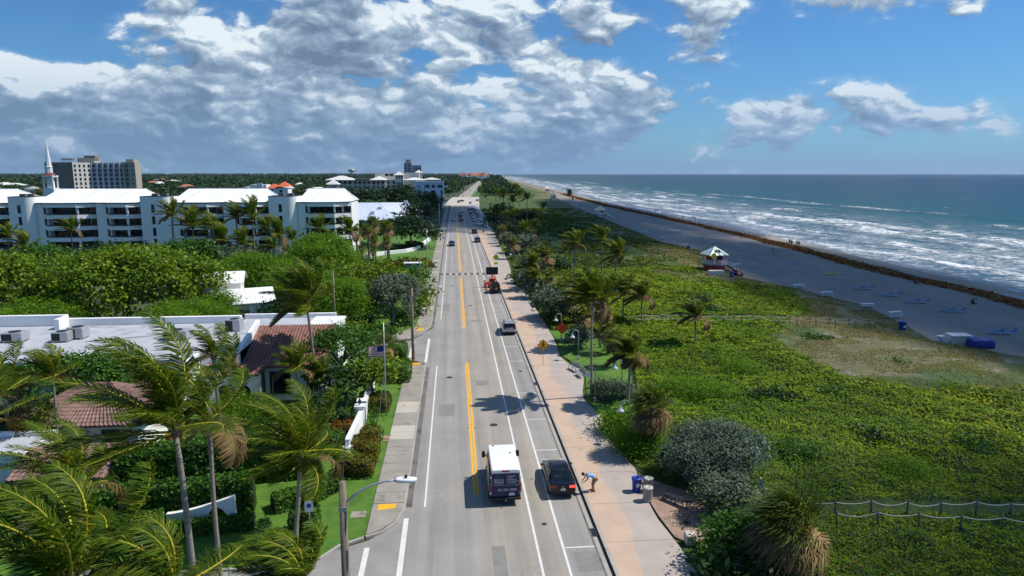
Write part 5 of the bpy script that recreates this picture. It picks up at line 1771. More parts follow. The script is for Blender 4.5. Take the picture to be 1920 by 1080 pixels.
villa()
AC = [((30, 640), 'weathered air conditioner at the left end of the flat villa roof', 1.9, 1.4, .95), ((118, 640), 'white cabinet air conditioner beside the dark unit on the villa roof', 1.5, 1.2, 1.0), ((148, 634), 'dark grilled air conditioner near the roof parapet step', 1.5, 1.3, 1.15),
      ((333, 636), 'long low air conditioner in the middle of the villa roof', 2.2, 1.4, .95), ((441, 622), 'tall pale air conditioner beside the clay tile slope', 1.5, 1.2, 1.35)]
for (p, lb, w, d, h) in AC:
    x, y = gp(p[0], p[1], 5.0)
    ac_unit(lb, x, min(y, 73.5), 5.0, w, d, h, random.Random(p[0]).uniform(-.15, .15))
pipes = MB()
for (a, b) in (((160, 640), (330, 625)), ((345, 640), (400, 610)), ((455, 625), (560, 606))):
    p, q = gp(*a, 5.08), gp(*b, 5.08)
    pipes = MB().tube([(p[0], p[1], 5.07), (q[0], q[1], 5.07)], .035, 6)
    tag(pipes.build('roof_pipe', STEEL), {160: 'thin pipe run from the dark air conditioner across the villa roof', 345: 'thin pipe behind the long low air conditioner', 455: 'thin pipe right of the tall air conditioner'}[a[0]], 'pipe', 'pipes on the villa roof')


def cottage(name, label, x, y, w, d, h, rz=0.0, roof=ROOFWHITE, flat=False):
    t = thing(name, label, 'house', (x, y, 0), rz)
    MB().box(-w / 2, w / 2, -d / 2, d / 2, -.1, h).build('wall', WHITE, t)
    e = .5
    seam_roof('roof', [((-w / 2 - e, -d / 2 - e, h - .1), (w / 2 + e, -d / 2 - e, h - .1), (w / 2 + e, 0, h + d * .24), (-w / 2 - e, 0, h + d * .24)), ((w / 2 + e, d / 2 + e, h - .1), (-w / 2 - e, d / 2 + e, h - .1), (-w / 2 - e, 0, h + d * .24), (w / 2 + e, 0, h + d * .24))], roof, t, .6)
    for s in (-1, 1):
        MB().add([(s * w / 2, -d / 2, h), (s * w / 2, d / 2, h), (s * w / 2, 0, h + d * .22)], [(0, 1, 2)]).build('gable', WHITE, t)
    for k in (-.3, 0, .3):
        window(t, k * w, -d / 2 - .03, h * .55, 1.1, 1.5)
    window(t, w / 2 + .03, 0, h * .55, 1.1, 1.5, PI / 2)
    return t


x, y = gp(455, 560, 4.0)
cottage('white_cottage', 'white cottage with a bright white roof beside a balcony in the trees', x, y, 7, 6, 4.0, 0.35)
x, y = gp(405, 525, 6.0)
cottage('white_cottage', 'narrow upper white house peeping out right of the huge sea grape tree', x + 1, y, 5, 5, 6.0, 0.2)
x, y = gp(120, 590, 3.0)
cottage('clapboard_cottage', 'grey clapboard cottage half hidden under the huge sea grape tree', x, y, 6.5, 6, 3.0, 0.1, pm('grey_shingle_roof', (0.16, 0.15, 0.14), .9, .2))

# ---- small houses far off among the trees
rgh = random.Random(8)
hp = []
for i in range(34):
    Yh = rgh.uniform(420, 1800)
    Xh = -rgh.uniform(0.16, 0.66) * Yh
    hp.append((Xh, Yh))
hm_w = MB().box(-7, 7, -5, 5, 0, 4.4).mesh('wall', WHITE)
hm_r = [MB().add([(-8, -6, 4.4), (8, -6, 4.4), (8, 6, 4.4), (-8, 6, 4.4), (-3, 0, 7), (3, 0, 7)], [(0, 1, 5, 4), (1, 2, 5), (2, 3, 4, 5), (3, 0, 4), (3, 2, 1, 0)]).mesh('roof', m) for m in (CREAMROOF, pm('grey_far_roof', (0.30, 0.30, 0.30), .8), pm('terracotta_far_roof', (0.36, 0.13, 0.07), .8))]
for i, (Xh, Yh) in enumerate(hp):
    k = (0, 1, 0, 2, 0)[i % 5]
    t = thing('distant_house', ['small pale roofed house among the distant inland trees', 'small grey roofed house among the distant inland trees', 'small terracotta roofed house among the distant inland trees'][k], 'house', (Xh, Yh, 2.2), rgh.uniform(0, 3), 'distant houses inland')
    link('wall', hm_w, t); link('roof', hm_r[k], t)
    s = rgh.uniform(.8, 1.7); t.scale = (s, s, 1)
for i in range(7):
    Yh = 1900 + i * 60; Xh = float(shift(Yh)) + rgh.uniform(-60, 40)
    t = thing('shore_house', 'red roofed house in the cluster at the far end of the road', 'house', (Xh, Yh, 1.0), rgh.uniform(0, 3), 'red roofed houses at the far end')
    link('wall', hm_w, t); link('roof', hm_r[2], t)
    t.scale = (1.7, 1.7, 3.2)
# water tower on the inland skyline
wt = thing('water_tower', 'tiny mushroom water tower on the inland skyline', 'water tower', (-331, 2300, 0))
MB().lathe([(2.5, 0), (2.0, 20), (2.5, 24)], n=10).build('stem', STEEL, wt, True)
MB().lathe([(2.5, 24), (11, 28), (13, 31), (9, 34), (0.2, 35.5)], n=14).build('tank', STEEL, wt, True)

# ------------------------------------------------------------------ planting
def X_at(px, Y, py=500):
    return at(px, py, Y)[0]


def Z_at(px, py, Y):
    return at(px, py, Y)[1]


# ---- near coconut palms (crown mark, distance)
def near_palm(label, px, py, Y, **kw):
    x, z = at(px, py, Y)
    return coco('coconut_palm', label, x, Y, z, **kw)


near_palm('big windblown coconut palm with orange fruit left of the street lamp pole', 348, 806, 28.6, L=5.2, nf=17, nl=60, seed=3, lean=(-.5, 0), lw=.065, ll=1.15, dry=1)
near_palm('second tall coconut palm with a slimmer darker trunk behind the big one', 392, 792, 30.2, L=3.6, nf=7, nl=54, seed=8, lw=.06, r=.12, nuts=False, ll=1.0)
near_palm('windblown coconut palm leaning over the hedge near the white parking sign', 547, 852, 37.4, L=4.7, nf=19, nl=54, seed=5, lean=(.5, 0), lw=.06, ll=1.05, dry=0)
x, y = gp(556, 1003)
near_palm('slender second coconut palm trunk beside the hedge near the parking sign', 575, 862, y, L=3.6, nf=9, nl=46, seed=15, lw=.06, r=.10, nuts=False, dry=1)
near_palm('tall single coconut palm with a straight grey trunk in front of the villa', 583, 566, 64.0, L=4.8, nf=21, nl=58, seed=12, lw=.085, lean=(-.35, 0), dry=1, nuts=False, wk=1.15, ll=1.2)
near_palm('coconut palm crown filling the bottom left corner', 128, 1092, 20.0, L=4.2, nf=17, nl=56, seed=21, lw=.055, nuts=False)
near_palm('coconut palm crown at the bottom edge beside the corner one', 318, 1110, 21.5, L=3.2, nf=12, nl=50, seed=26, lw=.05, nuts=False)
near_palm('coconut palm in front of the low white court wall at the left', 143, 912, 34.0, L=4.2, nf=17, nl=50, seed=31, lw=.055)
near_palm('small palm crown showing at the bottom edge over the side street', 560, 1092, 26.0, L=2.9, nf=16, nl=44, seed=35, lw=.05, nuts=False, wk=1.3)
near_palm('palm at the left edge with upright fronds above the shrubs', 8, 738, 50.0, L=3.8, nf=14, nl=40, seed=38, lw=.07, nuts=False, wk=.5)
near_palm('thin trunked palm left of the brown hipped roof', 97, 706, 49.0, L=2.6, nf=13, nl=34, seed=41, lw=.06, r=.09, nuts=False)
near_palm('palm with brown drooping fronds behind the big windblown palm', 402, 668, 50.0, L=2.8, nf=10, nl=40, seed=44, lw=.06, dry=6, nuts=False)
near_palm('left edge palm whose yellow rib crosses the white wall', -48, 800, 36.0, L=4.2, nf=13, nl=46, seed=47, lw=.055, nuts=False, wk=.2)
near_palm('young palm clump in front of the villa window', 556, 690, 59.0, L=2.4, nf=14, nl=34, seed=51, lw=.06, r=.07, nuts=False, wk=.7)
near_palm('slim young palm beside the villa wall right of the window', 600, 705, 60.0, L=2.0, nf=12, nl=30, seed=53, lw=.06, r=.06, nuts=False, wk=.7, dry=0)
sabal('fan_palm', 'fan palm with spiky green leaves at the left edge among shrubs', X_at(55, 49), 49, 4.2, 61, 26, .8, .55, ns=15, sw=.08, drys=.12)
sabal('fan_palm', 'shaggy brown green fan palm behind the flag', X_at(722, 73, 640), 73, 2.6, 63, 40, 1.0, .8, drys=.45)

# ---- palms in front of the apartment block and in the gardens behind the villa
mid_proto = []
for k, (hh, L, nf) in enumerate(((7.0, 3.4, 15), (9.0, 3.6, 16), (5.5, 3.2, 14), (8.0, 3.3, 13))):
    mid_proto.append(coco('coconut_palm', '', 0, 0, hh, L=L, nf=nf, nl=20, seed=70 + k, lw=.13, dry=3 if k == 1 else 1, nuts=False, wk=.85 + .15 * k, ll=1.0))
for p in mid_proto:
    kids(p)
used = set()


def mid_palm(label, px, py, Y, k=0, group=None):
    x, z = at(px, py, Y)
    s = z / (7.0, 9.0, 5.5, 8.0)[k]
    if k not in used:
        used.add(k)
        c = mid_proto[k]
        c.location = (x, Y, 0); c.scale = (s, s, s); c['label'] = label
        if group:
            c['group'] = group
        return c
    c = place(mid_proto[k], x, Y, 1.0, label, group)
    q = min(1.3, max(.75, s))
    c.scale = (q, q, s if abs(s / q - 1) < .4 else q)
    return c


for (px, py, Y, k, lb) in (
        (14, 442, 150, 1, 'palm with yellowed fronds at the left edge before the apartment block'), (133, 432, 152, 1, 'palm with hanging yellow fronds before the leftmost balconies'),
        (322, 404, 158, 1, 'palm before the first stair tower with golden fronds'), (362, 425, 146, 0, 'bright green palm below the middle balconies'), (398, 428, 142, 3, 'dark palm left of the middle wing'),
        (418, 452, 136, 2, 'short dark palm with a forked look below the middle wing'), (442, 408, 158, 3, 'dark palm before the right half of the middle wing'), (474, 408, 157, 0, 'palm touching the second stair tower from the left'),
        (500, 430, 150, 1, 'golden green palm below the second stair tower'), (456, 456, 135, 0, 'curved green palm in front of the bright bushes'), (522, 442, 140, 2, 'palm below the right wing with bent crown'),
        (548, 448, 143, 3, 'palm right of the second stair tower at bush height'), (512, 465, 128, 1, 'short yellow shafted palm rising from the bright bushes'), (48, 462, 140, 2, 'small dark palm pair at the left foot of the apartment block'),
        (655, 432, 165, 2, 'pale green palm at the right foot of the apartment block'), (600, 430, 160, 0, 'palm half hidden at the foot of the right wing')):
    mid_palm(lb, px, py, Y, k)

fan_proto = [sabal('fan_palm', '', 0, 0, 5.2, 81, 24, .95, .75, ns=9, sw=.2, drys=.25), sabal('fan_palm', '', 0, 0, 3.0, 83, 26, 1.0, .8, ns=9, sw=.2, drys=.5, wk=1.5)]
for p in fan_proto:
    kids(p)
fused = set()


def mid_fan(label, x, y, s, k, group=None):
    if k not in fused:
        fused.add(k)
        c = fan_proto[k]; c.location = (x, y, 0); c.scale = (s, s, s); c['label'] = label
        if group:
            c['group'] = group
        return c
    return place(fan_proto[k], x, y, s, label, group, 0)


for (px, py, Y, lb) in ((668, 432, 168, 'leftmost fan palm of the clump by the curved white wall'), (690, 428, 172, 'second fan palm from the left in the clump by the curved wall'), (700, 414, 176, 'tallest fan palm of the clump by the curved wall'),
                        (703, 445, 162, 'short fan palm with a full round head before the curved wall'), (727, 422, 170, 'tan headed fan palm at the right of the clump'), (726, 448, 160, 'rightmost low fan palm over the pale post'),
                        (678, 465, 148, 'dark fan palm right of the bright bushes'), (700, 470, 152, 'squat fan palm on the lawn left of the white wall end'), (650, 482, 130, 'fan palm in front of the bright bushes')):
    x, z = at(px, py, Y)
    mid_fan(lb, x, Y, z / 5.6, 0)

# ---- broadleaved trees and shrubs, left
def T(name, label, px, Y, h, rx, kind, seed, ry=None, py=500, **kw):
    return tree(name, label, 'tree' if kw.get('trunk', True) else 'shrub', X_at(px, Y, py), Y, h, rx, ry, kind, seed, **kw)


T('sea_grape_tree', 'huge dark green sea grape tree behind the flat villa roof', 235, 93, 10.8, 12.2, 'grape', 1, 8.5, nlobe=12, fac=2.2, clear=.08)
T('sea_grape_tree', 'round sea grape tree at the left edge beside the huge one', 25, 100, 9.4, 8.4, 'grape', 2, fac=1.6, clear=.08)
T('feathery_tree', 'light feathery tree in front of the huge sea grape tree', 345, 82, 5.6, 5.2, 'feather', 3, clear=.1)
T('feathery_tree', 'yellow green feathery tree at the left edge behind the villa', 45, 83, 5.8, 5.6, 'feather', 4, clear=.1)
T('broadleaf_tree', 'dark broadleaf tree left of the dry brown palm in the gardens', 350, 126, 9.0, 6.5, 'gloss', 5)
T('feathery_tree', 'bright green feathery tree below the right wing of the apartments', 605, 126, 9.6, 7.2, 'feather', 6, nlobe=9, fac=1.3)
T('feathery_tree', 'bright feathery tree left of the tall single palm', 478, 112, 7.8, 6.2, 'feather', 7, fac=1.2)
T('feathery_tree', 'green feathery tree behind the tall single palm crown', 560, 104, 6.6, 5.2, 'feather', 8)
T('small_leaved_tree', 'dense small leaved tree left of the silver tree', 635, 90, 6.8, 4.5, 'feather', 9, fac=1.2)
T('silver_buttonwood', 'large silver grey buttonwood tree at the street corner', 733, 92, 7.2, 3.9, 'silver', 10, nlobe=9, fac=1.4)
T('sea_grape_tree', 'spreading sea grape tree behind the silver buttonwood', 690, 112, 6.2, 6.8, 'grape', 11, fac=1.1)
T('sea_grape_tree', 'sea grape thicket right of the silver buttonwood', 770, 104, 4.6, 3.6, 'grape', 12)
T('sea_grape_tree', 'sea grape tree with yellow green leaves before the sandy bushes', 640, 118, 6.0, 5.2, 'grape', 13)
T('mounded_shrub', 'smooth bright green mounded shrub near the sign shelter', 752, 128, 3.4, 6.6, 'hedge', 14, 3.5, trunk=False)
T('brown_scrub', 'brownish scrub in front of the curved white wall', 760, 148, 2.4, 7.5, 'bronze', 15, 3, trunk=False)
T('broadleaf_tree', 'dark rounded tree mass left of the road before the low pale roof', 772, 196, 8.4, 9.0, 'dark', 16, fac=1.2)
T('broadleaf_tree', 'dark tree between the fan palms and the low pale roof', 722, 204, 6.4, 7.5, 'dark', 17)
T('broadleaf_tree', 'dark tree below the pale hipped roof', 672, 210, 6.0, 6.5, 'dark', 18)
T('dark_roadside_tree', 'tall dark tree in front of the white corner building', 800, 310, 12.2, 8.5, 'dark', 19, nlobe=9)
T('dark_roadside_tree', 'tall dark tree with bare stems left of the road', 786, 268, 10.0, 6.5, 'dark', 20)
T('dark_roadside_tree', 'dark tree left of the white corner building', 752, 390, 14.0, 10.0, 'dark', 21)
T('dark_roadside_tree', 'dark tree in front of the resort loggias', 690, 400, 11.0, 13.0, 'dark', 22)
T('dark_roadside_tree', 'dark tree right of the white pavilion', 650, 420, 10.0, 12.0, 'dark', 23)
T('broadleaf_tree', 'dark green tree at the foot of the leftmost stair tower', 85, 128, 8.2, 5.0, 'gloss', 24)
T('broadleaf_tree', 'green tree filling the gap below the middle balconies', 285, 118, 8.4, 5.0, 'grape', 25)
T('feathery_tree', 'grey green feathery tree in the middle of the gardens', 445, 126, 7.6, 3.6, 'silver', 26)
T('feathery_tree', 'feathery tree between the white cottage and the villa roof', 405, 92, 5.2, 3.0, 'feather', 27)
T('lime_shrub', 'lime yellow shrub beside the white cottage', 443, 110, 2.8, 1.6, 'lime', 28, trunk=False)
T('dark_tree', 'dark shaded tree behind the white cottage', 470, 122, 6.2, 6.0, 'dark', 29)
T('sea_grape_tree', 'large leaved sea grape tree at the right end of the villa', 640, 66.5, 5.9, 3.6, 'gloss', 30, py=680, nlobe=9, fac=1.2)
T('round_tree', 'round yellow green tree left of the flagpole', 700, 61.5, 4.4, 2.1, 'grape', 31, py=700)
T('sea_grape_shrub', 'big round leaved shrub in front of the left villa roof', 135, 57.0, 6.1, 5.4, 'gloss', 32, 3.2, py=700, fac=1.3)
T('dark_shrub', 'dark shrub under the thin trunked palm at the left', 60, 52, 3.4, 4.5, 'dark', 33, py=730)
T('shrub', 'green shrub in front of the arcade arches', 455, 56.5, 2.2, 2.6, 'feather', 34, py=750, trunk=False)
T('shrub', 'dark leafy shrub under the young palms by the villa', 580, 55.5, 2.0, 2.4, 'dark', 35, py=760, trunk=False)
T('shrub', 'dark shade tree in the garden behind the white wall', 628, 60, 3.6, 2.6, 'dark', 36, py=740)
T('street_corner_shrub', 'low leafy shrub under the silver buttonwood', 705, 86, 1.8, 3.2, 'gloss', 37, 1.6, py=590, trunk=False)
T('corner_shrub', 'low green shrub by the far street corner pole', 760, 95, 2.0, 1.9, 'gloss', 38, py=600, trunk=False)
T('roadside_shrub', 'leafy shrub touching the far left pavement', 785, 101, 3.0, 1.5, 'grape', 39, py=560, trunk=False)
T('shrub', 'mixed shrub behind the cross street opposite the villa', 640, 85, 2.4, 3.4, 'grape', 40, 1.6, py=590, trunk=False)
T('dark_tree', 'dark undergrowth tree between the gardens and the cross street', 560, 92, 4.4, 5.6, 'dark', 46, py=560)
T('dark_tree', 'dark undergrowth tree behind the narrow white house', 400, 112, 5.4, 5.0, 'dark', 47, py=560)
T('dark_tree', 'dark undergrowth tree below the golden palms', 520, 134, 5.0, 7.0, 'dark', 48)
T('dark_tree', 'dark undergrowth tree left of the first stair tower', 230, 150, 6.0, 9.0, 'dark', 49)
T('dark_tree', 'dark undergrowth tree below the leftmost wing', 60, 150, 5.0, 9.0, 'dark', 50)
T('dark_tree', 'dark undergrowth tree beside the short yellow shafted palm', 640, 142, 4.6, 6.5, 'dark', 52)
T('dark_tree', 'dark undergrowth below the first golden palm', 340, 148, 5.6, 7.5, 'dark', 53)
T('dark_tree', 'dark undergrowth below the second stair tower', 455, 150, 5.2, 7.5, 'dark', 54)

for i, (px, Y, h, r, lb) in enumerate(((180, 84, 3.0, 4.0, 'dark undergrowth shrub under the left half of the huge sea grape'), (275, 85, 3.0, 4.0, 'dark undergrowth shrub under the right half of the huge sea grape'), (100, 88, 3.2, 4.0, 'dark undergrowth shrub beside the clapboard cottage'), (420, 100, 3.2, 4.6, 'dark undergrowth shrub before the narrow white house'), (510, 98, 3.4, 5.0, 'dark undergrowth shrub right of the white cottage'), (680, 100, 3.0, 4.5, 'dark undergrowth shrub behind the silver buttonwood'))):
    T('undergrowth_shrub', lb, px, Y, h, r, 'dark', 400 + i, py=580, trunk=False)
# ---- clipped garden along the pavement
hedge('clipped_hedge', 'tall dark clipped hedge behind the windblown palms', [(-22.0, 43.6), (-15.5, 45.6), (-9.6, 46.6)], 1.6, 3.3, 'gloss', 1, ls=.12)
hedge('clipped_hedge', 'clipped hedge closing the garden behind the arched wall', [(-24.0, 39.6), (-17.5, 40.9), (-12.8, 41.6)], 1.3, 2.3, 'gloss', 7, ls=.12)
hedge('low_hedge', 'low bright hedge curving along the lawn below the bronze bushes', [(-11.6, 41.2), (-9.6, 42.3), (-8.0, 44.2)], 1.2, 1.0, 'hedge', 2)
hedge('low_hedge', 'low dark hedge strip at the foot of the palm trunks', [(-17.8, 38.4), (-14.6, 38.9), (-12.2, 39.3)], .9, .75, 'hedge', 3)
hedge('block_hedge', 'square bright hedge at the left end of the arched garden wall', [(-20.2, 36.8), (-16.9, 38.2)], 1.5, 1.7, 'hedge', 4)
hedge('clipped_hedge', 'clipped hedge in front of the white court room at the left', [(-33, 40.2), (-26, 41.2), (-22.6, 41.6)], 1.4, 1.9, 'hedge', 5)
mound('clipped_bush', 'grey green clipped cube bush beside the white parking sign', *gp(572, 1000), .8, .8, 1.7, 'hedge', 6)
mb_ = [(650, 893, .75, .8, 1.25, 'bronze', 'bronze green rounded bush nearest the low hedge'), (681, 893, .7, 1.0, 1.2, 'bronze', 'second rounded bronze bush from the low hedge, against the lawn'), (690, 862, .75, 1.1, 1.25, 'bronze', 'third rounded bronze bush, the darkest of the row'),
       (672, 855, .6, 1.0, 1.2, 'bronze', 'rounded bronze bush tucked against the white wall'), (693, 835, .75, .9, 1.2, 'bronze', 'rounded bronze bush next to the strap leaf plants'), (712, 768, .9, 1.5, 1.2, 'bronze', 'wide bronze red rounded bush left of the flagpole foot'),
       (750, 712, 1.1, 2.0, 1.7, 'hedge', 'big smooth bright green rounded hedge by the cross street'), (745, 672, 1.1, 1.6, 1.6, 'hedge', 'second smooth green rounded hedge nearer the cross street')]
for i, (px, py, rx, ry, h, kd, lb) in enumerate(mb_):
    x, y = gp(px, py)
    mound('rounded_bush', lb, x, y + .4, rx, ry, h, kd, 10 + i)
x, y = gp(645, 824)
mound('croton_bush', 'orange red croton bush behind the white garden wall', x, y + .5, 1.0, .8, 1.2, 'croton', 30)
x, y = gp(612, 846)
mound('garden_bush', 'round green bush left of the white garden wall', x, y, 1.3, 1.0, 1.5, 'gloss', 31)
x, y = gp(660, 790)
mound('garden_bush', 'dark green bush beside the gate post', x, y, 1.0, .9, 1.1, 'gloss', 32)
for i, (px, py, lb) in enumerate(((700, 800, 'strap leaved plant right of the gate posts'), (690, 830, 'strap leaved plant below the white cap stone'), (712, 825, 'strap leaved plant at the edge of the brick path'), (705, 783, 'strap leaved plant beside the flagpole'))):
    strap_plant(lb, *gp(px, py), 1.0, 34, i, 'strap leaved plants by the wall')
for i, (px, py, lb) in enumerate(((300, 935, 'broad leaved tropical plant behind the big palm trunk'), (250, 950, 'arching tropical plant left of the big palm trunk'), (420, 905, 'pale tropical plant right of the two trunks'), (330, 900, 'tropical plant under the big windblown palm'))):
    strap_plant(lb, *gp(px, py), 2.2, 40, 20 + i, 'tropical plants in the villa garden', name='tropical_plant')

# ---- right side: between promenade and dune
def S(name, label, px, py, h, rx, kind, seed, ry=None, **kw):
    x, y = gp(px, py)
    kw.setdefault('trunk', False)
    return tree(name, label, 'shrub', x, y, h, rx, ry, kind, seed, **kw)


S('silver_shrub', 'largest blue grey buttonwood shrub on the near dune', 1335, 905, 3.9, 3.7, 'bluegrey', 101, 3.0, nlobe=9, fac=1.6)
S('silver_shrub', 'pale silver shrub behind the black bench', 1362, 972, 2.6, 1.9, 'silver', 102, 1.6, fac=1.4)
S('green_shrub', 'glossy green shrub at the bottom beside the promenade', 1375, 1062, 2.9, 1.9, 'gloss', 103, 1.7, nlobe=8, fac=1.4)
S('green_shrub', 'low green shrub at the bottom edge under the fan palm', 1400, 1110, 2.0, 2.2, 'dark', 104)
S('green_shrub', 'dark green shrub left of the largest blue grey shrub', 1268, 895, 1.7, 1.2, 'gloss', 105, fac=1.2)
S('green_shrub', 'green grassy shrub at the promenade bend by the bins', 1195, 850, 1.5, 1.6, 'feather', 106, 1.9, fac=1.3)
S('green_shrub', 'feathery green shrub below the bell lamp', 1165, 815, 1.7, 1.5, 'feather', 107, 1.8, fac=1.3)
S('silver_shrub', 'long silver shrub beside the two palm trunks', 1148, 750, 1.7, 2.3, 'silver', 108, 1.3, fac=1.4)
S('silver_shrub', 'wispy silver shrub behind the red orange sign', 1085, 655, 2.4, 1.7, 'silver', 109, fac=.8)
S('silver_tree', 'silver grey tree over the promenade behind the red orange sign', 1030, 598, 4.0, 2.7, 'silver', 110, fac=1.3, trunk=True)
S('silver_shrub', 'silver shrub over the promenade left of the fan palms', 1005, 560, 3.0, 2.3, 'silver', 111, fac=1.3)
S('green_shrub', 'dark green rounded shrub at the narrow part of the promenade', 972, 532, 2.2, 1.5, 'gloss', 112)
S('silver_shrub', 'silver shrub beside the rounded dark shrub', 990, 540, 3.0, 2.0, 'silver', 113)
S('silver_tree', 'silver tree by the white topped lamps', 985, 478, 5.0, 3.4, 'silver', 114, trunk=True)
S('dark_shrub', 'dark clump on the dune behind the windblown palms', 1042, 512, 2.2, 3.4, 'dark', 115)
S('green_mound', 'dark green mound on the yellow dune near the sea', 1445, 752, .9, 2.2, 'dark', 116, 1.3)
S('green_mound', 'small dark green mound beyond the rope path', 1312, 570, .9, 1.9, 'dark', 117)
S('green_mound', 'second small dark green mound beyond the rope path', 1325, 588, .8, 1.7, 'dark', 118)
S('green_shrub', 'dune shrub left of the dark green mound', 1330, 748, 1.3, 2.0, 'feather', 119)
S('green_shrub', 'grass green shrub right of the shaggy fan palm', 1285, 745, 1.2, 2.4, 'feather', 120)
S('silver_shrub', 'small silver shrub far along the promenade', 952, 462, 3.2, 2.4, 'silver', 121)
S('dark_shrub', 'dark shrub overhanging the far promenade', 935, 440, 3.6, 2.8, 'dark', 122)
S('dark_shrub', 'dark shrub at the promenade near the walking person', 925, 425, 4.0, 3.6, 'dark', 123)
S('dark_shrub', 'dark shrub group left of the far dune palms', 958, 420, 4.2, 4.6, 'dark', 124)
S('dark_shrub', 'dark shrub between the two far palm rows', 985, 412, 3.4, 4.4, 'dark', 125)
S('dark_shrub', 'dark shrub group before the far dune hollow', 940, 402, 4.5, 6.0, 'dark', 126)
S('green_shrub', 'low green shrub below the reversed coconut palms', 1095, 560, 2.0, 3.2, 'dark', 127)
S('green_shrub', 'dark green shrub below the leaning dune palm', 1150, 560, 2.0, 2.6, 'dark', 128)

for i, (px, py, h, r, kd, lb) in enumerate(((1385, 700, .9, 1.7, 'feather', 'low feathery clump on the bright dune right of the lone palm'), (1560, 745, .7, 1.6, 'gloss', 'low green clump near the sandy patch'), (1500, 860, .9, 2.0, 'gloss', 'low dark clump in the middle of the near dune'), (1700, 900, .8, 1.8, 'feather', 'feathery clump near the right edge above the rope path'),
                                       (1640, 830, .7, 1.5, 'dark', 'small dark clump above the rope path'), (1820, 850, .8, 1.6, 'gloss', 'green clump at the right edge of the dune'), (1250, 660, .8, 1.6, 'gloss', 'green clump below the lone ragged palm'), (1420, 640, .6, 1.5, 'feather', 'feathery clump beside the far rope path'), (1530, 640, .8, 1.8, 'gloss', 'green clump at the end of the far rope path'), (1790, 740, .6, 1.6, 'feather', 'feathery tuft on the sandy patch'), (1690, 690, .6, 1.4, 'gloss', 'green tuft at the seaward side of the sandy patch'))):
    S('dune_clump', lb, px, py, h, r, kd, 600 + i)
x, y = gp(1478, 1098)
sabal('fan_palm', 'large shaggy tan fan palm at the bottom right', x, y, 3.3, 201, 84, 1.5, 1.1, wk=1.5, ns=23, sw=.075, drys=.5, r=.22)
x, y = gp(1222, 852)
sabal('fan_palm', 'shaggy green and tan fan palm beside the promenade bend', x, y, 3.7, 203, 66, 1.25, .95, wk=1.5, ns=21, sw=.08, drys=.45, r=.2)
x, y = gp(1178, 762)
coco('coconut_palm', 'dark drooping palm beside the long silver shrub', x, y, 4.6, L=2.7, nf=18, nl=40, seed=205, lw=.07, dry=6, nuts=False, wk=1.3)
x, y = gp(1152, 690)
sabal('fan_palm', 'dark fan palm left of the drooping palm', x, y, 3.0, 207, 36, .9, .7, wk=1.4, drys=.35)
x, y = gp(1108, 746)
coco('coconut_palm', 'tall slender coconut palm beside the bell lamp on the grass', x, y, Z_at(1101, 560, y), L=3.9, nf=19, nl=46, seed=209, lw=.09, nuts=False, wk=1.5, r=.13, dry=1)
x, y = gp(1126, 654)
coco('coconut_palm', 'second tall slender palm standing behind the bell lamp palm', x, y, Z_at(1111, 560, y), L=4.0, nf=17, nl=42, seed=211, lw=.095, nuts=False, wk=1.5, r=.13, dry=1)
x, y = gp(1302, 652)
coco('coconut_palm', 'lone ragged palm on the bright dune by the rope path', x, y, Z_at(1290, 592, y), L=3.2, nf=14, nl=34, seed=213, lw=.09, nuts=False, wk=1.9, r=.12, dry=4)
x, y = gp(1203, 612)
coco('coconut_palm', 'ragged palm with hanging dead fronds left of the rope path', x, y, Z_at(1196, 556, y), L=3.6, nf=15, nl=32, seed=215, lw=.10, nuts=False, wk=1.9, r=.13, dry=5)
x, y = gp(1168, 604)
coco('coconut_palm', 'windblown dune palm behind the two slender palms', x, y, Z_at(1160, 548, y), L=4.0, nf=16, nl=32, seed=217, lw=.10, nuts=False, wk=1.7, r=.14, dry=3)
x, y = gp(1148, 548)
coco('coconut_palm', 'thick leaning palm with pale trunk on the middle dune', x, y, Z_at(1150, 478, y), L=4.2, nf=18, nl=30, seed=219, lw=.12, nuts=False, wk=1.7, r=.2, lean=(1.0, 0), dry=3)
x, y = gp(1128, 520)
coco('coconut_palm', 'dark windblown palm behind the thick leaning palm', x, y, Z_at(1120, 448, y), L=4.2, nf=14, nl=28, seed=221, lw=.12, nuts=False, wk=1.6, r=.14)
for i, (px, py, s, lb) in enumerate(((1052, 592, 1.25, 'tan fan palm behind the silver promenade tree'), (1075, 612, 1.2, 'fan palm with brown skirt behind the wispy silver shrub'), (1110, 612, 1.2, 'shaggy fan palm between the two slender palms'), (1130, 632, 1.15, 'low shaggy fan palm right of the slender palms'),
                                     (1035, 560, 1.25, 'pale tan fan palm at the promenade narrows'), (1062, 575, 1.2, 'tan fan palm right of the narrows'), (1000, 520, 1.3, 'brown fan palm before the far dune'), (1018, 515, 1.5, 'brown headed fan palm on the dune edge'),
                                     (1095, 640, 1.1, 'fan palm behind the small bell lamp'), (1120, 590, 1.2, 'fan palm under the leaning dune palm'), (1140, 665, 1.0, 'low tan fan palm above the drooping palm'))):
    x, y = gp(px, py)
    mid_fan(lb, x, y, s, 1)
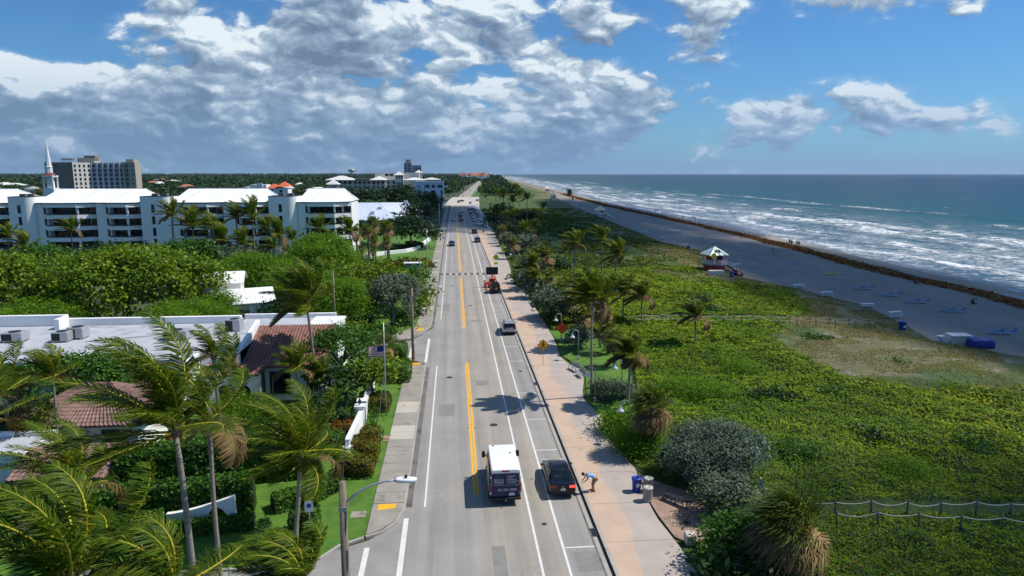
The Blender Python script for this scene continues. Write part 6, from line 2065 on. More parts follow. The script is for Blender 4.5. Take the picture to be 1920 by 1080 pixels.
for (px, pb, pt, k, lb) in ((1061, 512, 470, 3, 'dark umbrella shaped palm standing alone on the middle dune'), (1005, 452, 422, 0, 'dark palm left of the pair on the green dune'), (1023, 448, 422, 3, 'dark palm right of the pair on the green dune'),
                            (985, 466, 430, 1, 'yellow green palm by the silver tree'), (1000, 545, 495, 2, 'windblown palm at the promenade edge'), (1020, 420, 388, 1, 'feathery palm nearest the far lifeguard hut'), (988, 415, 372, 3, 'tall dark palm on the far dune crest'),
                            (962, 412, 378, 0, 'dark palm behind the parked cars'), (945, 400, 365, 0, 'dark palm at the far end of the parked cars'), (930, 392, 362, 3, 'dark palm beside the far crossing'), (966, 380, 352, 1, 'small far palm on the dune'),
                            (1068, 392, 366, 2, 'tiny far palm near the beach huts'), (975, 395, 366, 2, 'short far palm in the dune hollow'), (950, 440, 405, 1, 'dark palm over the far promenade'), (1003, 560, 520, 2, 'small windblown palm by the silver shrubs')):
    x, y = gp(px, pb)
    mid_palm(lb, px, pt, y, k)
belt = []
rb = random.Random(31)
for i in range(12):
    Y = 96 + i * 14 + rb.uniform(-3, 3)
    belt.append((Y, rb.uniform(1.5, 5.0), i % 3))
for i, (Y, o, k) in enumerate(belt):
    xx = float(OUTE(np.array([Y]))[0]) + o
    nth = ('nearest', 'second', 'third', 'fourth', 'fifth', 'sixth', 'seventh', 'eighth', 'ninth', 'tenth', 'eleventh', 'farthest')[i]
    if k == 0:
        tree('dark_shrub', nth + ' plant of the inner promenade belt, a dark rounded shrub', 'shrub', xx, Y, 2.6 + .006 * Y, 2.4, 2.8, 'dark', 500 + i, trunk=False)
    elif k == 1:
        tree('silver_shrub', nth + ' plant of the inner promenade belt, a silver shrub', 'shrub', xx, Y, 2.8, 2.3, 2.6, 'silver', 500 + i, trunk=False)
    else:
        mid_fan(nth + ' plant of the inner promenade belt, a shaggy fan palm', xx, Y, 1.35, 1)
for i in range(12):
    Y = 100 + i * 19 + rb.uniform(-4, 4)
    xx = float(OUTE(np.array([Y]))[0]) + rb.uniform(5.5, 11.5)
    nth = ('nearest', 'second', 'third', 'fourth', 'fifth', 'sixth', 'seventh', 'eighth', 'ninth', 'tenth', 'eleventh', 'farthest')[i]
    if i % 3 == 1:
        place(mid_proto[i % 4], xx, Y, rb.uniform(.7, .95), nth + ' plant of the outer dune belt, a windblown palm')
    elif i % 3 == 2:
        mid_fan(nth + ' plant of the outer dune belt, a tan fan palm', xx, Y, 1.3, 1)
    else:
        tree('green_shrub', nth + ' plant of the outer dune belt, a green shrub', 'shrub', xx, Y, 2.2, 2.8, 3.2, 'gloss' if i % 2 else 'dark', 520 + i, trunk=False)
ordn = ['nearest', 'second nearest', 'third nearest', 'fourth nearest', 'fifth nearest', 'sixth nearest', 'seventh nearest', 'eighth nearest', 'ninth nearest', 'tenth nearest', 'eleventh nearest', 'twelfth nearest', 'thirteenth nearest', 'fourteenth nearest', 'farthest']
rp = random.Random(77)
ysr = sorted(rp.uniform(380, 1000) for _ in range(15))
for i, Y in enumerate(ysr):
    s = 15 + float(shift(Y)) + rp.uniform(0, 16)
    c = place(mid_proto[i % 4], s, Y, rp.uniform(.85, 1.15), ordn[i] + ' palm of the far row right of the road', 'far palms right of the road')
ysl = sorted(rp.uniform(470, 1000) for _ in range(15))
for i, Y in enumerate(ysl):
    s = -7 + float(shift(Y)) - rp.uniform(0, 12) - (4 if Y < 640 else 0)
    if 590 < Y < 640:
        s -= 2
    c = place(mid_proto[(i + 1) % 4], s, Y, rp.uniform(.85, 1.25), ordn[i] + ' palm of the far row left of the road', 'far palms left of the road')


# ---- leaf mat of the dune, dry grass, lawn blades
def ground_leaves():
    rg = np.random.default_rng(17)
    n = 420000
    y = 26 + 120 * rg.random(n) ** 1.55
    inn = OUTE(np.clip(y, 20, 450)); e = duneE(y)
    x = inn + 0.4 + (np.minimum(e, 75) - inn) * rg.random(n)
    zn = zone(x, y)
    keep = (rg.random(n) > zn * 1.05) & (x < 0.62 * y + 18)
    # a trodden gap follows the rope path
    path = np.abs(y - np.interp(x, [17, 24, 30, 36, 60], [39.6, 38.0, 37.2, 36.5, 34.0])) < .75
    path2 = np.abs(y - np.interp(x, [22, 37, 59], [94.6, 93.4, 88.9])) < 1.0
    keep &= ~(path & (x > 19)) & ~(path2 & (x > 24)) & ~inside(x, y, TERR) & ~inside(x, y, PLAWN)
    x, y = x[keep], y[keep]
    d = np.hypot(x, y)
    cl = vnoise(x * 1.5, y * 1.3, 21)
    z = dune_z(x, y) + 0.05 + (0.20 + .15 * cl) * rg.random(len(x))
    nr = unit(np.stack([rg.normal(0, .42, len(x)) + .15, rg.normal(0, .42, len(x)) - .15, np.full(len(x), .9)], 1))
    v = leaf_quads(np.stack([x, y, z], 1), nr, 1.0, .85, rg)
    c = np.repeat(np.stack([x, y, z], 1), 4, 0)
    v = c + (v - c) * np.repeat(np.clip(.00155 * d, .07, .22), 4)[:, None]
    me = np_mesh('sea_grape_mat', v, np.arange(len(v)).reshape(-1, 4), L_DUNE)
    stuff(link('sea_grape_mat', me), 'dense yellow green sea grape mat covering the dune', 'ground cover')
    # farther on the leaves merge into clumps
    n = 90000
    y = 138 + 260 * rg.random(n) ** 1.3
    inn = OUTE(np.clip(y, 20, 450)); e = duneE(y)
    x = inn + .5 + (e - inn - 1.0) * rg.random(n)
    zn = zone(x, y)
    k = (rg.random(n) > zn * .9) & (fbm(x / 6.0, y / 9.0, 13) > -.18)
    x, y = x[k], y[k]
    z = dune_z(x, y) + .12 * rg.random(len(x))
    nr = unit(np.stack([rg.normal(0, .5, len(x)), rg.normal(0, .5, len(x)), np.full(len(x), .9)], 1))
    c = np.stack([x, y, z], 1)
    v = leaf_quads(c, nr, 1.0, .8, rg); c = np.repeat(c, 4, 0)
    v = c + (v - c) * np.repeat(.0016 * np.hypot(x, y), 4)[:, None]
    stuff(link('far_dune_scrub', np_mesh('far_dune_scrub', v, np.arange(len(v)).reshape(-1, 4), L_SCRUB)), 'olive green scrub covering the far dune', 'ground cover')
    n = 150000
    y = 30 + 260 * rg.random(n) ** 1.5
    e = duneE(y); inn = OUTE(np.clip(y, 20, 450))
    x = inn + (e - inn) * (1 - .65 * rg.random(n))
    k = (rg.random(n) < zone(x, y)) & (x < .62 * y + 18) & (fbm(x / 3., y / 3., 90) > -.12)
    x, y = x[k], y[k]
    m = len(x)
    z = dune_z(x, y)
    a = rg.random(m) * 2 * PI
    s = np.clip(.0016 * np.hypot(x, y), .05, .25)
    hgt = (.10 + .20 * rg.random(m)) * (1 + .3 * fbm(x / 5, y / 5, 44))
    b0 = np.stack([x - s * .35 * np.cos(a), y - s * .35 * np.sin(a), z], 1); b1 = np.stack([x + s * .35 * np.cos(a), y + s * .35 * np.sin(a), z], 1)
    tp = np.stack([x - .5 * hgt + rg.normal(0, .12, m), y + rg.normal(0, .15, m), z + hgt], 1)
    v = np.stack([b0, b1, tp], 1).reshape(-1, 3)
    stuff(link('dune_grass', np_mesh('dune_grass', v, np.arange(len(v)).reshape(-1, 3), L_OAT)), 'dry tan dune grass towards the beach', 'grass')


ground_leaves()


# ---- the wooded land behind
def forest():
    rg = np.random.default_rng(99)
    cs = []
    n = 5200
    Y = 205 + 3600 * rg.random(n) ** 2.0
    X = -Y * (0.02 + 0.80 * rg.random(n)) + shift(Y) - 6
    block = [(-126, -24, 172, 205), (-60, -8, 252, 306), (-26, -2, 405, 466), (-112, -8, 585, 640), (-90, -70, 455, 480), (-282, -210, 470, 530), (-200, -186, 335, 360), (-120, -88, 396, 422), (-66, -34, 862, 895), (-60, 24, 455, 625), (-36, -5, 150, 262)]
    ok = np.ones(n, bool)
    for (a, b, c, d) in block:
        ok &= ~((X > a - 5) & (X < b + 5) & (Y > c - 5) & (Y < d + 5))
    for (hx, hy) in hp:
        ok &= ~((np.abs(X - hx) < 12) & (Y > hy - 40) & (Y < hy + 12))
    ok &= ~((X > -130) & (X < -22) & (Y < 176))
    X, Y = X[ok], Y[ok]
    # beyond the crossing on the sea side as well
    m = 420
    Y2 = 640 + 2600 * rg.random(m) ** 1.6
    X2 = 20 + shift(Y2) + 34 * rg.random(m)
    Y3 = 640 + 2600 * rg.random(m) ** 1.6
    X3 = -10 + shift(Y3) - 60 * rg.random(m)
    Y4 = 3000 + 9000 * rg.random(900)
    X4 = -Y4 * .9 * rg.random(900) + shift(Y4) + 30
    X = np.concatenate([X, X2, X3, X4]); Y = np.concatenate([Y, Y2, Y3, Y4])
    V, MI = [], []
    for x, y in zip(X, Y):
        far = y > 1500
        R0 = rg.uniform(4, 7.5) if not far else rg.uniform(9, 22)
        h = rg.uniform(5.5, 9.5) if not far else rg.uniform(8, 12.5)
        if y > 3000:
            R0 *= 2.2
        k = int(np.clip(90 - y / 22, 20, 80))
        d = unit(rg.normal(size=(k, 3))); d[:, 2] = np.abs(d[:, 2])
        c = d * np.array([R0, R0, h * .55]) * (.75 + .3 * rg.random((k, 1))) + np.array([x, y, h * .42])
        V.append(leaf_quads(c, unit(d + .5 * rg.normal(size=(k, 3))), max(R0 * .20, .0026 * y * .6), .75, rg))
    V = np.concatenate(V)
    stuff(link('inland_woods', np_mesh('inland_woods', V, np.arange(len(V)).reshape(-1, 4), L_FAR)), 'dark green wooded land spreading to the horizon', 'woods')


forest()

# ------------------------------------------------------------------ vehicles
def paint(name, c, metal=0.3):
    return pm(name, c, 0.32, 0.04, 1.5, metal=metal, coat=0.7, spec=0.5)


PAINTS = {'black': pm('black_paint', (0.004, 0.004, 0.006), .22, 0, coat=.35, spec=.4), 'silver': paint('silver_paint', (0.42, 0.42, 0.42), .5), 'white': pm('white_car_paint', (0.84, 0.84, 0.84), .4, .03, 1.5, coat=.3), 'red': paint('red_car_paint', (0.30, 0.012, 0.02)),
          'darkred': paint('dark_red_car_paint', (0.13, 0.008, 0.016)), 'slate': paint('slate_blue_paint', (0.05, 0.07, 0.11)), 'grey': paint('grey_car_paint', (0.16, 0.17, 0.18), .4), 'bluegrey': paint('blue_grey_car_paint', (0.22, 0.30, 0.40), .4),
          'navy': pm('navy_paint', (0.010, 0.016, 0.085), .35, .04, 1.5, coat=.25, spec=.3), 'orange': pm('safety_orange', (0.75, 0.11, 0.02), .5, .1, 2)}
CAR_GLASS = glass_mat('car_glass', (0.006, 0.010, 0.013), 0.04)
TRIM = pm('black_plastic_trim', (0.012, 0.012, 0.013), .6, .1)


def text(s, size, mat, parent, loc, name='lettering', align='CENTER', rot=(PI / 2, 0, 0)):
    cu = bpy.data.curves.new(name, 'FONT')
    cu.body = s; cu.size = size; cu.extrude = 0.004; cu.align_x = align
    o = bpy.data.objects.new(name, cu); COL.objects.link(o)
    bpy.context.view_layer.update()
    me = bpy.data.meshes.new_from_object(o.evaluated_get(bpy.context.evaluated_depsgraph_get()))
    bpy.data.objects.remove(o)
    me.materials.clear(); me.materials.append(mat)
    r = link(name, me, parent)
    r.location = loc; r.rotation_euler = rot
    return r


def wheel(t, x, y, r, w=0.22):
    s = 1 if x > 0 else -1
    o = MB().lathe([(r * .62, -w / 2), (r * .94, -w / 2), (r, -w / 2 + .04), (r, w / 2 - .04), (r * .94, w / 2), (r * .62, w / 2)], n=22, axis='X').build('wheel', RUBBER, t, True)
    o.location = (x, y, r)
    m = MB().lathe([(0.02, -w * .40), (r * .62, -w * .40), (r * .62, w * .40), (0.02, w * .40)], n=18, axis='X')
    for k in range(5):
        a = 2 * PI * k / 5
        m.cbox((s * w * .42, math.cos(a) * r * .34, math.sin(a) * r * .34), (.03, .09, r * .56), 0, a - PI / 2 + PI / 2)
    m.build('rim', RIM, o)
    return o


def car(kind, label, col, x, y, rz=0.0, brake=None, group=None, name=None):
    body = PAINTS[col]
    t = thing(name or {'sedan': 'sedan', 'suv': 'sport_utility_car', 'jeep': 'off_road_car'}[kind], label, 'car', (x, y, 0.004), rz, group)
    if kind == 'sedan':
        st = [(-2.38, .50, .84, .66), (-2.33, .34, .98, .80), (-2.1, .24, 1.03, .88), (-1.3, .20, 1.00, .92), (0, .19, .97, .925), (1.0, .20, .94, .92), (1.65, .22, .86, .90), (2.12, .26, .77, .84), (2.32, .36, .66, .70)]
        gh = [(-1.85, .95, 1.0, .78, .70), (-1.15, .93, 1.38, .83, .60), (-.4, .92, 1.45, .85, .63), (.35, .92, 1.42, .85, .63), (.8, .92, 1.24, .84, .66), (1.28, .90, .96, .80, .74)]
        rf = [(-1.12, 1.34, 1.40, .56), (-.7, 1.40, 1.465, .60), (-.1, 1.41, 1.475, .61), (.3, 1.38, 1.445, .60)]
        H0, wr, wy, yr, yf = 1.45, .33, 1.40, -2.36, 2.30
    elif kind == 'suv':
        st = [(-2.25, .5, .95, .78), (-2.2, .34, 1.04, .86), (-1.9, .25, 1.06, .91), (-1, .22, 1.05, .93), (0, .22, 1.03, .935), (.95, .23, 1.02, .93), (1.6, .25, .98, .90), (2.1, .3, .88, .85), (2.27, .42, .76, .74)]
        gh = [(-2.15, 1.0, 1.1, .80, .74), (-1.9, 1.0, 1.58, .84, .66), (-1.2, 1.0, 1.66, .86, .68), (.1, 1.0, 1.66, .86, .68), (.55, 1.0, 1.45, .85, .70), (1.1, .98, 1.04, .82, .78)]
        rf = [(-2.05, 1.56, 1.63, .64), (-1.6, 1.62, 1.70, .67), (0, 1.63, 1.71, .67), (.25, 1.60, 1.67, .66)]
        H0, wr, wy, yr, yf = 1.68, .36, 1.36, -2.24, 2.25
    else:
        st = [(-1.95, .5, 1.02, .84), (-1.93, .42, 1.08, .86), (-1.2, .40, 1.10, .87), (.7, .40, 1.08, .87), (.75, .42, 1.06, .80), (1.9, .48, 1.02, .74), (2.0, .55, .96, .72)]
        gh = [(-1.92, 1.05, 1.76, .80, .72), (-1.2, 1.05, 1.80, .80, .72), (.35, 1.05, 1.80, .80, .72), (.62, 1.05, 1.14, .80, .76)]
        rf = [(-1.96, 1.74, 1.84, .74), (0, 1.76, 1.86, .75), (.42, 1.74, 1.82, .74)]
        H0, wr, wy, yr, yf = 1.84, .40, 1.22, -1.95, 2.0
    smooth_by_angle(MB().loft(st, .30 if kind != 'jeep' else .16, 24).build('body', body, t), 50)
    smooth_by_angle(MB().loft(gh, .22, 20).build('window_glass', CAR_GLASS, t), 50)
    roof = smooth_by_angle(MB().loft(rf, .30, 20).build('roof', body, t), 50)
    hw = gh[2][3]; ht = gh[2][4]
    for s in (-1, 1):      # pillars
        m = MB()
        zb, zt = gh[1][1], gh[2][2]
        for yy, lean in ((-.35, 0.0), (gh[1][0], .12 if kind == 'sedan' else .05)):
            m.add([(s * (hw + .006), yy - .05, zb), (s * (hw + .006), yy + .06, zb), (s * (ht + .02), yy + .05 + lean, zt - .04), (s * (ht + .02), yy - .06 + lean, zt - .04), (s * (hw - .05), yy - .05, zb), (s * (hw - .05), yy + .06, zb), (s * (ht - .05), yy + .05 + lean, zt - .04), (s * (ht - .05), yy - .06 + lean, zt - .04)],
                  [(0, 1, 2, 3), (7, 6, 5, 4), (0, 4, 5, 1), (1, 5, 6, 2), (2, 6, 7, 3), (3, 7, 4, 0)])
        m.build('pillar', body, t)
        wheel(t, s * .80, -wy, wr); wheel(t, s * .80, wy, wr)
        tl = MB().cbox((s * .60, yr + .02, .86 if kind == 'sedan' else .98), (.34, .10, .15 if kind == 'sedan' else .22))
        tl.build('tail_light', REDLIT if brake == s else REDLENS, t)
        MB().cbox((s * .60, yf - .06, .68 if kind == 'sedan' else .80), (.34, .12, .13)).build('headlight', CLEARLENS, t)
        mm = MB().cbox((s * (hw + .16), gh[-2][0] + .05, 1.02 if kind == 'sedan' else 1.14), (.20, .12, .13))
        bevel(mm.build('mirror', TRIM if col in ('black', 'slate') or kind == 'jeep' else body, t), .03, 1)
    bevel(MB().box(-.80, .80, yr - .045, yr + .05, .34, .50).build('rear_bumper', TRIM, t), .03, 1)
    bevel(MB().box(-.78, .78, yf - .06, yf + .05, .30, .44).build('front_bumper', TRIM, t), .03, 1)
    pl = MB().box(-.16, .16, yr - .055, yr - .035, .60 if kind == 'sedan' else .58, .74).build('license_plate', PLATE, t)
    if kind == 'sedan':
        MB().lathe([(.01, -.02), (.055, -.02), (.055, 0), (.01, 0)], (0, yr - .03, .86), 12, 'Y').build('emblem', RIM, t)
    if kind == 'suv':
        for s in (-1, 1):
            MB().box(s * .60 - .02, s * .60 + .02, -1.6, .1, 1.72, 1.76).build('roof_rail', TRIM, t)
        MB().box(-.60, .60, -2.30, -2.05, 1.60, 1.66).build('rear_spoiler', body, t)
    if kind == 'jeep':
        o = MB().lathe([(.2, -.12), (.36, -.12), (.38, -.08), (.38, .08), (.36, .12), (.2, .12)], n=20, axis='Y').build('spare_wheel', RUBBER, t, True)
        o.location = (.08, yr - .14, .95)
        MB().lathe([(.01, -.14), (.2, -.14), (.2, -.10), (.01, -.10)], n=16, axis='Y').build('cover', RIM, o)
        for s in (-1, 1):
            MB().box(s * .93 - .12, s * .93 + .02, -1.75, -.7, .78, .86).build('fender', TRIM, t)
            MB().box(s * .93 - .16, s * .93 + .0, .75, 1.75, .78, .86).build('fender', TRIM, t)
    return t


def van():
    t = thing('delivery_van', 'navy cargo van with white roof driving away in the right lane', 'van', (3.02, 43.55, .004), R(.4))
    navy = PAINTS['navy']
    st = [(-2.78, .42, 2.34, .98, .86), (-2.70, .36, 2.42, 1.01, .87), (-1.5, .34, 2.44, 1.03, .88), (1.0, .34, 2.44, 1.03, .88), (1.35, .34, 2.36, 1.02, .86), (1.95, .34, 1.50, 1.00, .88), (2.15, .34, 1.32, .99, .88), (2.65, .38, 1.10, .92, .82), (2.80, .48, .92, .78)]
    smooth_by_angle(MB().loft(st, .17, 28).build('body', navy, t), 45)
    rf = [(-2.81, 2.18, 2.40, .865), (-2.74, 2.20, 2.47, .885), (-2.4, 2.22, 2.50, .90), (1.0, 2.22, 2.50, .90), (1.30, 2.22, 2.42, .88), (1.42, 2.24, 2.34, .85)]
    r = smooth_by_angle(MB().loft(rf, .25, 24).build('roof', PAINTS['white'], t), 45)
    m = MB()
    for y in np.arange(-2.2, .9, .55):
        m.box(-.72, .72, y, y + .12, 2.49, 2.512)
    m.build('rib', PAINTS['white'], r)
    # windscreen and cab windows
    MB().add([(-.84, 1.44, 2.22), (.84, 1.44, 2.22), (.92, 2.02, 1.46), (-.92, 2.02, 1.46)], [(0, 3, 2, 1)]).build('windscreen', CAR_GLASS, t)
    for s in (-1, 1):
        MB().add([(s * .955, 1.30, 2.0), (s * 1.03, 1.72, 1.42), (s * 1.035, .62, 1.42), (s * .955, .62, 2.0)], [(0, 1, 2, 3) if s < 0 else (3, 2, 1, 0)]).build('side_window', CAR_GLASS, t)
        g = MB().add([(s * 1.042, -2.3, .62), (s * 1.042, .45, .62), (s * .985, .45, 1.92), (s * .985, -2.3, 1.92)], [(0, 1, 2, 3) if s > 0 else (3, 2, 1, 0)])
        g.build('side_graphic', pm('cream_graphic', (0.48, 0.44, 0.26), .4, .45, .9, coat=.4), t)
        for y in (-1.65, 1.75):
            wheel(t, s * .90, y, .35, .24)
        bevel(MB().box(s * 1.19 - .11, s * 1.19 + .11, 1.50, 1.66, 1.42, 1.86).build('mirror', TRIM, t), .03, 1)
        MB().box(min(s * 1.0, s * 1.10), max(s * 1.0, s * 1.10), 1.55, 1.61, 1.55, 1.62).build('mirror_arm', TRIM, t)
        tl = MB().box(s * .96 - .055, s * .96 + .055, -2.815, -2.72, .92, 1.50).build('tail_light', REDLENS, t)
        MB().box(s * .96 - .056, s * .96 + .056, -2.822, -2.73, .78, .92).build('reverse_lens', CLEARLENS, tl)
        MB().box(s * .93 - .05, s * .93 + .05, -2.82, -2.75, 1.86, 1.98).build('hinge', PAINTS['white'], t)
        MB().box(s * .80 - .14, s * .80 + .14, 2.62, 2.76, .82, 1.02).build('headlight', CLEARLENS, t)
    yb = -2.80
    MB().box(-.24, .24, yb - .03, yb + .05, 2.28, 2.40).build('brake_light', REDLENS, t)
    bevel(MB().box(-.98, .98, -2.93, -2.70, .40, .58).build('rear_bumper', TRIM, t), .04, 1)
    MB().box(-.02, .02, yb - .012, yb, .65, 2.2).build('door_seam', TRIM, t)
    # outlined rear windows
    ol = []
    for (cx, cz) in ((.78, 2.08), (-.78, 2.08), (-.78, 1.50), (.78, 1.50)):
        s0 = {(.78, 2.08): 0, (-.78, 2.08): 90, (-.78, 1.50): 180, (.78, 1.50): 270}[(cx, cz)]
        for a in (0, 30, 60, 90):
            ol.append((cx + .12 * math.cos(R(s0 + a)), yb - .012, cz + .12 * math.sin(R(s0 + a))))
    ol.append(ol[0])
    MB().tube(ol, .016, 5, False).build('window_outline', pm('grey_outline', (0.35, 0.40, 0.42), .5), t)
    wt = pm('white_lettering', (0.75, 0.76, 0.76), .6, 0)
    gr = pm('green_emblem', (0.02, 0.16, 0.10), .6, .1)
    e = MB()
    for k in range(7):
        a = R(20 + k * 23)
        e.cbox((-.46 + .09 * math.cos(a), yb - .012, 1.98 + .07 * math.sin(a)), (.17, .01, .035), 0, 0)
    e.box(-.475, -.445, yb - .018, yb - .004, 1.72, 1.98)
    for k in range(7):
        a = R(8 + k * 27)
        c = Vector((-.46, yb - .014, 1.97))
        d = Vector((math.cos(a), 0, math.sin(a) * .8))
        p = Vector((-d.z, 0, d.x)) * .02
        tip = c + d * .2 + Vector((0, 0, -.07))
        e.add([c - p, c + p, c + d * .13 + p, tip, c + d * .13 - p], [(0, 1, 2, 3, 4)])
    e.build('palm_emblem', gr, t)
    text('PALM AC', .16, wt, t, (-.42, yb - .016, 1.70))
    text('Plumbing', .17, wt, t, (-.42, yb - .016, 1.57))
    text('& Electric', .13, wt, t, (-.42, yb - .016, 1.46))
    for k, s in enumerate(('Installation', 'Service', 'Maintenance', 'Duct Cleaning', 'Air Quality')):
        text('• ' + s, .115, wt, t, (.06, yb - .016, 1.96 - .115 * k), align='LEFT')
    text('561.501.1009', .22, wt, t, (.1, yb - .016, 1.0))
    MB().box(.22, .58, yb - .03, yb - .01, .68, .86).build('license_plate', PLATE, t)
    MB().tube([(0, -2.9, .42), (0, -3.05, .40), (0, -3.08, .5)], .03, 6).build('tow_hitch', STEEL, t)
    for yy in (-.4, .9):
        MB().lathe([(.06, 2.50), (.05, 2.56), (.02, 2.58)], (-.55 if yy > 0 else .5, yy, 0), 8).build('roof_antenna', TRIM, t)


van()
car('sedan', 'glossy black sedan parked at the kerb with a lit tail light', 'black', 6.86, 43.65, R(-.5), brake=1)
car('suv', 'silver sport utility car parked beyond the walking sign', 'silver', 7.08, 89.3, R(0))
car('jeep', 'black off road car with a spare wheel behind the orange trailer', 'black', 7.15, 120.6, 0)
car('sedan', 'dark blue sedan coming towards the viewer in the left lane', 'slate', -.75, 201.2, PI, name='oncoming_car')
car('suv', 'silver grey car parked second beyond the brick crossing', 'grey', 7.1, 211.5, 0)
car('suv', 'dark red car parked beyond the silver grey one', 'darkred', 7.15, 243.0, 0)
car('sedan', 'bright red car leading away in the right lane', 'red', 3.3, 306.5, 0)
car('suv', 'dark red car ahead of the bright red one', 'darkred', 3.2, 331.5, 0)
car('sedan', 'black car ahead of the two red ones', 'black', 3.1, 352, 0)
car('sedan', 'white car with dark windows coming towards the viewer beside the red cars', 'white', -.4, 310, PI, name='oncoming_car')
car('sedan', 'white car farthest ahead in the right lane before the crossing', 'white', 5.0, 372, 0)
angled = [(281, 'white', 'sedan', 'white car nosed into the nearest angled bay'), (296, 'bluegrey', 'sedan', 'blue grey car in the second angled bay'), (307, 'white', 'suv', 'white tall car in the third angled bay'), (318, 'bluegrey', 'sedan', 'blue grey car in the fourth angled bay'), (329, 'silver', 'sedan', 'silver car in the fifth angled bay'),
          (340, 'slate', 'sedan', 'dark car in the sixth angled bay'), (352, 'grey', 'suv', 'grey car in the seventh angled bay'), (366, 'white', 'sedan', 'white car in the eighth angled bay'), (382, 'slate', 'suv', 'dark tall car in the ninth angled bay'), (398, 'slate', 'sedan', 'dark car in the farthest angled bay')]
for (Y, c, k, lb) in angled:
    car(k, lb, c, 10.2, Y, R(-58), group='cars in the angled bays')
for (x, Y, c, k, rz, lb) in ((11.5, 480, 'white', 'suv', 0, 'white car stopped on the sunny far crossing'), (6.0, 520, 'red', 'sedan', .5, 'red car turning on the far crossing'), (18, 530, 'slate', 'sedan', 0, 'dark car at the right of the far crossing'), (3.5, 500, 'grey', 'suv', PI, 'grey car at the left of the far crossing'),
                           (24.0, 720, 'grey', 'sedan', 0, 'tiny grey car on the road beyond the crossing'), (15.5, 860, 'slate', 'sedan', PI, 'tiny dark car far up the road')):
    car(k, lb, c, x, Y, rz, group='cars at and beyond the far crossing')
x, y = gp(672, 612)
car('suv', 'black car parked in the shade on the cross street', 'black', x, y, R(80))


def message_trailer():
    t = thing('message_board_trailer', 'orange road works trailer carrying a black message board', 'trailer', (6.95, 126.2, 0))
    o = PAINTS['orange']
    bevel(MB().box(-.85, .85, -1.3, 1.2, .45, .95).build('chassis', o, t), .04, 1)
    bevel(MB().box(-.55, .55, -.9, .5, .95, 1.75).build('generator', o, t), .06, 1)
    MB().box(-.4, .4, -.93, -.9, 1.05, 1.6).build('vent', BLACKMETAL, t)
    MB().box(-.12, .12, -.1, .14, 1.75, 2.6).build('mast', o, t)
    b = bevel(MB().box(-1.12, 1.12, -.16, .10, 2.35, 3.75).build('message_board', TRIM, t), .03, 1)
    MB().box(-1.05, 1.05, -.175, -.162, 2.43, 3.67).build('display', pm('dark_display', (0.016, 0.018, 0.018), .35, .1, 4), b)
    for s in (-1, 1):
        wheel(t, s * .92, 0, .33, .2)
        MB().tube([(s * .7, -1.2, .5), (s * 1.05, -1.5, 0.02)], .04, 6).build('outrigger', o, t)
        MB().box(s * .92 - .14, s * .92 + .14, -.45, .45, .68, .74).build('fender', o, t)
    MB().tube([(0, -1.3, .55), (0, -2.0, .5)], .05, 6).build('tow_bar', o, t)
    for i, (x, y) in enumerate(((5.75, 123.0), (5.72, 125.6), (5.75, 128.2))):
        c = thing('traffic_barrel', ('nearest', 'middle', 'farthest')[i] + ' orange traffic barrel left of the message board trailer', 'barrel', (x, y, .004), 0, 'orange traffic barrels')
        MB().lathe([(.30, 0), (.30, .08), (.24, .1), (.22, .55), (.19, .95), (.15, 1.0), (.02, 1.0)], n=14).build('body', o, c, True)
        for z in (.35, .65):
            MB().lathe([(.243 - z * .05, z), (.238 - z * .05, z + .12)], n=14).build('band', WHITEPLASTIC, c, True)


message_trailer()


# ------------------------------------------------------------------ street furniture
def lamp_pole(label, x, y, h, armlen, headz, rise=.8, wood_=True):
    t = thing('street_lamp', label, 'street lamp', (x, y, 0))
    r = .15 if wood_ else .10
    MB().tube([(0, 0, -.2), (0, 0, h * .5), (0.02, 0, h)], [r * 1.15, r, r * .82], 10).build('pole', WOODPOLE if wood_ else ALU, t, True)
    hz = headz
    pts = [(0.1, 0, hz - rise)] + [(armlen * q, 0, hz - rise + rise * (1 - (1 - q) ** 2)) for q in (.3, .55, .8, 1.0)]
    MB().tube(pts, [.05, .045, .04, .035, .03], 8).build('arm', ALU, t, True)
    hd = MB().loft([(-.40, -.05, .05, .07), (-.25, -.07, .07, .15), (.1, -.08, .06, .17), (.36, -.05, .04, .10)], .5, 14).build('lamp_head', WHITEPLASTIC, t, True)
    hd.rotation_euler = (0, 0, -PI / 2); hd.location = (armlen + .3, 0, hz)
    MB().lathe([(.05, .06), (.05, .15), (.03, .17)], n=8).build('sensor', TRIM, hd)
    MB().box(-.12, .16, -.16, .16, h - 1.0, h - .85).build('bracket', STEEL, t)
    return t


lamp_pole('near wooden lamp pole with a long arm over the side street corner', at(640, 895, 22)[0], 22.0, 10.75, 1.85, 10.75, .75)
lamp_pole('wooden lamp pole at the far corner of the villa pavement', -4.75, 74.4, 8.6, 2.6, 8.75, .9)
lamp_pole('grey metal lamp pole far along the left pavement', -5.6, 140.5, 9.6, 3.4, 9.9, .6, False)
lamp_pole('farther grey lamp pole near the white corner building', -5.6, 262, 9.6, 3.4, 9.8, .6, False)
for (px, py, top, r, lb) in ((630, 640, 508, .11, 'bare wooden post behind the villa canopy'), (677, 500, 455, .12, 'pale post among the fan palms'), (788, 548, 478, .11, 'thin dark post on the grass beside the far pavement'), (787, 520, 470, .09, 'wooden post near the sign shelter'), (728, 478, 448, .14, 'pale post under the rightmost low fan palm'), (769, 612, 540, .10, 'dark post by the yellow hydrant')):
    x, y = gp(px, py)
    z = Z_at(px, top, y)
    o = MB().tube([(0, 0, -.2), (0, 0, z)], [r, r * .8], 9).build('utility_post', WOODPOLE, None, True)
    o.location = (x, y, 0)
    tag(o, lb, 'post')
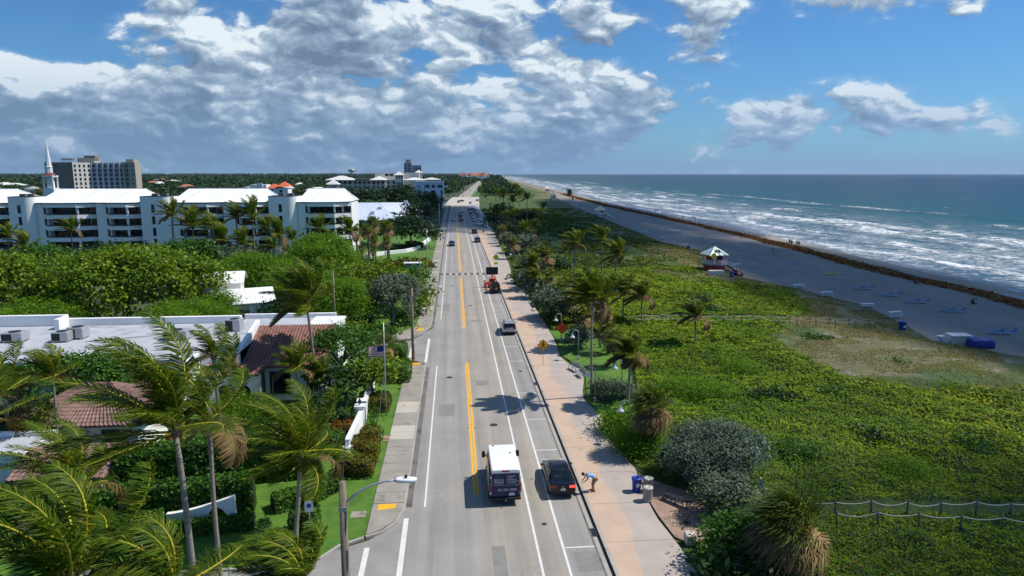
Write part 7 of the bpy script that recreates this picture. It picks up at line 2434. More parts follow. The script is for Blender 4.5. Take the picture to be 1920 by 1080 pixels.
# cable from the near pole along the verge
cb = MB().tube([(at(640, 895, 22)[0], 22.05, 10.4), (-5.6, 34, 9.3), (-5.9, 46, 8.7), (-5.4, 60, 8.4), (-4.75, 74.3, 8.3)], .012, 4)
tag(cb.build('overhead_cable', BLACKMETAL), 'thin overhead cable between the two wooden lamp poles', 'cable')


def bell_lamp(label, x, y, h=3.6, rz=PI, grp='bell lamps along the promenade'):
    t = thing('bell_lamp', label, 'lamp', (x, y, .1), rz, grp)
    MB().lathe([(.14, 0), (.14, .12), (.07, .3), (.055, .5)], n=12).build('base', ALU, t, True)
    pts = [(0, 0, .4), (0, 0, h - .5)] + [(.36 - .36 * math.cos(a), 0, h - .5 + .36 * math.sin(a)) for a in np.linspace(.3, PI - .1, 8)]
    MB().tube(pts, .045, 8).build('pole', pm_once('grey_green_pole', (.33, .36, .34)), t, True)
    hd = MB().lathe([(.06, .42), (.07, .34), (.10, .28), (.11, .14), (.22, .02), (.31, -.12), (.30, -.13), (.2, -.02)], (.70, 0, h - .88), 16).build('shade', WHITEPLASTIC, t, True)
    MB().lathe([(.02, -.16), (.10, -.12), (.12, -.02), (.1, .05), (.02, .06)], (.70, 0, h - .88), 10).build('globe', CLEARLENS, hd, True)
    return t


_once = {}


def pm_once(n, c, *a, **k):
    if n not in _once:
        _once[n] = pm(n, c, *a, **k)
    return _once[n]


for (px, py, lb) in ((1115, 757, 'bell lamp on the promenade lawn beside the slender palm'), (1084, 676, 'bell lamp behind the orange walking sign'), (1052, 640, 'bell lamp just behind the red orange sign'), (1178, 832, 'bell lamp in the bushes at the promenade bend'), (1165, 742, 'bell lamp almost hidden in the long silver shrub'),
                     (982, 545, 'bell lamp at the narrow part of the promenade'), (963, 500, 'bell lamp beside the yellow green sign on the far promenade'), (953, 485, 'bell lamp in front of the far silver tree'), (943, 462, 'farthest bell lamp along the promenade')):
    x, y = gp(px, py)
    bell_lamp(lb, x, y)


def diamond_sign(label, x, y, h, col, size=.9, symbol=True, name='warning_sign', text_=None):
    t = thing(name, label, 'sign', (x, y, .12))
    MB().box(-.03, .03, -.03, .03, -.1, h).build('post', STEEL, t)
    s = size / 2 * 1.414
    MB().add([(0, -.045, h - s), (s, -.045, h), (0, -.045, h + s), (-s, -.045, h), (0, -.032, h - s), (s, -.032, h), (0, -.032, h + s), (-s, -.032, h)], [(0, 1, 2, 3), (7, 6, 5, 4), (0, 4, 5, 1), (1, 5, 6, 2), (2, 6, 7, 3), (3, 7, 4, 0)]).build('plate', col, t)
    b = MB()
    q = s * .93
    for (p0, p1) in (((0, -q), (q, 0)), ((q, 0), (0, q)), ((0, q), (-q, 0)), ((-q, 0), (0, -q))):
        a = Vector((p0[0], -.049, h + p0[1])); c = Vector((p1[0], -.049, h + p1[1])); n = Vector((-(c - a).z, 0, (c - a).x)).normalized() * .014
        b.add([a - n, a + n, c + n, c - n], [(0, 1, 2, 3), (3, 2, 1, 0)])
    b.build('border', TRIM, t)
    if symbol:
        m = MB()
        k = size / .9
        def limb(x0, z0, x1, z1, w):
            a = Vector((x0 * k, -.05, h + z0 * k)); c = Vector((x1 * k, -.05, h + z1 * k)); n = Vector((-(c - a).z, 0, (c - a).x)).normalized() * w * k
            m.add([a - n, a + n, c + n, c - n], [(0, 1, 2, 3), (3, 2, 1, 0)])
        m.add([(.06 * k * math.cos(a) + .02, -.05, h + .30 * k + .06 * k * math.sin(a)) for a in np.linspace(0, 2 * PI, 11)[:-1]], [tuple(range(10)), tuple(range(10))[::-1]])
        limb(0, .23, -.02, -.05, .06); limb(0, .2, -.17, .04, .03); limb(.0, .2, .16, .02, .03); limb(-.03, -.04, -.16, -.32, .04); limb(0, -.04, .12, -.16, .04); limb(.12, -.16, .14, -.34, .035)
        m.build('walking_figure', TRIM, t)
    if text_:
        for i, s_ in enumerate(text_):
            text(s_, .2, TRIM, t, (0, -.052, h + .1 - i * .22))
    return t


SIGNORANGE = pm('amber_sign_sheet', (0.95, 0.40, 0.02), .5, .05, 2)
SIGNRED = pm('red_orange_sign_sheet', (0.95, 0.11, 0.025), .5, .05, 2)
SIGNLIME = pm('lime_sign_sheet', (0.72, 0.92, 0.03), .5, .05, 2)
x, y = gp(1018, 688)
diamond_sign('amber diamond sign with a walking figure on the promenade', x, y, 2.35, SIGNORANGE, .95)
x, y = gp(1052, 640)
diamond_sign('red orange road works diamond sign at the edge of the bushes', x, y - .6, 1.75, SIGNRED, 1.15, False, text_=('ROAD', 'WORK'))
for (px, py, lb) in ((930, 512, 'lime green crossing sign behind the message board'), (943, 488, 'farther lime green sign at the bushes'), (798, 525, 'lime green crossing sign left of the road by the lamp pole')):
    x, y = gp(px, py)
    s = diamond_sign(lb, x, y, 3.3, SIGNLIME, 1.0, True, 'crossing_sign')
    MB().box(-.45, .45, -.05, -.03, 1.75, 2.2).build('arrow_plate', SIGNLIME, s)

x, y = gp(583, 1018)
t = thing('parking_sign', 'small white sign with a blue ring on the corner lawn', 'sign', (x, y, .05))
MB().box(-.03, .03, -.03, .03, 0, 2.5).build('post', STEEL, t)
MB().box(-.23, .23, -.05, -.03, 1.9, 2.55).build('plate', WHITEPLASTIC, t)
MB().lathe([(.10, -.055), (.14, -.055), (.14, -.052), (.10, -.052)], (0, 0, 2.27), 16, 'Y').build('ring', BLUEPLASTIC, t)
x, y = gp(1424, 935)
t = thing('path_sign', 'narrow white notice post at the start of the rope path', 'sign', (x, y, .1))
MB().box(-.06, .06, -.04, .04, 0, 1.35).build('post', WHITEPLASTIC, t)
MB().box(-.14, .14, -.065, -.045, .7, 1.3).build('plate', pm_once('grey_notice', (.3, .32, .3)), t)
x, y = gp(1380, 1092)
t = thing('blue_emblem_sign', 'white sign with a blue emblem at the bottom edge below the shrub', 'sign', (x, y, .1))
MB().box(-.03, .03, -.03, .03, 0, .9).build('post', STEEL, t)
MB().box(-.32, .32, -.05, -.03, .5, 1.0).build('plate', WHITEPLASTIC, t)
MB().box(-.1, .1, -.06, -.052, .6, .9).build('emblem', BLUEPLASTIC, t)


def rope_fence(label, pts, h=1.0, step=2.0):
    t = thing('rope_fence', label, 'fence', (pts[0][0], pts[0][1], 0))
    o = Vector((pts[0][0], pts[0][1], 0))
    P = [Vector((p[0], p[1], 0)) for p in pts]
    ln = sum((b - a).length for a, b in zip(P[:-1], P[1:]))
    n = int(ln / step)
    out = []
    for i in range(n + 1):
        d = ln * i / n
        for a, b in zip(P[:-1], P[1:]):
            l = (b - a).length
            if d <= l + 1e-6:
                q = a + (b - a) * (d / l); break
            d -= l
        z = float(dune_z(np.array([q.x]), np.array([q.y]))[0])
        out.append(Vector((q.x, q.y, z)))
    rg = random.Random(int(pts[0][0] * 10))
    for q in out:
        m = MB().lathe([(.06, -.2), (.06, h - .06), (.045, h), (.02, h + .02)], n=8)
        p = m.build('post', WOODGREY, t, True)
        p.location = q - o; p.rotation_euler = (rg.uniform(-.06, .06), rg.uniform(-.06, .06), 0)
    for a, b in zip(out[:-1], out[1:]):
        sag = rg.uniform(.13, .26)
        pts_ = [a - o + (b - a) * u + Vector((0, 0, h - .12 - sag * 4 * u * (1 - u))) for u in np.linspace(0, 1, 8)]
        MB().tube(pts_, .028, 6, False).build('rope', ROPE, t, True)


rope_fence('rope fence along the upper side of the near dune path', [gp(1432, 930, .9), gp(1560, 948, .9), gp(1700, 954, .9), gp(1960, 956, .9)])
rope_fence('rope fence along the lower side of the near dune path', [gp(1570, 968, .9), gp(1720, 976, .9), gp(1960, 988, .9)])
rope_fence('far side rope fence of the path to the lifeguard beach', [gp(1175, 602, .9), gp(1340, 598, .9), gp(1480, 600, .9), gp(1630, 606, .9)], 1.0, 2.4)
rope_fence('near side rope fence of the path to the lifeguard beach', [gp(1190, 606, .9), gp(1360, 604, .9), gp(1500, 607, .9), gp(1640, 612, .9)], 1.0, 2.4)


def slat_bin(label, x, y):
    t = thing('slatted_litter_bin', label, 'bin', (x, y, .13), 0, 'slatted litter bins')
    m = MB()
    for k in range(22):
        a = 2 * PI * k / 22
        m.cbox((math.cos(a) * .30, math.sin(a) * .30, .46), (.012, .055, .80), a)
    m.build('slats', pm_once('pale_grey_bin', (.42, .41, .37)), t)
    MB().lathe([(.27, .05), (.27, .84)], n=16).build('liner', BLACKMETAL, t, True)
    MB().lathe([(.32, .04), (.32, .09), (.3, .1)], n=20).build('hoop', pm_once('pale_grey_bin', (.42, .41, .37)), t, True)
    MB().lathe([(.12, .94), (.13, .97), (.33, .93), (.34, .84), (.30, .84), (.28, .9)], n=22).build('lid', pm_once('pale_grey_bin', (.42, .41, .37)), t, True)
    MB().lathe([(.01, .925), (.125, .93)], n=16).build('hole', BLACKMETAL, t)


slat_bin('nearer pale slatted litter bin by the bench', *gp(1214, 942))
slat_bin('farther pale slatted litter bin behind the blue one', *gp(1215, 924))


def blue_bin(label, x, y, z=.13, s=1.0, grp=None):
    t = thing('blue_recycling_bin', label, 'bin', (x, y, z), 0, grp)
    MB().lathe([(.25, 0), (.27, .1), (.31, .82), (.33, .84)], n=18).build('body', BLUEPLASTIC, t, True)
    MB().lathe([(.34, .82), (.35, .92), (.30, .97), (.14, .99), (.13, .95)], n=18).build('lid', BLUEPLASTIC, t, True)
    MB().lathe([(.01, .94), (.13, .95)], n=12).build('hole', BLACKMETAL, t)
    MB().box(-.1, .1, -.33, -.285, .42, .62).build('sticker', WHITEPLASTIC, t)
    t.scale = (s, s, s)


blue_bin('blue recycling bin beside the slatted bins on the promenade', *gp(1193, 924))
blue_bin('blue bin on the sand at the end of the rope path', *gp(1691, 622), 0, 1.5)
blue_bin('blue bin right of the cream box at the lifeguard hut', *gp(1372, 521), 0, 1.3)
blue_bin('small blue bin behind the lifeguard hut', *gp(1291, 470), 0, 1.4)


def bench(label, x, y, rz, mat=TRIM, w=2.3, back=False):
    t = thing('bench', label, 'bench', (x, y, .13), rz)
    for k in range(5):
        bevel(MB().box(-w / 2, w / 2, -.22 + k * .095, -.14 + k * .095, .43, .47).build('slat', mat, t), .008, 1)
    if back:
        for k in range(4):
            MB().box(-w / 2, w / 2, .26 + k * .03, .29 + k * .03, .56 + k * .1, .63 + k * .1).build('slat', mat, t)
    for s in (-w / 2 + .1, 0, w / 2 - .1):
        m = MB().box(s - .025, s + .025, -.22, -.17, 0, .43).box(s - .025, s + .025, .18, .23, 0, .43).box(s - .025, s + .025, -.23, .24, .40, .43)
        if back:
            m.cbox((s, .30, .62), (.05, .05, .6), 0, -.28)
        m.build('leg', mat, t)


a, b = gp(1245, 938), gp(1293, 958)
bench('black slatted double bench on the brick terrace', (a[0] + b[0]) / 2, (a[1] + b[1]) / 2, math.atan2(b[1] - a[1], b[0] - a[0]), pm_once('charcoal_bench', (.035, .04, .05), .5), 1.9)
a = gp(1076, 697)
bench('pale metal bench with its back to the lawn near the bell lamp', a[0], a[1], R(-72), ALU, 1.8, True)
a = gp(1088, 708)
bench('second pale metal bench nearer the slender palm', a[0], a[1], R(-82), ALU, 1.5, True)
x, y = gp(1293, 1022)
o = MB().prism([(-.3, -.35), (.28, -.3), (.36, .3), (-.25, .36)], 0, .62).build('utility_box', CONCRETENEW)
bevel(o, .06, 2); o.location = (x, y, .12); tag(o, 'pale concrete block at the edge of the promenade under the shrub', 'block')

x, y = gp(785, 618)
t = thing('fire_hydrant', 'yellow fire hydrant at the far street corner', 'hydrant', (x, y, .1))
MB().lathe([(.17, 0), (.17, .06), (.11, .08), (.11, .5), (.15, .52), (.15, .56), (.1, .66), (.03, .72), (.03, .78)], n=12).build('body', YELLOWPAINT, t, True)
for s in (-1, 1):
    MB().lathe([(.05, 0), (.06, .08), (.02, .1)], n=8, axis='X').build('outlet', YELLOWPAINT, t).location = (s * .1, 0, .4)
x, y = gp(672, 967)
o = MB().box(-.45, .45, -.4, .4, 0, .03).build('utility_cover', CONCRETE)
o.location = (x, y, .07); tag(o, 'square concrete utility cover set in the corner lawn', 'cover')

# white garden wall with gate posts and an iron gate lantern
t = thing('garden_wall', 'white garden wall with capped gate posts along the villa garden', 'wall', (-8.05, 56, 0))
for (y0, y1, x0, x1) in ((-7.2, -.9, -.05, .15), (1.2, 9.0, .1, -.02)):
    m = MB().prism([(x0 - .14, y0), (x0 + .14, y0), (x1 + .14, y1), (x1 - .14, y1)], -.1, 1.5)
    m.build('wall_run', WHITE, t)
    MB().prism([(x0 - .19, y0 - .02), (x0 + .19, y0 - .02), (x1 + .19, y1), (x1 - .19, y1)], 1.5, 1.59).build('coping', WHITEPAINT, t)
for y in (-.55, .85):
    p = MB().box(-.32, .32, y - .32, y + .32, -.1, 1.75).build('gate_post', WHITE, t)
    MB().box(-.42, .42, y - .42, y + .42, 1.75, 1.93).build('cap', WHITEPAINT, p)
g = MB()
for y in np.linspace(-.2, .5, 6):
    g.tube([(0, float(y), .1), (0, float(y), 1.5)], .018, 5)
g.tube([(0, -.22, 1.5), (0, .52, 1.5)], .02, 5).tube([(0, -.22, .25), (0, .52, .25)], .02, 5)
g.build('iron_gate', BLACKMETAL, t)
MB().lathe([(.02, 1.93), (.03, 2.0), (.1, 2.05), (.13, 2.35), (.05, 2.45), (.02, 2.55)], (0, -.55, 0), 8).build('lantern', BLACKMETAL, t)
o = MB()
o.prism([(-8.45, 48.6), (-8.0, 48.2), (-7.75, 49.2), (-8.2, 49.4)], -.1, 1.1)
tag(o.build('wall_end_pier', WHITE), 'chunky white pier at the near end of the garden wall', 'pier')

# arched garden wall near the palms
t = thing('arched_garden_wall', 'low white garden wall with a dark arch beside the palm trunks', 'wall', (-15, 39.6, 0))
aw = MB()
N = 17
top = [(-2.4 + 4.0 * i / N, 0.9 + 1.0 * (i / N) ** 1.5) for i in range(N + 1)]
for i in range(N):
    (x0, z0), (x1, z1) = top[i], top[i + 1]
    lo0 = math.sqrt(max(0, .72 ** 2 - (x0 - .55) ** 2)) * 1.75; lo1 = math.sqrt(max(0, .72 ** 2 - (x1 - .55) ** 2)) * 1.75
    a = [(x0, 0, lo0 - .05), (x1, 0, lo1 - .05), (x1, 0, z1), (x0, 0, z0)]
    aw.add(a + [(p[0], .3, p[2]) for p in a], [(0, 1, 2, 3), (7, 6, 5, 4), (0, 4, 5, 1), (1, 5, 6, 2), (2, 6, 7, 3), (3, 7, 4, 0)])
aw.build('wall_run', WHITE, t)
# curved white wall by the fan palms
wl = [gp(688, 483), gp(720, 478), gp(760, 474), gp(782, 469), gp(795, 459), gp(805, 451)]
t = thing('curved_white_wall', 'low curved white wall round the lawn by the fan palms', 'wall', (wl[0][0], wl[0][1], 0))
for a, b in zip(wl[:-1], wl[1:]):
    d = Vector((b[0] - a[0], b[1] - a[1])).normalized(); n = (-d.y * .35, d.x * .35)
    MB().prism([(p[0] - wl[0][0], p[1] - wl[0][1]) for p in ((a[0] - n[0], a[1] - n[1]), (a[0] + n[0], a[1] + n[1]), (b[0] + n[0], b[1] + n[1]), (b[0] - n[0], b[1] - n[1]))], -.1, .95).build('wall_run', WHITE, t)
hedge('round_hedge', 'dark clipped hedge inside the curved white wall', [(wl[0][0] + 4, wl[0][1] + 14), (wl[2][0] + 3, wl[2][1] + 12), (wl[4][0] - 4, wl[4][1] - 2)], 3.0, 1.3, 'dark', 60, ls=.3)
x, y = gp(786, 522)
t = thing('sign_shelter', 'small shelter with a blue panel on the left verge', 'shelter', (x - 1.5, y + 4, 0))
for sx in (-1, 1):
    for sy in (-1, 1):
        MB().box(sx * 1.5 - .06, sx * 1.5 + .06, sy * .8 - .06, sy * .8 + .06, 0, 2.6).build('post', STEEL, t)
MB().box(-1.8, 1.8, -1.1, 1.1, 2.6, 2.75).build('roof', WHITEPLASTIC, t)
MB().box(-1.3, 1.3, -.86, -.80, .9, 2.3).build('panel', pm_once('turquoise_panel', (.08, .33, .5)), t)

# flag
x, y = -6.15, 57.9
t = thing('flagpole', 'grey flagpole with a striped red white and blue flag', 'flagpole', (x, y, 0))
hp_ = Z_at(718, 606, y)
MB().tube([(0, 0, -.1), (0, 0, hp_)], [.07, .04], 8).build('pole', STEEL, t, True)
MB().lathe([(.01, 0), (.07, .06), (.01, .12)], (0, 0, hp_), 8).build('finial', YELLOWPAINT, t, True)
FB, FWt, FR = pm('flag_blue', (.02, .03, .16), .8, .05), pm('flag_white', (.72, .72, .70), .8, .05), pm('flag_red', (.42, .02, .03), .8, .05)
zt = Z_at(705, 648, y); fl = 1.25; fh = .95
def fpt(u, v):
    return (-.06 - u * fl, -.10 * math.sin(u * 7.0) * u - .02, zt - v * fh - .10 * u * u - .04 * math.sin(u * 6))
stripes = []
for k in range(13):
    u0 = .42 if k < 7 else 0.0
    m = MB()
    us = np.linspace(u0, 1, 12)
    vs = [fpt(u, k / 13) for u in us] + [fpt(u, (k + 1) / 13) for u in us]
    m.add(vs, [(i, i + 1, 13 + i - 0, 12 + i) for i in range(11)])
    m.build('stripe', FR if k % 2 == 0 else FWt, t)
m = MB()
us = np.linspace(0, .42, 6)
m.add([fpt(u, 0) for u in us] + [fpt(u, 7 / 13) for u in us], [(i, i + 1, 7 + i, 6 + i) for i in range(5)])
cn = m.build('canton', FB, t)
m = MB()
for r in range(9):
    for c in range(6 if r % 2 == 0 else 5):
        u = .035 + (c + (0 if r % 2 == 0 else .5)) * .07; v = (r + .7) * 7 / 13 / 9.6
        p = fpt(u, v)
        m.add([(p[0] + .014 * math.cos(a), p[1] - .004, p[2] + .014 * math.sin(a)) for a in np.linspace(0, 2 * PI, 6)[:-1]], [(0, 1, 2, 3, 4), (4, 3, 2, 1, 0)])
m.build('stars', FWt, cn)
MB().tube([(.05, 0, hp_ * .55), (-.2, -1.5, hp_ * .3), (-.4, -3.0, .05)], .012, 4).build('guy_wire', STEEL, t)

# traffic signals over the far crossing
for i, (x, Y, d, lb) in enumerate(((-5.6, 462, 1, 'traffic signal mast arm at the left of the far crossing'), (20.5, 618, -1, 'traffic signal mast arm at the far side of the crossing'))):
    t = thing('traffic_signal', lb, 'traffic light', (x, Y, 0))
    MB().tube([(0, 0, 0), (0, 0, 6.5)], [.16, .12], 8).build('pole', STEEL, t, True)
    MB().tube([(0, 0, 6.2), (d * 12, 0, 6.8)], [.11, .06], 6).build('mast_arm', STEEL, t, True)
    for k in (.45, .75, .98):
        h = MB().box(d * 12 * k - .22, d * 12 * k + .22, -.2, .15, 5.6, 6.9).build('signal_head', TRIM, t)
        MB().box(d * 12 * k - .12, d * 12 * k + .12, -.22, -.2, 6.5, 6.75).build('lens', REDLENS, h)


# ------------------------------------------------------------------ the beach
def lifeguard(label, x, y, s=1.0, main=True, rz=0.0):
    t = thing('lifeguard_hut', label, 'lifeguard hut', (x, y, 0), rz)
    PK = WHITEPAINT
    if main:
        hexa = [(2.2 * math.cos(R(a)), 2.2 * math.sin(R(a))) for a in range(0, 360, 45)]
        MB().prism([(p[0] * .92, p[1] * .92) for p in hexa], -.2, 1.5).build('skirt', REDPAINT, t)
        MB().prism([(p[0] * 1.12, p[1] * 1.12) for p in hexa], 1.5, 1.68).build('deck', WOODGREY, t)
        n = 8
        for i in range(n):
            a, b = Vector((*hexa[i], 0)) * 1.1, Vector((*hexa[(i + 1) % n], 0)) * 1.1
            for k in range(5):
                p = a + (b - a) * (k / 5 + .1)
                ang = math.atan2((b - a).y, (b - a).x)
                MB().cbox((p.x, p.y, 2.05), (.16, .05, 1.15), ang).build('picket', PK, t)
            MB().cbox(((a + b) / 2)[:2] + (2.5,), ((b - a).length, .07, .08), math.atan2((b - a).y, (b - a).x)).build('handrail', REDPAINT, t)
    else:
        for sx in (-1, 1):
            for sy in (-1, 1):
                MB().box(sx * 1.3 - .1, sx * 1.3 + .1, sy * 1.3 - .1, sy * 1.3 + .1, -.2, 1.7).build('stilt', WOODGREY, t)
        MB().box(-1.9, 1.9, -1.9, 1.9, 1.5, 1.68).build('deck', WOODGREY, t)
        for sx in (-1, 1):
            MB().box(sx * 1.85 - .04, sx * 1.85 + .04, -1.85, 1.85, 2.35, 2.45).build('handrail', PK, t)
            MB().box(-1.8, 1.8, sx * 1.85 - .04, sx * 1.85 + .04, 2.35, 2.45).build('handrail', PK, t)
    cab = MB().box(-1.15, 1.15, -1.15, 1.15, 1.68, 3.35).build('cabin', REDPAINT if main else PK, t)
    MB().box(-.95, -.25, -1.19, -1.152, 1.72, 3.2).build('door', PK, t)
    MB().box(.15, .95, -1.19, -1.152, 2.45, 3.1).build('window', GLASS, t)
    if main:
        MB().box(.1, 1.0, -1.21, -1.192, 2.2, 2.42).build('shutter', PK, t)
        MB().lathe([(.01, -.02), (.55, -.02), (.55, .03), (.01, .03)], (-1.3, -2.05, 3.35), 16, 'Y').build('round_sign', YELLOWPAINT, t)
        MB().box(-1.8, -1.2, -1.5, -1.3, 2.5, 3.0).build('purple_flag', pm_once('purple_cloth', (.08, .02, .16)), t)
    e, zr0, zr1 = 2.0, 3.35, 4.9
    pts = [(-e, -e, zr0), (e, -e, zr0), (e, e, zr0), (-e, e, zr0)]
    ap = (0, 0, zr1)
    rp_ = [WHITEPAINT, GREENPAINT if main else YELLOWPAINT]
    for i in range(4):
        a, b = np.array(pts[i]), np.array(pts[(i + 1) % 4])
        nS = 7
        for k in range(nS):
            p, q = a + (b - a) * k / nS, a + (b - a) * (k + 1) / nS
            up = np.array([0, 0, .10])
            MB().add([p, q, ap, p + up, q + up, np.array(ap) + up], [(2, 1, 0), (3, 4, 5), (0, 1, 4, 3), (1, 2, 5, 4), (2, 0, 3, 5)]).build('roof_panel', rp_[k % 2], t)
    if main:
        for k in (-.45, .15):
            MB().cbox((k + .15, -1.15, 4.12), (.45, .75, .06), 0, math.atan2(1.55, 2.0)).build('roof_hatch', GLASS, t)
    # ramp
    r = MB().add([(2.2, -.6, 1.6), (5.0, -.6, 0), (5.0, .6, 0), (2.2, .6, 1.6), (2.2, -.6, 1.45), (5.0, -.6, -.15), (5.0, .6, -.15), (2.2, .6, 1.45)], [(0, 1, 2, 3), (7, 6, 5, 4), (0, 4, 5, 1), (1, 5, 6, 2), (2, 6, 7, 3), (3, 7, 4, 0)]).build('ramp', WOODGREY, t)
    for k in range(5):
        for sy in (-.58, .58):
            z = 1.5 - k * .33
            MB().box(2.4 + k * .58, 2.52 + k * .58, sy - .03, sy + .03, z - .1, z + .95).build('picket', PK, t)
    t.scale = (s, s, s)
    return t


x, y = gp(1338, 510)
lifeguard('red and white lifeguard hut with a striped green roof at the dune edge', x, y, 1.12, True, .15)
x, y = gp(1125, 411)
lifeguard('white and yellow roofed lifeguard hut farther along the beach', x, y, 1.25, False)
x, y = gp(1037, 379)
lifeguard('small distant lifeguard hut with a white roof near the far dune', x, y, 1.4, False)
x, y = gp(1026, 362)
lifeguard('farthest tiny lifeguard hut near the bend of the shore', x, y, 1.4, False)
x, y = gp(1342, 519)
o = bevel(MB().box(-1.55, 1.55, -.6, .6, 0, 1.35).build('storage_box', pm_once('cream_box', (.6, .58, .5))), .05, 1)
o.location = (x, y, 0); tag(o, 'cream storage box in front of the red lifeguard hut', 'box')
x, y = gp(1378, 517)
t = thing('red_lidded_bin', 'black bin with a red and white lid beside the lifeguard ramp', 'bin', (x, y, 0))
MB().lathe([(.5, 0), (.55, 1.0)], n=14).build('body', BLACKMETAL, t, True)
MB().lathe([(.58, 1.0), (.55, 1.2), (.3, 1.42), (.05, 1.45)], n=14).build('lid', REDPAINT, t, True)
MB().lathe([(.32, 1.415), (.15, 1.47), (.05, 1.475)], n=14).build('badge', WHITEPLASTIC, t, True)
x, y = gp(1388, 518)
o = bevel(MB().box(-.6, .5, -.3, .3, 0, .45).box(.1, .45, -.25, .25, .45, .75).build('rescue_crate', REDPAINT), .04, 1)
o.location = (x, y, 0); tag(o, 'small red rescue crate on the sand right of the black bin', 'crate')

# rescue board
x, y = gp(1560, 514)
t = thing('rescue_board', 'yellow rescue paddle board with a red stripe lying on the beach', 'surfboard', (x, y, .02), R(-78))
MB().loft([(-1.9, .02, .08, .05), (-1.7, .0, .13, .22), (-1.0, 0, .17, .38), (0, 0, .18, .42), (1.0, 0, .17, .36), (1.7, .03, .15, .18), (1.95, .10, .14, .04)], .8, 16).build('board', pm_once('lime_board', (.62, .62, .06)), t, True)
MB().box(-.36, .36, -.12, .12, .178, .19).build('stripe', REDPAINT, t)
MB().box(-.36, .36, .35, .5, .178, .19).build('stripe', REDPAINT, t)


def lounger_proto():
    t = thing('beach_lounger', '', 'lounger', (0, 0, 0), 0, 'blue loungers on the beach')
    MB().box(-.32, .32, -.95, .45, .28, .36).build('seat_pad', BLUECLOTH, t)
    MB().add([(-.32, .45, .30), (.32, .45, .30), (.32, .95, .82), (-.32, .95, .82), (-.32, .5, .26), (.32, .5, .26), (.32, 1.0, .78), (-.32, 1.0, .78)], [(0, 1, 2, 3), (7, 6, 5, 4), (0, 4, 5, 1), (1, 5, 6, 2), (2, 6, 7, 3), (3, 7, 4, 0)]).build('backrest', BLUECLOTH, t)
    MB().box(-.38, -.33, -.98, .55, .22, .30).box(.33, .38, -.98, .55, .22, .30).build('frame', WHITEPLASTIC, t)
    for sx in (-.35, .35):
        for yy in (-.8, .4):
            MB().box(sx - .03, sx + .03, yy - .03, yy + .03, 0, .22).build('leg', WHITEPLASTIC, t)
    kids(t)
    return t


LP = lounger_proto()
first = [True]


def lounger(label, x, y, rz, s=1.05):
    if first[0]:
        first[0] = False
        c = LP
    else:
        c = copy_tree(LP)
    c.location = (x, y, 0); c.rotation_euler = (0, 0, rz); c['label'] = label
    c.scale = (s, s, s)


lm = [(1864, 626, 'at the right edge of the picture'), (1775, 585, 'of the near row, nearest the blue tarpaulin'), (1710, 568, 'of the near row, second from the blue tarpaulin'), (1660, 555, 'of the near row, third from the blue tarpaulin'), (1610, 542, 'of the near row, closest to the yellow board'), (1488, 496, 'of the middle row, closest to the yellow board'), (1452, 486, 'of the middle row, second from the yellow board'),
      (1421, 477, 'of the middle row, third from the yellow board'), (1393, 469, 'of the middle row, fourth from the yellow board'), (1364, 462, 'of the middle row, above the hut ramp'), (1341, 456, 'of the middle row, left of the hut roof'), (1313, 448, 'of the far row, nearest'), (1290, 441, 'of the far row, second nearest'), (1276, 436, 'of the far row, third nearest'),
      (1250, 430, 'of the far row, fourth nearest'), (1232, 426, 'of the far row, fifth nearest'), (1200, 419, 'of the far row, sixth nearest'), (1180, 414, 'of the far row, seventh nearest'), (1392, 447, 'standing alone by the seaweed')]
for (px, py, lb) in lm:
    x, y = gp(px, py)
    lounger('left blue lounger ' + lb if py > 500 else 'blue lounger ' + lb, x, y, R(-118))
    if py > 500:
        lounger('right blue lounger ' + lb, x + 1.5, y - .4, R(-112))


def lounger_stack(label, x, y, rz, s=1.0, n=4):
    t = thing('lounger_stack', label, 'stack', (x, y, 0), rz, 'stacked white loungers')
    for k in range(n):
        o = MB().box(-1.2, 1.2, -.38, .38, 0, .09).build('lounger_frame', WHITEPLASTIC, t)
        o.location = (random.uniform(-.05, .05), random.uniform(-.03, .03), .3 + .17 * k)
        for sx in (-.9, 0, .9):
            MB().box(sx - .05, sx + .05, -.36, .36, -.09, 0).build('slat', WHITEPLASTIC, o)
    for sx in (-1, 1):
        for sy in (-1, 1):
            MB().box(sx * 1.05 - .06, sx * 1.05 + .06, sy * .3 - .05, sy * .3 + .05, 0, .3).build('leg', WHITEPLASTIC, t)
    t.scale = (s, s, s)


for (px, py, n, lb) in ((1676, 597, 5, 'tall white lounger stack nearest the blue bin at the path end'), (1625, 577, 3, 'white lounger stack second from the path end'), (1548, 556, 4, 'square white lounger stack at the dune edge'), (1496, 540, 3, 'white lounger stack between the dune and the yellow board'), (1381, 500, 3, 'white lounger stack right of the lifeguard hut'),
                        (1283, 462, 3, 'white lounger stack left of the lifeguard hut'), (1243, 448, 3, 'first white lounger stack beyond the lifeguard hut'), (1209, 437, 3, 'second white lounger stack beyond the lifeguard hut'), (1194, 430, 3, 'third white lounger stack beyond the lifeguard hut'), (1096, 400, 3, 'white lounger stack by the yellow roofed hut')):
    x, y = gp(px, py)
    lounger_stack(lb, x, y, R(12), .95, n)

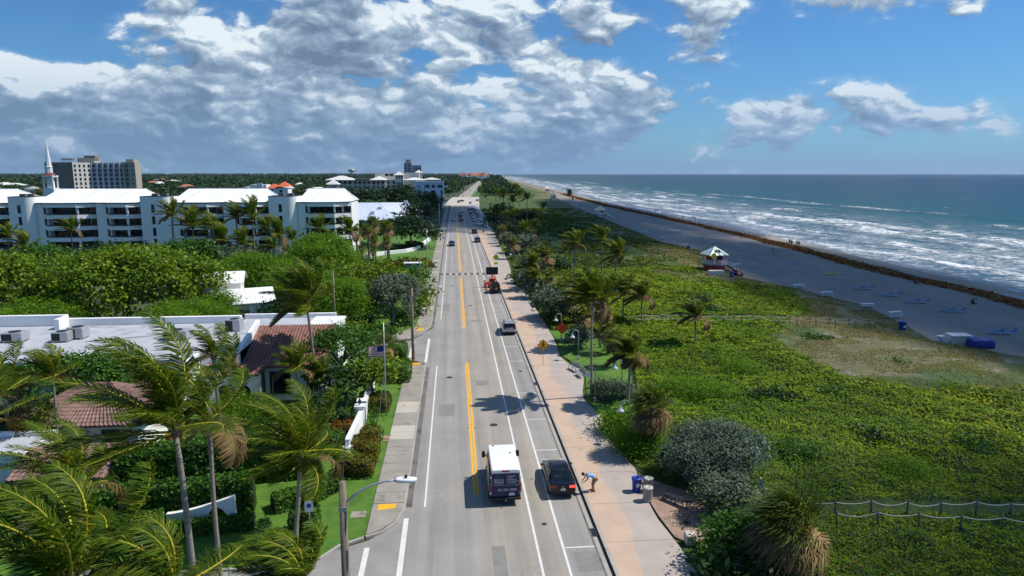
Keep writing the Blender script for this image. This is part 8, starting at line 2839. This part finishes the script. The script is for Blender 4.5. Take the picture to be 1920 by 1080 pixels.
# tarpaulin covered heap and white storage bins
x, y = gp(1838, 652)
t = MB().loft([(-1.5, 0, .35, .5), (-1.35, 0, 1.0, .65), (-.8, 0, 1.25, .72), (-.1, 0, 1.15, .75), (.6, 0, 1.3, .75), (1.3, 0, 1.1, .7), (1.5, 0, .5, .6)], .45, 18)
o = smooth_by_angle(t.build('tarpaulin_heap', pm('blue_tarpaulin', (0.012, 0.035, 0.26), .38, .25, 2.5, .6, 5)), 40)
o.location = (x, y, 0); o.rotation_euler = (0, 0, R(88)); tag(o, 'heap under a bright blue tarpaulin on the sand', 'tarpaulin')
x, y = gp(1800, 645)
t = thing('beach_storage_bin', 'white beach storage bin with two lids beside the blue tarpaulin', 'storage bin', (x - .3, y, 0), R(-8))
MB().box(-1.3, 1.3, -.8, .8, 0, 1.15).build('body', pm_once('cream_box', (.6, .58, .5)), t)
for k in (-1, 1):
    MB().box(k * .66 - .6, k * .66 + .6, -.9, .9, 1.15, 1.25).build('lid', WHITEPLASTIC, t)
MB().cbox((-1.75, -.5, .5), (.08, .8, 1.05), .4).build('leaning_board', WHITEPLASTIC, t)
x, y = gp(1772, 642)
t = thing('folded_lounger_heap', 'heap of folded white loungers left of the white storage bin', 'heap', (x, y, 0), .2)
for k in range(7):
    MB().cbox((random.uniform(-.2, .2), random.uniform(-.2, .2), .1 + k * .12), (1.9, .7, .05), random.uniform(-.12, .12), random.uniform(-.08, .08)).build('folded_frame', WHITEPLASTIC, t)

# ------------------------------------------------------------------ people
SKIN = pm('tanned_skin', (0.36, 0.19, 0.12), .6, .08)
HAIR = pm('dark_hair', (0.02, 0.014, 0.01), .6, .2)
CLOTH = {k: pm('cloth_' + k, v, .9, .1, 6) for k, v in {'sky': (.16, .38, .72), 'tan': (.34, .22, .13), 'white': (.7, .7, .7), 'black': (.02, .02, .022), 'red': (.35, .03, .03), 'teal': (.03, .15, .17), 'grey': (.2, .2, .21)}.items()}


def skin_mesh(name, joints, edges, mat, sub=2):
    me = bpy.data.meshes.new(name)
    bm = bmesh.new()
    lay = bm.verts.layers.skin.verify()
    vs = {}
    for i, (k, (p, r)) in enumerate(joints.items()):
        v = bm.verts.new(p)
        rr = r if hasattr(r, '__len__') else (r, r)
        v[lay].radius = rr
        v[lay].use_root = (i == 0)
        vs[k] = v
    for a, b in edges:
        bm.edges.new((vs[a], vs[b]))
    bm.to_mesh(me); bm.free()
    o = bpy.data.objects.new(name, me); COL.objects.link(o)
    o.modifiers.new('skin', 'SKIN').use_smooth_shade = True
    s = o.modifiers.new('sub', 'SUBSURF'); s.levels = sub
    bpy.context.view_layer.update()
    res = bpy.data.meshes.new_from_object(o.evaluated_get(bpy.context.evaluated_depsgraph_get()))
    bpy.data.objects.remove(o)
    res.materials.clear(); res.materials.append(mat)
    return res


def pose_joints(kind):
    if kind == 'bend':
        return {'pelvis': (0, -.14, .90), 'waist': (0, .02, 1.04), 'chest': (0, .27, 1.16), 'neck': (0, .44, 1.20), 'head': (0, .60, 1.20),
                'shL': (-.17, .34, 1.16), 'elL': (-.22, .42, .90), 'haL': (-.12, .60, .72), 'shR': (.17, .34, 1.16), 'elR': (.2, .46, .92), 'haR': (.10, .64, .76),
                'hipL': (-.10, -.14, .86), 'knL': (-.11, -.02, .48), 'anL': (-.10, -.08, .09), 'toL': (-.12, .12, .04), 'hipR': (.10, -.14, .86), 'knR': (.11, .03, .48), 'anR': (.11, -.02, .09), 'toR': (.13, .18, .04)}
    if kind == 'walk':
        return {'pelvis': (0, 0, .94), 'waist': (0, 0, 1.10), 'chest': (0, .01, 1.30), 'neck': (0, .02, 1.47), 'head': (0, .04, 1.60),
                'shL': (-.18, .01, 1.38), 'elL': (-.24, -.12, 1.12), 'haL': (-.22, -.08, .88), 'shR': (.18, .01, 1.38), 'elR': (.24, .08, 1.12), 'haR': (.22, .22, .92),
                'hipL': (-.09, 0, .90), 'knL': (-.10, .16, .50), 'anL': (-.10, .16, .09), 'toL': (-.11, .33, .05), 'hipR': (.09, 0, .90), 'knR': (.10, -.02, .50), 'anR': (.10, -.25, .14), 'toR': (.11, -.10, .05)}
    if kind == 'sit':
        return {'pelvis': (0, 0, .22), 'waist': (0, -.08, .38), 'chest': (0, -.16, .58), 'neck': (0, -.18, .75), 'head': (0, -.16, .88),
                'shL': (-.18, -.16, .66), 'elL': (-.26, -.02, .44), 'haL': (-.2, .2, .36), 'shR': (.18, -.16, .66), 'elR': (.26, -.02, .44), 'haR': (.2, .2, .36),
                'hipL': (-.09, .04, .20), 'knL': (-.14, .42, .36), 'anL': (-.12, .74, .09), 'toL': (-.13, .88, .06), 'hipR': (.09, .04, .20), 'knR': (.14, .42, .36), 'anR': (.12, .78, .09), 'toR': (.13, .92, .06)}


PERSON_CACHE = {}
RAD = {'pelvis': (.13, .11), 'waist': (.125, .10), 'chest': (.145, .11), 'neck': .055, 'head': (.085, .095), 'shL': .06, 'elL': .042, 'haL': .032, 'shR': .06, 'elR': .042, 'haR': .032, 'hipL': .085, 'knL': .058, 'anL': .04, 'toL': .035, 'hipR': .085, 'knR': .058, 'anR': .04, 'toR': .035}
BONES = [('pelvis', 'waist'), ('waist', 'chest'), ('chest', 'neck'), ('neck', 'head'), ('chest', 'shL'), ('shL', 'elL'), ('elL', 'haL'), ('chest', 'shR'), ('shR', 'elR'), ('elR', 'haR'), ('pelvis', 'hipL'), ('hipL', 'knL'), ('knL', 'anL'), ('anL', 'toL'), ('pelvis', 'hipR'), ('hipR', 'knR'), ('knR', 'anR'), ('anR', 'toR')]


def person(label, x, y, z, rz, kind, top, bottom, s=1.0, hands=False, group=None):
    t = thing('person', label, 'person', (x, y, z), rz, group)
    J = pose_joints(kind)
    key = (kind, hands)
    if key not in PERSON_CACHE:
        jo = {k: (p, RAD[k]) for k, p in J.items()}
        ed = list(BONES)
        if hands:      # five fingers closing downwards on the thing reached for
            for sd in 'LR':
                hnd, elb = Vector(J['ha' + sd]), Vector(J['el' + sd])
                d = (hnd - elb).normalized()
                sidev = Vector((1, 0, 0))
                pal = hnd + d * .07
                jo['pa' + sd] = (tuple(pal), (.034, .020)); ed.append(('ha' + sd, 'pa' + sd))
                for f, (off, ln) in enumerate(((-.030, .065), (-.010, .078), (.010, .073), (.028, .058))):
                    a = pal + sidev * off + d * .03; b = a + d * ln * .55 + Vector((0, 0, -.012)); c = b + (d * .4 + Vector((0, -.35, -.8))).normalized() * ln * .5
                    for q, P in (('a', a), ('b', b), ('c', c)):
                        jo[f'f{sd}{f}{q}'] = (tuple(P), .0095)
                    ed += [('pa' + sd, f'f{sd}{f}a'), (f'f{sd}{f}a', f'f{sd}{f}b'), (f'f{sd}{f}b', f'f{sd}{f}c')]
                sg = 1 if sd == 'L' else -1
                a = hnd + d * .025 + sidev * sg * .04; b = a + d * .04 + sidev * sg * .02
                jo['t' + sd + 'a'] = (tuple(a), .011); jo['t' + sd + 'b'] = (tuple(b), .009)
                ed += [('ha' + sd, 't' + sd + 'a'), ('t' + sd + 'a', 't' + sd + 'b')]
        body = skin_mesh('body', jo, ed, SKIN)
        grow = lambda ks, g: {k: (J[k], tuple(q + g for q in (RAD[k] if hasattr(RAD[k], '__len__') else (RAD[k],) * 2))) for k in ks}
        mid = lambda a, b, u: tuple(Vector(J[a]).lerp(Vector(J[b]), u))
        sh = grow(('waist', 'pelvis', 'chest', 'shL', 'shR'), .018)
        for sd in 'LR':
            sh['sl' + sd] = (mid('sh' + sd, 'el' + sd, .75), .068)
        shirt = skin_mesh('shirt', sh, [('pelvis', 'waist'), ('waist', 'chest'), ('chest', 'shL'), ('chest', 'shR'), ('shL', 'slL'), ('shR', 'slR')], CLOTH['sky'])
        so = grow(('pelvis', 'hipL', 'hipR'), .026)
        for sd in 'LR':
            so['le' + sd] = (mid('hip' + sd, 'kn' + sd, .75), .095)
        shorts = skin_mesh('shorts', so, [('pelvis', 'hipL'), ('pelvis', 'hipR'), ('hipL', 'leL'), ('hipR', 'leR')], CLOTH['tan'])
        PERSON_CACHE[key] = (body, shirt, shorts)
    body, shirt, shorts = PERSON_CACHE[key]
    b = link('body', body, t)
    for nm, me, c in (('shirt', shirt, top), ('shorts', shorts, bottom)):
        m2 = me.copy(); m2.materials.clear(); m2.materials.append(CLOTH[c])
        link(nm, m2, t)
    hd, nk = Vector(J['head']), Vector(J['neck'])
    up = (hd - nk).normalized()
    fwd = Vector((0, 1, 0)) if kind != 'bend' else Vector((0, .35, -1)).normalized()
    fwd = (fwd - up * fwd.dot(up)).normalized(); side = up.cross(fwd)
    def hp3(a, b_, c):
        return hd + side * a + fwd * b_ + up * c
    m = MB().lathe([(.01, -.12), (.06, -.105), (.088, -.03), (.094, .04), (.082, .10), (.05, .135), (.01, .148)], n=14)
    mt = Matrix((side, fwd * 1.12, up)).transposed().to_4x4(); mt.translation = hd
    m.v = [tuple(mt @ Vector(p)) for p in m.v]
    m.tube([hp3(0, .095, .02), hp3(0, .125, -.02), hp3(0, .10, -.035)], [.010, .016, .010], 6)
    for s_ in (-1, 1):
        m.tube([hp3(s_ * .09, 0, .03), hp3(s_ * .104, -.012, .0), hp3(s_ * .09, 0, -.03)], [.012, .02, .010], 6)
    m.build('head', SKIN, t, True)
    h2 = MB().lathe([(.098, .0), (.104, .05), (.092, .11), (.055, .15), (.01, .162)], n=14)
    mt2 = mt.copy(); mt2.translation = hd - fwd * .018
    h2.v = [tuple(mt2 @ Vector(p)) for p in h2.v]
    h2.build('hair', HAIR, t, True)
    for s_ in (-1, 1):
        MB().lathe([(.002, -.006), (.012, 0), (.002, .006)], tuple(hp3(s_ * .034, .100, .02)), 6).build('eye', TRIM, t)
    for sd in 'LR':
        a, q = Vector(J['an' + sd]), Vector(J['to' + sd])
        MB().tube([a + Vector((0, -.07, -.055)), a + Vector((0, .05, -.05)), q + Vector((0, .03, -.015))], [.045, .05, .035], 8).build('shoe', CLOTH['black'], t, True)
    t.scale = (s, s, s)
    return t


person('person in light blue shirt and tan shorts bending over beside the black sedan', 8.95, 42.0, .13, PI / 2, 'bend', 'sky', 'tan', 1.02, True)
x, y = gp(906, 440)
person('person in dark clothes walking on the far promenade', x, y, .13, PI, 'walk', 'black', 'black', 1.05)
for (px, py, tp, bt, rz, kd, lb) in ((1480, 460, 'black', 'black', 2.0, 'walk', 'leftmost of the four people strolling at the water line'), (1484, 461, 'teal', 'black', 2.1, 'walk', 'second from left of the four people strolling at the water line'), (1494, 462, 'red', 'black', 2.2, 'walk', 'third from left of the four people strolling at the water line'), (1498, 463, 'grey', 'black', 2.0, 'walk', 'rightmost of the four people strolling at the water line'),
                                     (1449, 474, 'white', 'black', .4, 'walk', 'person in a white top walking on the sand behind the loungers'), (1280, 411, 'black', 'black', 0, 'walk', 'lone person standing in the shallows far along the shore'), (1299, 412, 'black', 'grey', .2, 'walk', 'left of two people in the shallows'), (1303, 414, 'red', 'black', .3, 'walk', 'right of two people in the shallows'),
                                     (1229, 398, 'white', 'black', .5, 'walk', 'left of the far pair wading in the foam'), (1233, 399, 'black', 'black', .3, 'walk', 'right of the far pair wading in the foam'), (1294, 418, 'black', 'black', 1.0, 'walk', 'dark figure on the seaweed line'),
                                     (1824, 570, 'black', 'black', -.5, 'sit', 'left of the two people sitting low on the sand at the right'), (1829, 571, 'white', 'black', -.5, 'sit', 'right of the two people sitting low, wearing white'), (1716, 532, 'black', 'red', -1.2, 'sit', 'person sitting alone beside the seaweed'), (1070, 398, 'black', 'black', 0, 'walk', 'person on the sand near the small distant hut')):
    x, y = gp(px, py)
    person(lb, x, y, 0, rz, kd, tp, bt, 1.08, group='people on the beach')

# ------------------------------------------------------------------ clouds overhead that shade the beach and the far road
def cloud_mat():
    m, n, b, out = new_mat('cloud_vapour')
    b.inputs['Base Color'].default_value = (0.85, 0.87, 0.9, 1)
    b.inputs['Roughness'].default_value = 1.0
    b.inputs['Specular IOR Level'].default_value = 0.0
    tr = n.new('ShaderNodeBsdfTransparent')
    mx = n.new('ShaderNodeMixShader'); mx.inputs[0].default_value = 0.28
    n.t.links.new(tr.outputs[0], mx.inputs[1]); n.t.links.new(b.outputs[0], mx.inputs[2])
    n.t.links.new(mx.outputs[0], out.inputs[0])
    return m


CLOUDM = cloud_mat()
CZ = 420.0


def cloud(cx, cy, rx, ry, seed, n=16):
    """cumulus whose shade falls on (cx, cy): stands up the sun's ray from there"""
    k = CZ / SUN_DIR.z
    rg = np.random.default_rng(seed)
    bm = bmesh.new()
    for i in range(n):
        a = rg.random() * 2 * PI; q = math.sqrt(rg.random()) * .75
        r = (0.34 + .2 * rg.random())
        p = Vector((math.cos(a) * q * rx, math.sin(a) * q * ry, 0))
        geo = bmesh.ops.create_icosphere(bm, subdivisions=3, radius=1.0)
        for v in geo['verts']:
            d = v.co.normalized()
            f = 1 + .16 * math.sin(d.x * 5 + i) * math.sin(d.y * 6 + 2 * i) + .10 * math.sin(d.z * 9 + d.x * 7 + i)
            v.co = Vector((d.x * r * rx * f, d.y * r * ry * f, max(d.z * f, -.25) * min(rx, ry) * .45)) + p
    me = bpy.data.meshes.new('cloud'); bm.to_mesh(me); bm.free()
    me.materials.append(CLOUDM)
    me.polygons.foreach_set('use_smooth', [True] * len(me.polygons))
    o = struct(link('cloud', me))
    o.location = (cx + SUN_DIR.x * k, cy + SUN_DIR.y * k, CZ)


cloud(80, 115, 24, 120, 1, 22)        # over the beach
cloud(92, 380, 30, 170, 2, 22)
cloud(44, 270, 40, 95, 3, 18)         # far dune and the road beyond the crossing
cloud(2, 330, 20, 110, 4, 16)
cloud(-14, 425, 24, 40, 5, 12)
cloud(58, 22, 38, 24, 6, 16)          # near dune at the right


# ------------------------------------------------------------------ moist sea air
def haze():
    m = bpy.data.materials.new('sea_air')
    m.use_nodes = True
    t = m.node_tree
    t.nodes.clear()
    out = t.nodes.new('ShaderNodeOutputMaterial')
    v = t.nodes.new('ShaderNodeVolumePrincipled')
    v.inputs['Color'].default_value = (0.62, 0.80, 1.0, 1)
    v.inputs['Density'].default_value = HAZE
    v.inputs['Anisotropy'].default_value = 0.2
    t.links.new(v.outputs[0], out.inputs['Volume'])
    o = MB().box(-14500, 17500, -400, 16600, -1.5, 62).build('haze', m)
    o['kind'] = 'stuff'
    o['label'] = 'thin bluish sea haze in the distance'
    o['category'] = 'haze'


HAZE = 0.000025
haze()
